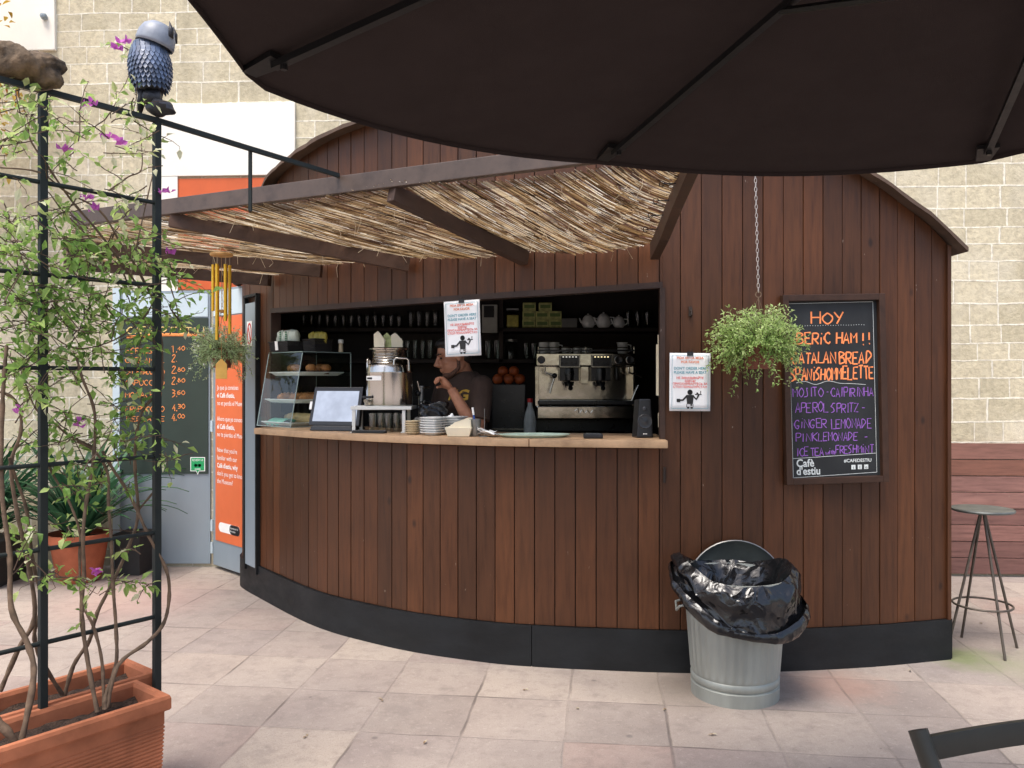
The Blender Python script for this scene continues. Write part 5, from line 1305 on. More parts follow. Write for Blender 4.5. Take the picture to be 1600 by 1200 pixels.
ebox('lower_panel', 838, 992, 633.5, 655, -.05, .158, M_ESTEEL, .01)
ebox('cup_rail', 840, 992, 546.5, 549, -.02, -.012, M_EBLACK, .001)
mb = MB()
for px in (841, 915, 990): mb.tube([E(px, 552, -.016), E(px, 542, -.016)], .004, 6)
mb.tube([E(841, 543, -.016), E(990, 543, -.016)], .004, 6); mb.build('cup_rail', M_ESTEEL, em, smooth=60)
for px in (845.5, 965.5, 983.5):
    g_ = MB().lathe([(.001, .02), (.022, .022), (.026, .018), (.027, 0)], E(px, 562.5, -.0305), 24, M=Matrix.Rotation(PI/2, 3, 'X'), cap=False).build('gauge', M_EBLACK, em, smooth=40)
for px in (889.5, 939):
    f_ = frame(E(px, 564, -.034), (1, 0, 0))
    kb = MB().prism([(-16.5*k, -10.5*k), (16.5*k, -10.5*k), (16.5*k, 9*k), (-16.5*k, 9*k)], -.004, .004, f_).build('keypad', M_EBLACK, em, bevel=.003)
    mb = MB()
    e = [(-15*k, -9.5*k), (15*k, -9.5*k), (15*k, 8*k), (-15*k, 8*k), (-15*k, -9.5*k)]
    for a, b in zip(e, e[1:]): mb.tube([f_(*a, .005), f_(*b, .005)], .0018, 4)
    for j in range(4):
        for q in (0, 1): mb.tube([f_((-11.5+6.2*j+(2.4 if j > 1 else 0))*k+.006*math.cos(t*PI/6), (-4.5)*k+.008*math.sin(t*PI/6), .005) for t in range(13)], .0012, 4, cap=False)
    mb.build('key_outline', M_STEEL, kb)
    mb = MB()
    for j in range(5): mb.box(f_((-10+5*j)*k, 6*k, .0055), (.008, .003, .005))
    mb.build('indicator_light', emat('amber_light', (1, .82, .45), 1.6) if px > 900 else emat('white_light', (1, .95, .85), .8), kb)
    gh = MB().lathe([(.001, .0), (.042, 0), (.045, .05), (.04, .09), (.001, .09)], E(px, 594, .03), 24, cap=False).build('group_head', M_EBLACK, em, smooth=40)
    MB().box(E(px, 584, .06), (30*k, .12, 22*k)).build('group_cover', M_EBLACK, em, bevel=.004)
    mb = MB(); mb.tube([E(px, 597, .02), E(px, 601, -.06), E(px, 606.5, -.13)], [.012, .013, .016], 10); mb.lathe([(.001, -.03), (.03, -.03), (.036, 0), (.001, 0)], E(px, 596, .03), 20, cap=False)
    mb.build('portafilter', M_EBLACK, em, smooth=50)
for pts in (((851, 574), (852, 582), (862, 585), (867, 588)), ((981, 574), (982, 582), (994, 586), (1001, 590)), ((866, 590), (862, 602), (859, 614)), ((996, 602), (990, 615), (985, 628))):
    MB().tube(catmull([E(x, y, -.04) for x, y in pts], 5), .0065, 8).build('steam_pipe', M_STEEL, em, smooth=60)
MB().ball(E(866, 587, -.05), .018, 12, 8).build('steam_knob', M_EBLACK, em, smooth=True)
MB().tube([E(964, 574, .02), E(964.5, 586, .02), E(964.5, 593, .02)], [.008, .012, .008], 10).build('tamper', M_EBLACK, em, smooth=50)
mb = MB(); mb.tube(catmull([E(x, y, -.0525) for x, y in ((897, 642), (902, 638), (904, 645), (909, 639), (912, 645), (917, 641), (921, 645), (926, 640), (931, 643))], 4), .002, 5); mb.build('script_badge', M_STEEL, em)
for px in (846, 984): MB().tube([E(px, 676, .1), E(px, 676, .1)-Vector((0, 0, E(px, 676).z-zb))], .02, 12).build('foot', M_EBLACK, em)
# cups, mugs and jug on the machine
def mug(c, r, h, label, grp, handle=1, cat='cup', mat=None):
    t = thing('cup', label, cat, c, grp); mat = mat or M_CERAMIC
    MB().lathe([(.001, 0), (r*.6, 0), (r*.85, h*.2), (r, h*.6), (r, h), (r*.93, h), (r*.9, h*.5), (r*.5, h*.1), (.001, h*.08)], c, 22, cap=False).build('bowl', mat, t, smooth=40)
    if handle:
        d = Vector((.9, -.4, 0)).normalized()
        MB().tube([c+d*r*.95+UP*h*.8, c+d*(r+h*.25)+UP*h*.75, c+d*(r+h*.3)+UP*h*.45, c+d*r*.93+UP*h*.25], h*.06, 6).build('handle', mat, t, smooth=60)
ztop = E(0, 553).z+.0005
def on_top(px, dy=.26):
    Y = ye+dy; return Vector(((px-800)*Y/F, Y, ztop))
mug(on_top(850), .036, .09, 'tall white mug at the left end of the espresso machine top', 'cups warming on the espresso machine')
mug(on_top(866), .036, .09, 'tall white mug second from the left on the espresso machine', 'cups warming on the espresso machine')
for i, px in enumerate((884, 901.5, 915.5)): mug(on_top(px, .22), .03, .056, ['small white cup next to the tall mugs on the espresso machine', 'middle small white cup on the espresso machine', 'small white cup right of the others on the espresso machine'][i], 'cups warming on the espresso machine')
c = on_top(973)
t = thing('milk_jug', 'white jug with spout at the right end of the espresso machine top', 'jug', c)
MB().lathe([(.001, 0), (.03, 0), (.04, .03), (.036, .06), (.032, .08), (.036, .09), (.03, .088), (.03, .06), (.001, .01)], c, 22, cap=False, fn=lambda w, z: 1+(.25*max(0, math.cos(w-PI))**6 if z > .07 else 0)).build('body', M_CERAMIC, t, smooth=40)
MB().tube([c+Vector((.034, 0, .075)), c+Vector((.058, 0, .07)), c+Vector((.06, 0, .035)), c+Vector((.038, 0, .02))], .005, 6).build('handle', M_CERAMIC, t, smooth=60)
# shelf goods
Z1, Z2 = 1.885+.0145, 1.655+.0145; yS = 6.03; kS = yS/F
def S(px, z): return Vector(((px-800)*kS, yS, z))
for i, (px, w) in enumerate(((919, 10.5), (943, 11.5), (967, 9.5))):
    c = S(px, Z1); t = thing('teapot', ['white teapot at the left of three on the upper shelf', 'middle white teapot of three on the upper shelf', 'white teapot at the right of three on the upper shelf'][i], 'teapot', c, 'teapots on the upper shelf')
    r = w*kS
    MB().lathe([(.001, 0), (r*.65, 0), (r*.95, r*.4), (r, r*.9), (r*.8, r*1.5), (r*.6, r*1.75), (.001, r*1.76)], c, 24, cap=False).build('body', M_CERAMIC, t, smooth=50)
    MB().lathe([(r*.62, r*1.77), (r*.4, r*1.95), (r*.1, r*2.0), (r*.16, r*2.12), (.001, r*2.22)], c, 18, cap=False).build('lid', M_CERAMIC, t, smooth=50)
    MB().tube([c+Vector((r*.85, 0, r*1.5)), c+Vector((r*1.4, -.01, r*1.45)), c+Vector((r*1.4, -.01, r*.8)), c+Vector((r*.9, 0, r*.5))], r*.1, 6).build('handle', M_CERAMIC, t, smooth=60)
    MB().tube([c+Vector((-r*.8, -.01, r*.6)), c+Vector((-r*1.15, -.02, r*1.0)), c+Vector((-r*1.35, -.02, r*1.5))], [r*.2, r*.14, r*.1], 8).build('spout', M_CERAMIC, t, smooth=60)
M_TEA = mk('tea_box_card', lin(176, 178, 108), .6, var=.3, vs=30, bump=0); M_TEAB = mk('tea_box_band', lin(96, 120, 60), .6, bump=0)
bx = [(826, 0), (847, 0), (868, 0), (826.5, 1), (847, 1), (867, 1), (827, 2), (852, 2)]
nm = ['bottom left', 'bottom middle', 'bottom right', 'left of the second layer', 'middle of the second layer', 'right of the second layer', 'top left', 'top right']
for i, (px, lv) in enumerate(bx):
    h = 13*kS; c = S(px, Z1+lv*(h+.0008)); w = 20*kS
    t = MB().box(c+Vector((0, .02, h/2)), (w, .1, h)).build('tea_box', M_TEA, bevel=.001); tag(t, 'green and yellow tea box, %s of the pile' % nm[i], 'box', 'tea boxes on the upper shelf')
    MB().box(c+Vector((0, -.0305, h*.55)), (w*.8, .001, h*.4)).build('band', M_TEAB, t)
c = S(801, Z1); t = thing('storage_jar', 'square glass jar of yellow sachets left of the tea boxes', 'jar', c)
MB().box(c+Vector((0, 0, .066)), (.098, .098, .132)).build('glass', M_GLASSD, t, bevel=.008)
MB().box(c+Vector((0, 0, .05)), (.086, .086, .09)).build('contents', M_YPACK, t, bevel=.008); MB().box(c+Vector((0, 0, .1385)), (.09, .09, .012)).build('lid', M_DULLSTEEL, t, bevel=.003)
o = MB().box(S(889, Z1)+Vector((0, 0, .036)), (24*kS, .12, .07)).build('grey_tub', mk('grey_tub', lin(112, 112, 108), .6), bevel=.006); tag(o, 'low grey tub between the tea boxes and the teapots', 'tub')
# glasses on shelves: tumblers in rows
def glass_row(pxs, z, r, h, lab, grp, y=0):
    base = None
    for i, px in enumerate(pxs):
        c = S(px, z+.0005)+Vector((0, y, 0))
        if base is None: base = tumbler_mb(c, r, h).build('glass_tumbler', M_GLASSD, smooth=50, loc=c); o = base
        else: o = base.copy(); COL.objects.link(o); o.location = c
        tag(o, lab, 'glass', grp)
glass_row([474+12.5*i for i in range(13)], Z1, .024, .1, 'upturned small glass in the dim row on the upper left shelf', 'glasses on the upper left shelf')
glass_row([642, 655, 668, 681], Z1, .026, .13, 'tall glass on the upper shelf left of the hanging notice', 'tall glasses on the upper shelf')
glass_row([982, 997, 1012], Z1, .028, .13, 'tall glass on the upper shelf right of the teapots', 'glasses right of the teapots')
glass_row([636, 648, 660, 672], Z2, .025, .14, 'tall glass on the lower shelf behind the urn', 'tall glasses behind the urn')
glass_row([762, 776], Z2, .032, .14, 'wide tall glass on the lower shelf right of the barista', 'glasses right of the barista')
glass_row([822, 834], Z2, .026, .12, 'glass on the lower shelf left of the espresso machine', 'glasses left of the espresso machine')
c = S(799, Z2+.0005); t = thing('preserving_jar', 'large glass jar with metal lid on the lower shelf', 'jar', c)
MB().lathe([(.001, 0), (.045, 0), (.048, .1), (.04, .12), (.04, .128), (.001, .128)], c, 24, cap=False).build('glass', M_GLASSD, t, smooth=40); MB().lathe([(.001, .129), (.043, .129), (.043, .146), (.001, .147)], c, 24, cap=False).build('lid', M_DULLSTEEL, t, smooth=40)
# control box on the divider
f_ = frame(P(765, 498, 5.93), (1, 0, 0)); t = thing('control_box', 'pale grey control box with a dark window hanging beside the notice', 'control box', f_(0, -.1, 0)); kb_ = 5.93/F
MB().prism([(-12*kb_, -22*kb_), (12*kb_, -22*kb_), (12*kb_, 22*kb_), (-12*kb_, 22*kb_)], -.05, 0, f_).build('casing', mk('grey_casing', lin(160, 160, 152), .5), t, bevel=.004)
MB().prism([(-9*kb_, 2*kb_), (7*kb_, 2*kb_), (7*kb_, 20*kb_), (-9*kb_, 20*kb_)], .0005, .003, f_).build('window', M_EBLACK, t)
# juicer crate with oranges
yo = 5.72; zo = CH-(600-HZ)/F*yo
c = Vector(((795-800)/F*yo, yo, 1.1005))
t = thing('juice_crate', 'dark crate box under the oranges on the back counter', 'crate', c)
hC = zo-1.1005
MB().box(c+Vector((0, 0, hC/2)), (.23, .28, hC)).build('crate', M_EBLACK, t, bevel=.006)
MB().box(c+Vector((0, -.15, hC*.2)), (.22, .012, .012)).build('rail', M_STEEL, t)
M_OR = mk('orange_peel', lin(160, 74, 26), .55, var=.1, bump=.2, bs=200)
for i, (x, y, z) in enumerate(((-.075, -.08, 0), (0, -.085, 0), (.072, -.07, 0), (-.04, -.02, .055), (.035, -.03, .055), (-.08, .03, 0), (.08, .03, 0), (0, .02, 0))):
    o = MB().ball(c+Vector((x, y, hC+.034+z)), .037, 16, 10).build('orange', M_OR, smooth=True); tag(o, 'orange in the heap on the dark crate behind the barista', 'orange', 'oranges on the crate')
# milk bottle
c = P(828, 0, 5.45); c.z = 1.1005
t = thing('bottle', 'whitish plastic bottle with red cap left of the espresso machine', 'bottle', c)
MB().lathe([(.001, 0), (.04, 0), (.042, .14), (.03, .2), (.016, .24), (.016, .262), (.001, .262)], c, 22, cap=False).build('body', mk('cloudy_plastic', lin(190, 192, 186), .35, bump=0), t, smooth=40)
MB().lathe([(.001, .263), (.018, .263), (.018, .29), (.001, .29)], c, 16, cap=False).build('cap', M_REDP, t, smooth=40)
# pale cards pinned on the right jamb inside
for i, (px, y0, y1) in enumerate(((1030.5, 523, 543), (1028, 538, 618), (1031, 645, 668))):
    Y = 4.30; a, b = P(px, y0, Y), P(px, y1, Y)
    o = MB().box(((a.x)-.004*0, Y, (a.z+b.z)/2), (.006, .045, a.z-b.z), M=Matrix.Rotation(.12, 3, 'Z')).build('price_card', M_NAPKIN); tag(o, ['short pale card at the top of the right window jamb', 'long pale paper strip on the right window jamb', 'small pale card near the counter on the right jamb'][i], 'card', 'cards on the window jamb')

# ------------------------------------------------------------------ barista
def remesh(mb, name, mat, parent, voxel, smooth_it=2, loc=None):
    o = mb.build(name+'_raw', mat, parent, loc=loc)
    m = o.modifiers.new('r', 'REMESH'); m.mode = 'VOXEL'; m.voxel_size = voxel; m.use_smooth_shade = True
    s_ = o.modifiers.new('s', 'SMOOTH'); s_.iterations = smooth_it; s_.factor = .5
    bpy.context.view_layer.update()
    me = bpy.data.meshes.new_from_object(o.evaluated_get(bpy.context.evaluated_depsgraph_get()))
    me.name = name; me.polygons.foreach_set('use_smooth', [True]*len(me.polygons))
    o.modifiers.clear(); old = o.data; o.data = me; bpy.data.meshes.remove(old); o.name = name
    me.materials.clear(); me.materials.append(mat)
    return o
def skinmat():
    m, nt, b, tc = newmat('skin')
    n = noise_(nt, tc.outputs['Object'], 22, 5); c = ramp_(nt, n, [(.3, lin(150, 100, 76)), (.7, lin(176, 124, 96))])
    plug(nt, b, 'Base Color', c); plug(nt, b, 'Roughness', .5); plug(nt, b, 'Subsurface Weight', .08); plug(nt, b, 'Subsurface Radius', (.02, .008, .004)); bump_(nt, b, noise_(nt, tc.outputs['Object'], 160, 3), .12, .002)
    return m
M_SKIN = skinmat(); M_SHIRT = mk('brown_tshirt_cotton', lin(66, 50, 42), .9, var=.1, vs=6, bump=.55, bs=9, bd=.03); M_HAIR = mk('dark_hair', lin(28, 21, 18), .6, var=.4, vs=50, bump=.8, bs=120)
M_BEARD = mk('dark_stubble', lin(96, 66, 52), .8, var=.4, vs=90, bump=.5, bs=200); M_JEANS = mk('dark_trousers', lin(40, 42, 52), .9, var=.1)
FL = 0.0
pe_ = thing('person', 'barista in a dark brown t-shirt with yellow lettering, looking down behind the counter', 'person', (-.30, 4.98, FL))
hc = Vector((-.36, 4.945, 1.655))
hf = Vector((-.93, -.33, -.30)).normalized(); hl = Vector((0, 0, 1)).cross(hf).normalized(); hu = hf.cross(hl).normalized()
MH = Matrix((hf, hl, hu)).transposed()
def H(x, y, z): return hc+MH @ Vector((x, y, z))
body = MB()
body.ball(H(-.012, 0, .028), (.1, .078, .095), 24, 14, M=MH)
body.ball(H(.03, 0, -.04), (.064, .06, .078), 20, 12, M=MH)
body.ball(H(.05, 0, -.092), (.042, .042, .03), 16, 10, M=MH)              # chin and jaw
body.ball(H(.0, .045, -.06), (.05, .018, .04), 12, 8, M=MH); body.ball(H(.0, -.045, -.06), (.05, .018, .04), 12, 8, M=MH)
body.tube([H(.082, 0, .028), H(.1, 0, .002), H(.119, 0, -.022), H(.098, 0, -.035)], [.010, .012, .0155, .010], 10)   # nose
for s_ in (-1, 1):
    body.ball(H(.1, s_*.012, -.026), .011, 10, 6)
    body.ball(H(.075, s_*.034, .034), (.018, .024, .009), 10, 6, M=MH)    # brow
    body.ball(H(.058, s_*.042, -.018), (.022, .018, .02), 10, 6, M=MH)    # cheek
    body.ball(H(-.012, s_*.08, -.004), (.02, .009, .032), 10, 8, M=MH)    # ear
body.ball(H(.092, 0, -.056), (.011, .024, .007), 10, 6, M=MH); body.ball(H(.09, 0, -.068), (.011, .021, .008), 10, 6, M=MH)   # lips
body.tube([H(-.03, 0, -.03), Vector((-.318, 4.975, 1.60)), Vector((-.302, 4.985, 1.53))], [.058, .058, .07], 16)
tf = Vector((-.75, -.66, 0)); tl = Vector((.66, -.75, 0))
tc_ = Vector((-.30, 4.985, 0))
def T_(l, f, z): return tc_+tl*l+tf*f+UP*z
MT = Matrix((tl, tf, UP)).transposed()
def torso(mb, g):
    secs = [(.90, .165, .115, 0), (1.02, .155, .105, 0), (1.14, .158, .11, .005), (1.25, .174, .12, .01), (1.35, .19, .127, .015), (1.43, .196, .12, .01), (1.49, .18, .1, 0), (1.535, .128, .078, -.005), (1.565, .078, .06, -.01)]
    n = 28; vs = []
    for z, a, b, f in secs:
        for j in range(n):
            w = 2*PI*j/n; c, s_ = math.cos(w), math.sin(w)
            vs.append(T_((a+g)*math.copysign(abs(c)**.85, c), f+(b+g)*math.copysign(abs(s_)**.9, s_), z))
    fs = [(i*n+j, i*n+(j+1) % n, (i+1)*n+(j+1) % n, (i+1)*n+j) for i in range(len(secs)-1) for j in range(n)]+[tuple(range(n-1, -1, -1)), tuple(range((len(secs)-1)*n, len(secs)*n))]
    mb.add(vs, fs)
torso(body, -.006)
SL = T_(.182, 0, 1.48); SR = T_(-.182, 0, 1.48)
EL = Vector((-.205, 4.745, 1.20)); HLp = Vector((-.352, 4.715, 1.46)); ER = Vector((-.47, 5.02, 1.19)); HRp = Vector((-.53, 4.84, 1.10))
for s_, e_, h_ in ((SL, EL, HLp), (SR, ER, HRp)):
    body.ball(s_, (.058, .058, .055), 14, 8)
    body.tube([s_, s_.lerp(e_, .3), s_.lerp(e_, .7), e_], [.055, .053, .045, .04], 14)
    body.ball(e_, .04, 12, 8)
    body.tube([e_, e_.lerp(h_, .25), e_.lerp(h_, .7), h_], [.04, .044, .033, .027], 14)
# hands: palm, four curled fingers of unequal length, thumb from the side
def hand(h_, d, side, back):
    d = Vector(d).normalized(); side = Vector(side); side = (side-d*side.dot(d)).normalized(); nb = d.cross(side).normalized()
    if nb.dot(Vector(back)) < 0: nb = -nb
    palm = h_+d*.045
    body.ball(palm, (.05, .043, .021), 14, 8, M=Matrix((d, side, nb)).transposed())
    for i, (o, L) in enumerate(((-.031, .9), (-.011, 1.02), (.011, 1.0), (.031, .8))):
        p = h_+d*.082+side*o+nb*.004
        a = p+(d*.6-nb*.55)*.034*L; b = a+(d*-.25-nb*.9)*.024*L; c = b+(d*-.85-nb*.2)*.018*L
        body.tube([p-d*.02, p, a, b, c], [.0098, .0098, .009, .0082, .007], 10)
    th = h_+d*.02-side*.036
    body.tube([h_+d*.005-side*.02, th, th+(d*.8-side*.25-nb*.5)*.032, th+(d*.85+side*.25-nb*.9)*.055], [.014, .0125, .0105, .0085], 10)
hand(HLp, (-.55, -.1, .55), (.3, -.9, .1), (.5, -.3, .8))
hand(HRp, (-.3, -.8, .1), (.9, -.3, 0), (0, 0, 1))
for s_ in (-1, 1):
    hp = T_(.09*s_, 0, .92); kn = T_(.1*s_, .03, .48); an = T_(.1*s_, -.01, .08)
    body.tube([hp, hp.lerp(kn, .5), kn, kn.lerp(an, .35), an], [.09, .078, .055, .054, .036], 14)
    body.tube([an, an-UP*.045, an-UP*.045+tf*.14], [.036, .036, .03], 12)
bo = remesh(body, 'body', M_SKIN, pe_, .0052, 2)
sh = MB(); torso(sh, .008)
for s_, e_ in ((SL, EL), (SR, ER)):
    sh.ball(s_, (.068, .068, .064), 14, 8)
    sh.tube([s_, s_.lerp(e_, .35), s_.lerp(e_, .74)], [.066, .07, .068], 16)
so = remesh(sh, 'tshirt', M_SHIRT, pe_, .008, 3)
def shirt_uncover(): pass
# trousers
tr_ = MB()
for s_ in (-1, 1):
    hp = T_(.09*s_, 0, .93); kn = T_(.1*s_, .03, .48); an = T_(.1*s_, -.01, .07)
    tr_.tube([hp, hp.lerp(kn, .5), kn, kn.lerp(an, .35), an], [.1, .088, .066, .064, .055], 14)
tr_.ball(T_(0, 0, .93), (.16, .12, .1), 16, 10, M=MT)
remesh(tr_, 'trousers', M_JEANS, pe_, .012, 2)
# hair and stubble
hr = MB(); hr.ball(H(-.022, 0, .044), (.1, .083, .09), 28, 16, M=MH, fn=lambda q: q*(1+.02*math.sin(q.x*130)*math.sin(q.y*140)*math.sin(q.z*110)))
hr.ball(H(-.07, 0, -.01), (.045, .068, .06), 18, 10, M=MH); hr.ball(H(.035, 0, .095), (.05, .06, .03), 16, 10, M=MH)
remesh(hr, 'hair', M_HAIR, pe_, .006, 1)
be = MB()
be.ball(H(.052, 0, -.094), (.0425, .0435, .031), 18, 10, M=MH)
for s_ in (-1, 1): be.tube([H(.05, s_*.03, -.098), H(.028, s_*.047, -.088), H(.0, s_*.058, -.07), H(-.008, s_*.066, -.03), H(-.006, s_*.07, .01)], [.018, .0165, .0145, .011, .007], 10)
be.ball(H(.0935, 0, -.0455), (.0095, .027, .005), 10, 6, M=MH)
remesh(be, 'beard', M_BEARD, pe_, .006, 1)
M_EYE = mk('eye_dark', lin(40, 30, 26), .2, bump=0)
for s_ in (-1, 1):
    MB().ball(H(.083, s_*.033, .012), (.007, .013, .006), 12, 8, M=MH).build('eye', M_EYE, pe_, smooth=True)
    MB().tube([H(.09, s_*.014, .034), H(.092, s_*.034, .04), H(.078, s_*.054, .034)], [.004, .005, .003], 6).build('eyebrow', M_HAIR, pe_, smooth=True)
# lettering on the chest, laid onto the shirt
from mathutils.bvhtree import BVHTree
so_off = origin(so)
bvh = BVHTree.FromPolygons([v.co+so_off for v in so.data.vertices], [tuple(p.vertices) for p in so.data.polygons])
lf = frame(T_(.105, .3, 1.425), -tl*-1, UP)
mb = MB()
for ch_, x in (('M', -.036), ('G', .036)): textmesh(mb, ch_, .085, lf, x, -.03, d=0, bold=.003)
mb.v = [(lambda hit: (hit[0]+tf*.002) if hit[0] is not None else v)(bvh.ray_cast(v, -tf)) for v in mb.v]
mb.build('shirt_lettering', mk('yellow_shirt_print', lin(206, 164, 60), .7, bump=0), so)

# ------------------------------------------------------------------ trellis, planters, climbing plants
M_TRELLIS = mk('dark_green_grey_paint', lin(36, 42, 41), .6, spec=.3, var=.15, vs=10, bump=.1)
M_TERRA = mk('terracotta', lin(170, 106, 76), .85, var=.28, vs=5, bump=.35, bs=45, spec=.25)
M_SOIL = mk('potting_soil', lin(64, 48, 38), .95, var=.4, vs=30, bump=1, bs=60, bd=.02)
M_STEM = mk('woody_stem', lin(112, 92, 74), .85, var=.3, vs=30, bump=.5, bs=80)
M_TWIG = mk('thin_twig', lin(84, 66, 52), .8, var=.25, vs=30)
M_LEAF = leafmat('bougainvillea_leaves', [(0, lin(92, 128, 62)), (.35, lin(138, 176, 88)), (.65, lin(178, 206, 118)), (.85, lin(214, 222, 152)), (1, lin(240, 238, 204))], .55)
M_BRACT = leafmat('magenta_bracts', [(0, lin(190, 92, 180)), (1, lin(216, 124, 208))], .4)
T0 = Vector((-1.289, 2.95, 0)); TD = Vector((-.62, -.785, 0)).normalized()
def tpl(px):
    u = (px-800)/F; t = (T0.x-u*T0.y)/(u*TD.y-TD.x); return T0+TD*t
def T(px, py, d=0.0):
    p = tpl(px); Y = p.y+d; return P(px, py, Y)
tl_ = thing('trellis', 'dark metal trellis frame with square posts and rungs in front of the kiosk', 'trellis', T0)
rungZ = [2.45, 2.15, 1.85, 1.546, 1.23, .955, .65]
pA, pB = tpl(245), tpl(67); end = T0+TD*1.4
Mtr = Matrix((TD, Vector((-TD.y, TD.x, 0)), UP)).transposed()
for p in (pA, pB, pB+(pB-pA)*1.05, pB+(pB-pA)*2.1):
    MB().box(p+UP*1.22, (.024, .024, 2.44), M=Mtr).build('post', M_TRELLIS, tl_, bevel=.002)
for i, z in enumerate(rungZ):
    a = pA+TD*-.012; b = pB+(pB-pA)*2.15
    if i == 0:
        b2 = Vector((-.80, 3.745, 2.452)); MB().tube([b+UP*z, pA+UP*z, b2], .0125, 4, sq=1).build('top_rail', M_TRELLIS, tl_)
    else: MB().tube([a+UP*z, b+UP*z], .0078, 8).build('rung', M_TRELLIS, tl_, smooth=60)
q = P(391, 236, 3.33); MB().tube([q, Vector((q.x, q.y, 2.2)), Vector((q.x, q.y, 0.0))][:2], .009, 4).build('strut', M_TRELLIS, tl_)

def planter(rc, label, L=1.15, W_=.235, H_=.44):
    # rc = right front top corner
    ax = TD; wd = Vector((-.62*0-.206, .114, 0)); wd = Vector((TD.y, -TD.x, 0)); wd = wd if wd.x < 0 else -wd
    c0 = Vector((rc.x, rc.y, 0)); t = thing('planter', label, 'planter', c0+ax*L/2+wd*W_/2, 'terracotta trough planters')
    def q(a, b, z): return c0+ax*a+wd*b+UP*z
    mb = MB(); rows = [(0, .022), (.0, .36)]
    # ribbed wall built from stacked rings
    def ring(ins, z): return [q(ins, ins, z), q(L-ins, ins, z), q(L-ins, W_-ins, z), q(ins, W_-ins, z)]
    R_ = []
    z = 0; R_.append(ring(.03, 0.0))
    nrib = 24
    for i in range(nrib):
        z0 = .03+i*(H_-.13)/nrib; h = (H_-.13)/nrib; ins = .03-.012*i/nrib
        R_ += [ring(ins, z0), ring(ins-.0035, z0+h*.3), ring(ins-.0035, z0+h*.65), ring(ins, z0+h*.95)]
    R_ += [ring(.016, H_-.095), ring(.016, H_-.052), ring(.004, H_-.05), ring(.0, H_-.044), ring(.0, H_-.01), ring(.004, H_), ring(.022, H_), ring(.028, H_-.012), ring(.032, H_-.09)]
    vs = [p for r in R_ for p in r]; n = len(R_)
    fs = [(i*4+j, i*4+(j+1) % 4, (i+1)*4+(j+1) % 4, (i+1)*4+j) for i in range(n-1) for j in range(4)]+[(3, 2, 1, 0), ((n-1)*4, (n-1)*4+1, (n-1)*4+2, (n-1)*4+3)]
    mb.add(vs, fs); mb.build('trough', M_TERRA, t, bevel=.0015)
    g_ = MB().grid(lambda u, v: q(.031+u*(L-.062), .031+v*(W_-.062), H_-.052+.012*math.sin(u*37+v*5)*math.sin(v*19+u*11)), 60, 12); g_.build('soil', M_SOIL, t, smooth=True)
    return t
pc1 = P(268, 1086, 2.755); pc1.z = 0
planter(pc1, 'ribbed terracotta trough planter nearest the camera')
wd_ = Vector((TD.y, -TD.x, 0)); wd_ = wd_ if wd_.x < 0 else -wd_
pc2 = pc1+wd_*.247-TD*.09
planter(pc2, 'ribbed terracotta trough planter behind the front one')

rl = random.Random(42)
def leaf(mb, p, d, up, L, w, r):
    d = d.normalized(); s_ = d.cross(up)
    if s_.length < 1e-4: s_ = d.orthogonal()
    s_.normalize(); n = s_.cross(d)
    c = rl.uniform(-.45, .12)*L; f = rl.uniform(.05, .5)*w
    a = p; m1 = p+d*L*.4+s_*w/2+n*f; m2 = p+d*L*.4-s_*w/2+n*f; m0 = p+d*L*.42; k1 = p+d*L*.75+s_*w*.3+n*(f*.5+c*.4); k2 = p+d*L*.75-s_*w*.3+n*(f*.5+c*.4); k0 = p+d*L*.75+n*c*.4; tip = p+d*L+n*c
    mb.add([a, m1, m2, m0, k1, k2, k0, tip], [(0, 1, 3), (0, 3, 2), (1, 4, 6, 3), (3, 6, 5, 2), (4, 7, 6), (6, 7, 5)], 0, r)
def rv(k=1): return Vector((rl.gauss(0, k), rl.gauss(0, k), rl.gauss(0, k)))
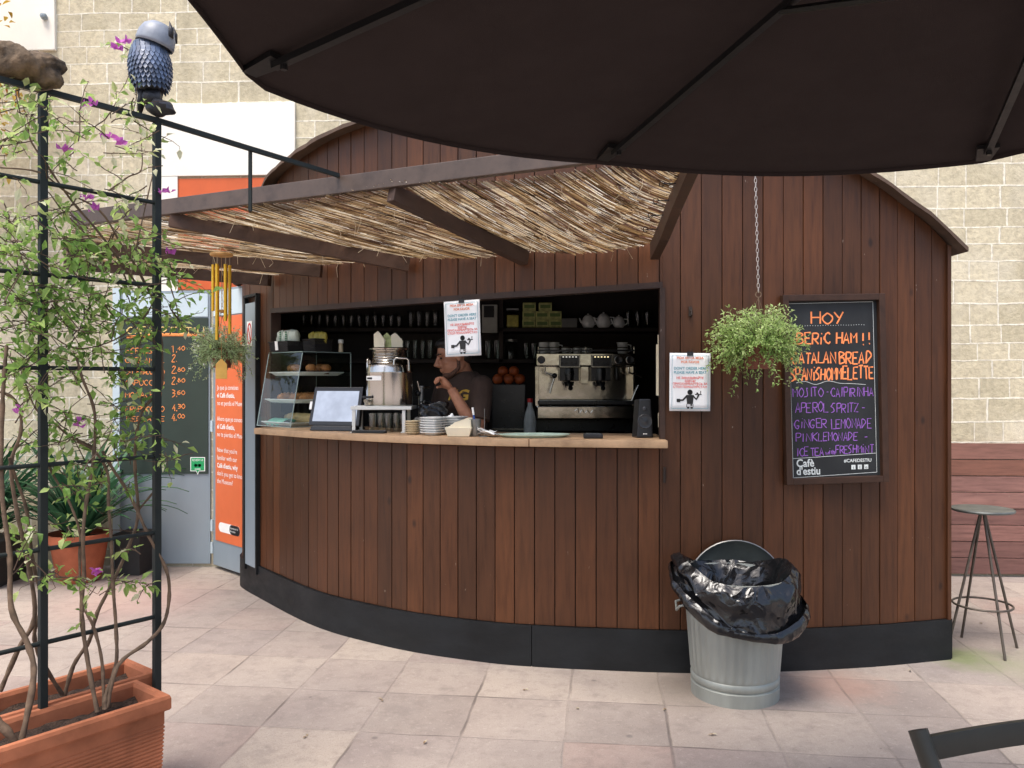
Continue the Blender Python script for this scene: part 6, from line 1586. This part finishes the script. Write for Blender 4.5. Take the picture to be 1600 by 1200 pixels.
def climber(label, stems, blobs, flowers, base):
    t = thing('bougainvillea', label, 'plant', base, 'bougainvilleas climbing the trellis')
    for pts, r0, r1 in stems:
        w = [T(x, y, d) for x, y, d in pts]
        w = [p+rv(.004) if 0 < i < len(w)-1 else p for i, p in enumerate(w)]
        c = catmull(w, 5); n = len(c)
        MB().tube(c, [.84*lerp(r0, r1, i/(n-1))*(1+.12*math.sin(i*2.3)+.1*math.sin(i*5.1)) for i in range(n)], 7).build('stem', M_STEM, t, smooth=60)
    lm, tw = MB(), MB()
    for (x, y, rx, ry, n, tone, d0) in blobs:
        per = 9
        for _ in range(max(1, round(n*1.45/per))):
            a = rl.uniform(0, 2*PI); q = math.sqrt(rl.random())
            o = T(x+rx*q*math.cos(a), y+ry*q*math.sin(a), d0+rl.uniform(-.14, .14))
            d = Vector((rl.gauss(0, .8), rl.gauss(0, .5), rl.gauss(.05, .55))).normalized()
            L = rl.uniform(.1, .22); pts = []
            p = o-d*L*.5
            for k_ in range(7):
                pts.append(p.copy()); p = p+d*L/6; d = (d+rv(.16)+Vector((0, 0, -.05))).normalized()
            tw.tube(pts, [.0022, .002, .0019, .0017, .0015, .0012, .001], 4, cap=False)
            for k_ in range(per):
                i = 1+k_*5//(per-1) if per > 1 else 3
                pp = pts[min(6, i)]; dd_ = (pts[min(6, i+1)]-pts[max(0, i-1)]).normalized()
                ld_ = (dd_*.55+rv(.65)+Vector((0, 0, -.12))).normalized(); L2 = rl.uniform(.016, .046)
                st = pp+ld_*.012; tw.tube([pp, st], .0009, 3, cap=False)
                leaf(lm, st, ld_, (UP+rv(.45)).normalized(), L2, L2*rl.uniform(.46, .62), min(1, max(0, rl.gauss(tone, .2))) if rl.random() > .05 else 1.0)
    lm.build('foliage', M_LEAF, t, smooth=False); tw.build('twigs', M_TWIG, t)
    for x, y, d in flowers:
        mb = MB(); c = T(x, y, d)
        for _ in range(2):
            cc = c+rv(.008)
            for k_ in range(3):
                a = k_*2*PI/3+rl.random(); dv = Vector((math.cos(a), math.sin(a)*.6, .5+rl.uniform(-.3, .2))).normalized()
                leaf(mb, cc, dv, rv(1).normalized(), .025, .021, rl.random())
        mb.build('flower', M_BRACT, t)
S1 = [
 ([(165, 1108, -.10), (166, 1085, -.09), (180, 1035, -.05), (181, 985, -.03), (176, 915, -.01), (173, 853, 0), (171, 790, .0), (168, 740, .02), (150, 705, .02), (120, 690, .03)], .0085, .005),
 ([(168, 1105, -.1), (183, 1040, -.09), (229, 1002, -.06), (256, 968, -.02), (266, 932, -.02), (259, 890, -.01), (233, 835, .0), (214, 800, .01), (196, 765, .02), (180, 735, .02), (160, 705, .03)], .0085, .006),
 ([(152, 1112, -.09), (137, 1042, -.05), (130, 960, -.03), (128, 900, -.02), (127, 835, -.02), (135, 780, -.01), (145, 720, -.01), (146, 650, -.01), (128, 590, -.02), (120, 560, 0)], .0095, .005),
 ([(162, 1108, -.09), (160, 1035, -.07), (146, 980, -.05), (130, 935, -.02), (125, 868, 0), (124, 830, 0), (105, 785, .01), (85, 745, .02), (70, 715, .03)], .007, .004),
 ([(32, 1165, -.12), (50, 1062, -.09), (42, 1008, -.06), (20, 950, -.02), (11, 868, 0), (6, 765, 0), (5, 650, 0), (4, 590, .0), (10, 540, .01)], .012, .007),
 ([(-10, 1120, -.1), (15, 1150, -.12), (30, 1175, -.13)], .016, .012),
 ([(245, 480, .05), (215, 420, .02), (190, 380, .0), (152, 332, .0), (105, 300, .01), (60, 272, .0), (0, 262, .0)], .0055, .003),
 ([(205, 430, .03), (214, 372, .02), (234, 292, .0), (238, 275, .0)], .004, .002),
 ([(170, 298, -.01), (200, 280, -.01), (222, 261, -.01), (220, 215, .0)], .004, .002),
]
S2 = [
 ([(100, 1090, .12), (113, 1042, .1), (140, 1000, .08), (153, 960, .06), (172, 908, .06), (200, 862, .05), (214, 808, .05), (211, 742, .05), (212, 695, .05), (224, 642, .04), (250, 602, .03), (256, 565, .03), (252, 520, .02), (240, 478, .03)], .009, .005),
 ([(97, 1085, .12), (62, 1032, .1), (51, 988, .08), (60, 942, .06), (52, 880, .05), (40, 800, .04), (25, 745, .03), (14, 715, .02)], .009, .005),
 ([(0, 1080, .1), (32, 1015, .08), (55, 965, .06), (45, 880, .04), (30, 800, .03), (16, 725, .02), (32, 680, .0), (33, 645, .0), (18, 620, .0), (0, 612, .0)], .01, .005),
 ([(225, 460, .06), (160, 372, .03), (112, 312, .03), (76, 262, .02), (46, 216, .02), (50, 180, .02), (62, 150, .02)], .0055, .0025),
 ([(200, 445, .05), (185, 415, .03), (150, 380, .04), (100, 330, .05), (72, 300, .04), (70, 345, .05)], .004, .002),
 ([(262, 420, .05), (268, 450, .04), (274, 475, .03), (278, 496, .03)], .004, .002),
 ([(240, 470, .04), (225, 500, .04), (180, 530, .05), (120, 545, .05), (70, 520, .06), (20, 500, .05)], .004, .002),
 ([(214, 800, .05), (240, 770, .03), (248, 760, .03)], .005, .004),
 ([(150, 700, .04), (110, 680, .05), (85, 660, .05), (60, 640, .05), (40, 600, .05)], .005, .003),
]
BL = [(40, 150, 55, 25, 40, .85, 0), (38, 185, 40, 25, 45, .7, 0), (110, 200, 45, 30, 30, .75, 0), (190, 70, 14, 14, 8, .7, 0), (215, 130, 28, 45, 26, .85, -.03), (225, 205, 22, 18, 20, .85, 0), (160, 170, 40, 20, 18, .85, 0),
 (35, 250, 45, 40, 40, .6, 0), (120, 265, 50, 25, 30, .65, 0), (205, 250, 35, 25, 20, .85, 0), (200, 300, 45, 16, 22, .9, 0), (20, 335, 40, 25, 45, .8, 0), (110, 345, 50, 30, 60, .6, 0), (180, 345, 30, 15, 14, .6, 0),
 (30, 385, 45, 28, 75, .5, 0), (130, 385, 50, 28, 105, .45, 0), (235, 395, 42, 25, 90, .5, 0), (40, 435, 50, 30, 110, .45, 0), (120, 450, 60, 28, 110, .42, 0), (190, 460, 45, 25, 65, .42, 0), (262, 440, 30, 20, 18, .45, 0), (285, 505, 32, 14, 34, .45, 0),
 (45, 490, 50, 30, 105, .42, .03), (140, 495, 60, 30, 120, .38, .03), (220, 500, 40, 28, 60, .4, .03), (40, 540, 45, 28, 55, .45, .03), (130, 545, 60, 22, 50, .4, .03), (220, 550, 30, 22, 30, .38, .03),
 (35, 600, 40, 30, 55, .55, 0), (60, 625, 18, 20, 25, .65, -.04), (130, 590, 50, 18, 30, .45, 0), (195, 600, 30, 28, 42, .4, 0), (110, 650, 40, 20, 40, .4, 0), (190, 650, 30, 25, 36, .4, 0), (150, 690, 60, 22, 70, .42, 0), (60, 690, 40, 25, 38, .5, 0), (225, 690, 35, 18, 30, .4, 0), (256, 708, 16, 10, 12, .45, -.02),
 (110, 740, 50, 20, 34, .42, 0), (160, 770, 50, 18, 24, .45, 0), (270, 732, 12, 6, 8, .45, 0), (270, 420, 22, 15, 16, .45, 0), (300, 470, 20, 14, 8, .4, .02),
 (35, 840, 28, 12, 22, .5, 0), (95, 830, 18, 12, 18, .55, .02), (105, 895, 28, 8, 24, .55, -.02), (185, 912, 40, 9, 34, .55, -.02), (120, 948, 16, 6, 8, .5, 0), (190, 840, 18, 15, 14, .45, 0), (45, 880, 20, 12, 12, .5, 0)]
FLW = [(188, 70, -.02), (182, 78, -.02), (104, 232, -.03), (170, 219, -.03), (193, 224, -.03), (129, 308, -.03), (150, 326, -.03), (256, 298, -.02), (272, 394, -.03), (123, 667, -.04), (25, 641, -.03), (148, 890, -.05), (140, 165, -.02)]
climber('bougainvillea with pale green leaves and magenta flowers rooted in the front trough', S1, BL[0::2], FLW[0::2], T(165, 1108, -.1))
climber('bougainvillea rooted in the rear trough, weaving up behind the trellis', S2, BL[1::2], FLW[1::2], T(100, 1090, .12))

# ------------------------------------------------------------------ hanging baskets
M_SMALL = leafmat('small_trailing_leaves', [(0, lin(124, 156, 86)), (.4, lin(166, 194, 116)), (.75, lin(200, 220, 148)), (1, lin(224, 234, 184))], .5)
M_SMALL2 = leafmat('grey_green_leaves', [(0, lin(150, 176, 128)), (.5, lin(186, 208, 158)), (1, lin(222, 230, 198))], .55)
M_POT = mk('brown_plastic_pot', lin(120, 66, 48), .55, var=.12)
M_CHAIN = mk('pale_chain_steel', lin(196, 188, 180), .4, metal=.5, var=.1)
def hanging(c, rad, label, top, nst, mat, flow=False, leafL=.016, seed=1, chain=True):
    rr = random.Random(seed)
    t = thing('hanging_plant', label, 'plant', c-UP*.15, None)
    MB().lathe([(.001, -.13), (rad*.34, -.13), (rad*.48, -.02), (rad*.5, -.01), (rad*.5, 0), (rad*.45, 0), (rad*.42, -.03), (.001, -.035)], c, 28, cap=False).build('pot', M_POT, t, smooth=40)
    apex = c+UP*min(.22, (top.z-c.z)*.45)
    for k_ in range(3):
        a = k_*2*PI/3+.4; MB().tube([c+Vector((rad*.48*math.cos(a), rad*.48*math.sin(a), -.005)), apex], .0016, 5).build('hanger_wire', M_STEM, t)
    mb = MB(); mb.tube([apex+Vector((.014*math.cos(j*PI/6), 0, .014+.014*math.sin(j*PI/6))) for j in range(13)], .0025, 6, cap=False); mb.build('ring', M_STEM, t)
    if chain:
        mb = MB(); z0 = apex.z+.026; n = max(2, int((top.z-z0)/.021)); 
        for j in range(n):
            f = (j+.5)/n; p = Vector((lerp(apex.x, top.x, f), lerp(apex.y, top.y, f), lerp(z0, top.z, f)))
            ax = (1, 0) if j % 2 else (0, 1)
            mb.tube([p+Vector((ax[0]*.0058*math.cos(q*PI/5), ax[1]*.0058*math.cos(q*PI/5), .0135*math.sin(q*PI/5))) for q in range(11)], .0015, 5, cap=False)
        mb.build('chain', M_CHAIN, t)
    lm, tw, fl = MB(), MB(), MB()
    for i in range(nst):
        a = rr.uniform(0, 2*PI); el = rr.uniform(-.5, 1.35)
        d = Vector((math.cos(a)*math.cos(el), math.sin(a)*math.cos(el), math.sin(el)))
        p = c+Vector((math.cos(a)*rad*.4*rr.random(), math.sin(a)*rad*.4*rr.random(), -.02)); L = rad*rr.uniform(.75, 1.15)*(.85 if el < 0 else 1)
        droop = rr.uniform(.0, .13) if el < .5 else rr.uniform(.0, .08)
        pts = []; st = 9
        for k_ in range(st):
            pts.append(p.copy()); p = p+d*L/(st-1); d = (d+Vector((rr.gauss(0, .13), rr.gauss(0, .13), rr.gauss(0, .1)-droop))).normalized()
        if el < -.1 and rr.random() < .3:
            for k_ in range(5): pts.append(p.copy()); p = p+d*.022; d = (d+Vector((rr.gauss(0, .2), rr.gauss(0, .2), -.25))).normalized()
        tw.tube(pts, .0011, 3, cap=False)
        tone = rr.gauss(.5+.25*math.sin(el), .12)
        for k_ in range(2, len(pts)):
            for s_ in range(3):
                q = pts[k_]; dv = ((pts[k_]-pts[k_-1]).normalized()*.6+Vector((rr.gauss(0, .7), rr.gauss(0, .7), rr.gauss(.1, .6)))).normalized()
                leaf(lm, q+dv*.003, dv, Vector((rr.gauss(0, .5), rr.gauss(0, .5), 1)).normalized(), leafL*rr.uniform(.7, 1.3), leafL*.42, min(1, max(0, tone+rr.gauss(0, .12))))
        if flow and rr.random() < .14:
            for k_ in range(4): leaf(fl, pts[-1], Vector((rr.gauss(0, 1), rr.gauss(0, 1), .4)).normalized(), UP, .014, .012, .5)
    lm.build('foliage', mat, t); tw.build('twigs', M_TWIG, t)
    if fl.v: fl.build('flowers', M_WHITE, t)
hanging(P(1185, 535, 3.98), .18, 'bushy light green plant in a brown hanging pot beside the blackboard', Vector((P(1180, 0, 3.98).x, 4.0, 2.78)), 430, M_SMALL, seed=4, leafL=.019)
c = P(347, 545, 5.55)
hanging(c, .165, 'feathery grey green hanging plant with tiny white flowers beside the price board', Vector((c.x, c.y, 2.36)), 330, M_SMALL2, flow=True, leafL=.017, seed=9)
s_ = spx(1180); mb = MB(); top = Vector((P(1180, 0, 3.98).x, 4.0, 2.80)); mb.tube([wat(s_, -.01, 2.80), top+Vector((0, 0, .0)), top+Vector((0, -.012, -.008)), top+Vector((0, -.004, -.022))], .005, 6); mb.build('plant_bracket', M_IRON, ki)

# ------------------------------------------------------------------ wind chime
M_BRASS = mk('golden_tube', lin(236, 186, 62), .3, metal=.75, var=.08)
M_CHW = mk('honey_wood', lin(196, 152, 92), .5, var=.15, vs=30)
cc = P(346, 398, 4.75); k = 4.75/F
wc = thing('wind_chime', 'golden tube wind chime hanging from the reed awning', 'wind chime', cc-UP*.66)
MB().lathe([(.001, -.008), (.062, -.008), (.066, 0), (.062, .008), (.001, .008)], cc, 32, cap=False).build('top_disc', M_CHW, wc, smooth=40)
mb = MB()
for a in range(3): w = a*2.094; mb.tube([cc+Vector((.05*math.cos(w), .05*math.sin(w), .008)), cc+UP*.05], .0022, 4)
mb.tube([cc+UP*.05, cc+UP*.075, Vector((cc.x, cc.y, 2.36))], .002, 4); mb.build('cord', M_CREAM, wc)
for i in range(6):
    w = i*PI/3+.3; p = cc+Vector((.046*math.cos(w), .046*math.sin(w), -.06)); L = (.40, .31, .36, .27, .44, .33)[i]
    MB().tube([p, p-UP*L], .0095, 12).build('tube', M_BRASS, wc, smooth=60); MB().tube([p+UP*.055, p], .0009, 4).build('string', M_CREAM, wc)
MB().lathe([(.001, -.006), (.03, -.006), (.03, .006), (.001, .006)], cc-UP*.33, 24, cap=False).tube([cc, cc-UP*.62], .001, 4).build('striker', M_CHW, wc, smooth=40)
f_ = frame(cc-UP*.725, (1, .15, 0)); MB().prism([(-.032, 0), (.032, 0), (.032, .085), (0, .118), (-.032, .085)], -.004, .004, f_).build('sail', mk('mustard_wood', lin(206, 160, 74), .5), wc, bevel=.002)

# ------------------------------------------------------------------ owl and driftwood on the trellis rail
M_OWL = mk('blue_black_owl_paint', lin(92, 106, 130), .38, var=.35, vs=18, bump=.3, bs=60, spec=.6, rnd=.35)
M_OWLD = mk('dark_owl_paint', lin(38, 38, 44), .5, var=.3, vs=16, bump=.6, bs=50)
M_OWLH = mk('grey_owl_head', lin(140, 146, 156), .4, var=.2, vs=14, bump=.25, bs=60)
ob = T(240, 187, -.0); ob.z = 2.463; k = ob.y/F
ow = thing('owl_figure', 'blue black scaly owl figure perched on the trellis corner', 'owl figure', ob)
prof = [(.001, .085), (.05, .09), (.068, .12), (.078, .16), (.08, .195), (.074, .225), (.058, .25), (.04, .265), (.001, .268)]
SQ = Matrix.Diagonal((.82, .82, 1))
Mo = Matrix.Rotation(math.radians(-4), 3, 'Y') @ SQ
MB().lathe(prof, ob, 28, M=Mo, cap=False).build('torso', M_OWLD, ow, smooth=True)
mb = MB()
for i in range(11):
    z = .1+.0148*i; r = interp([(a, b) for b, a in [(p[0], p[1]) for p in prof]], z); n = max(8, int(r*2*PI/.018))
    for j in range(n):
        w = 2*PI*(j+.5*(i % 2))/n; d = Vector((math.cos(w), math.sin(w), 0)); s_ = Vector((-d.y, d.x, 0)); b = d*(r+.003)+UP*(z+.012)
        vs = [b-s_*.0095, b+s_*.0095, d*(r+.009)+s_*.0085+UP*(z-.006), d*(r+.013)+UP*(z-.016), d*(r+.009)-s_*.0085+UP*(z-.006)]
        mb.add([ob+Mo @ v for v in vs], [(0, 1, 2, 3, 4)])
mb.build('feathers', M_OWL, ow, solid=.0025)
hd = ob+Vector((.008, 0, .272))
Mh = Matrix.Rotation(math.radians(16), 3, 'Y') @ Matrix.Diagonal((.86, .86, 1))
mb = MB(); mb.lathe([(.074, -.02), (.076, -.008), (.072, .02), (.06, .044), (.036, .06), (.001, .066)], hd, 32, M=Mh, cap=False); mb.build('head_dome', M_OWLH, ow, smooth=50, solid=.003)
MB().ball(hd-UP*.005, (.052, .052, .035), 18, 10).build('face', M_OWLD, ow, smooth=True)
for s_, y in ((.062, -.02), (.055, .035)):
    b = hd+Mh @ Vector((s_, y, .02)); MB().tube([b, b+Vector((.006, 0, .03)), b+Vector((.0, 0, .058))], [.014, .009, .001], 6).build('ear_tuft', M_OWLD, ow, smooth=True)
MB().tube([ob+Vector((-.03, 0, .1)), ob+Vector((-.045, .0, .05)), ob+Vector((-.05, .0, .012))], [.03, .022, .012], 8, sq=.6).build('tail', M_OWLD, ow, smooth=True)
MB().ball(ob+Vector((.028, 0, .03)), (.05, .045, .03), 14, 8, fn=lambda q: q*(1+.15*math.sin(q.x*90+q.z*120))).ball(ob+Vector((.0, 0, .062)), (.035, .04, .035), 12, 8, fn=lambda q: q*(1+.15*math.sin(q.x*110+q.y*90))).build('perch_stump', M_OWLD, ow, smooth=40)
M_DRIFT = mk('weathered_driftwood', lin(108, 90, 70), .9, var=.62, vs=14, bump=.8, bs=25, bd=.02)
rb = T(40, 140, 0); rb.z = 2.463
o = MB().ball(rb+UP*.052, (.105, .06, .055), 72, 40, M=Matrix.Rotation(.5, 3, 'Z') @ Matrix.Rotation(.12, 3, 'Y'), fn=lambda q: q*(1+.16*math.sin(q.x*45+1)*math.cos(q.z*60)+.08*abs(math.sin(q.x*95+q.z*60))+.08*math.sin(q.y*70+q.x*30)+.05*math.sin(q.x*120+q.z*90)+.06*abs(math.sin(q.x*60+q.y*80))+.04*math.sin(q.x*210)*math.sin(q.z*190+q.y*160))).build('driftwood', M_DRIFT, smooth=True)
tag(o, 'knotty weathered piece of driftwood resting on the trellis top rail', 'driftwood')

# ------------------------------------------------------------------ strap leaved plants by the door
M_STRAP = leafmat('dark_strap_leaves', [(0, lin(34, 68, 48)), (.5, lin(56, 98, 68)), (1, lin(110, 150, 112))], .25, .25)
def straps(t, c, n, L0, L1, seed, spread=1.0):
    rr = random.Random(seed); mb = MB()
    for i in range(n):
        a = rr.uniform(0, 2*PI); L = rr.uniform(L0, L1); el = rr.uniform(.6, 1.35); w = rr.uniform(.02, .032)
        d = Vector((math.cos(a)*math.cos(el)*spread, math.sin(a)*math.cos(el)*.8, math.sin(el))).normalized(); s_ = Vector((-math.sin(a), math.cos(a), 0))
        p = c+Vector((math.cos(a), math.sin(a), 0))*rr.uniform(0, .05); vs = []; m = 10
        for k_ in range(m+1):
            f = k_/m; ww = w*(1-f**3)*(.7+.6*math.sin(f*PI)); vs += [p-s_*ww, p+Vector((0, 0, -.006)), p+s_*ww]
            p = p+d*L/m; d = (d+Vector((0, 0, -.05-.22*f*rr.uniform(.7, 1.3)))).normalized()
        mb.add(vs, [q for k_ in range(m) for q in ((k_*3, k_*3+1, k_*3+4, k_*3+3), (k_*3+1, k_*3+2, k_*3+5, k_*3+4))], 0, rr.random())
    return mb.build('leaves', M_STRAP, t, smooth=True)
c = G(118, 889); c.y += .16; c = Vector((-3.28, 6.16, 0))
t = thing('potted_plant', 'dark strap leaved plant in a round terracotta pot by the grey door', 'plant', c)
MB().lathe([(.001, 0), (.14, 0), (.15, .01), (.2, .3), (.205, .3), (.225, .302), (.228, .36), (.21, .362), (.2, .32), (.001, .31)], c, 40, cap=False).build('pot', mk('old_terracotta', lin(168, 96, 68), .8, var=.2, vs=6, bump=.2, spec=.2), t, smooth=40)
MB().lathe([(.001, .315), (.2, .314), (.2, .318), (.001, .322)], c, 24, cap=False).build('soil', M_SOIL, t)
straps(t, c+UP*.32, 95, .55, 1.0, 3)
c = Vector((-3.95, 6.05, 0))
t = thing('potted_plant', 'second strap leaved plant in a dark tub further left behind the trellis', 'plant', c)
MB().box(c+UP*.17, (.42, .42, .34), taper=1.1).build('tub', mk('dark_tub', lin(52, 48, 44), .8), t, bevel=.01)
straps(t, c+UP*.33, 90, .55, 1.0, 8)
o = MB().box((-2.985, 6.42, .15), (.2, .24, .3)).box((-2.985, 6.42, .31), (.22, .26, .02)).build('dark_crate', mk('dark_crate', lin(44, 42, 40), .8), bevel=.006); tag(o, 'low dark crate between the strap leaved pot and the grey door', 'crate')

# ------------------------------------------------------------------ autumn tinted tree beyond the trellis, top left
M_AUT = leafmat('yellow_autumn_leaves', [(0, lin(150, 120, 44)), (.4, lin(196, 160, 60)), (.8, lin(222, 190, 96)), (1, lin(180, 108, 50))], .4)
c = Vector((-4.3, 6.0, 0))
t = thing('tree', 'slim tree with yellow autumn leaves against the wall at the far left', 'tree', c)
mb = MB(); mb.tube(catmull([c, c+Vector((.05, 0, 1.3)), c+Vector((-.05, .02, 2.6)), c+Vector((.08, 0, 3.6)), c+Vector((.1, 0, 4.6))], 5), [.06-.0022*i for i in range(21)], 10)
br = []
for i in range(26):
    b = c+Vector((0, 0, rl.uniform(2.7, 4.5))); a = rl.uniform(0, 2*PI); e = b+Vector((math.cos(a)*rl.uniform(.3, .62), math.sin(a)*.28, rl.uniform(.1, .5))); mb.tube([b, b.lerp(e, .5)+UP*.06, e], [.014, .009, .004], 6); br.append((b, e))
mb.build('trunk', M_STEM, t, smooth=60)
lm = MB()
for b, e in br:
    for _ in range(75):
        p = b.lerp(e, rl.uniform(.3, 1.1))+rv(.09); d = rv(1).normalized(); leaf(lm, p, d, UP, rl.uniform(.04, .07), .035, min(1, max(0, rl.gauss(.5, .25))))
lm.build('crown', M_AUT, t)
# small litter on the paving
M_LIT = leafmat('dry_litter', [(0, lin(120, 90, 60)), (1, lin(196, 186, 160))], .1)
for i, (px, py) in enumerate(((820, 1078), (1420, 1048), (597, 1093), (662, 1164), (1118, 1149), (1040, 1110), (1532, 975), (1560, 960), (480, 1150), (905, 1108))):
    mb = MB(); q = G(px, py)+UP*.004
    for _ in range(2): leaf(mb, q+Vector((rl.uniform(-.01, .01), rl.uniform(-.01, .01), 0)), Vector((rl.gauss(0, 1), rl.gauss(0, 1), .12)), UP, rl.uniform(.014, .028), .012, rl.random())
    o = mb.build('dry_leaf', M_LIT); tag(o, 'tiny dry leaf scrap lying on the paving stones', 'leaf', 'leaf scraps on the paving')
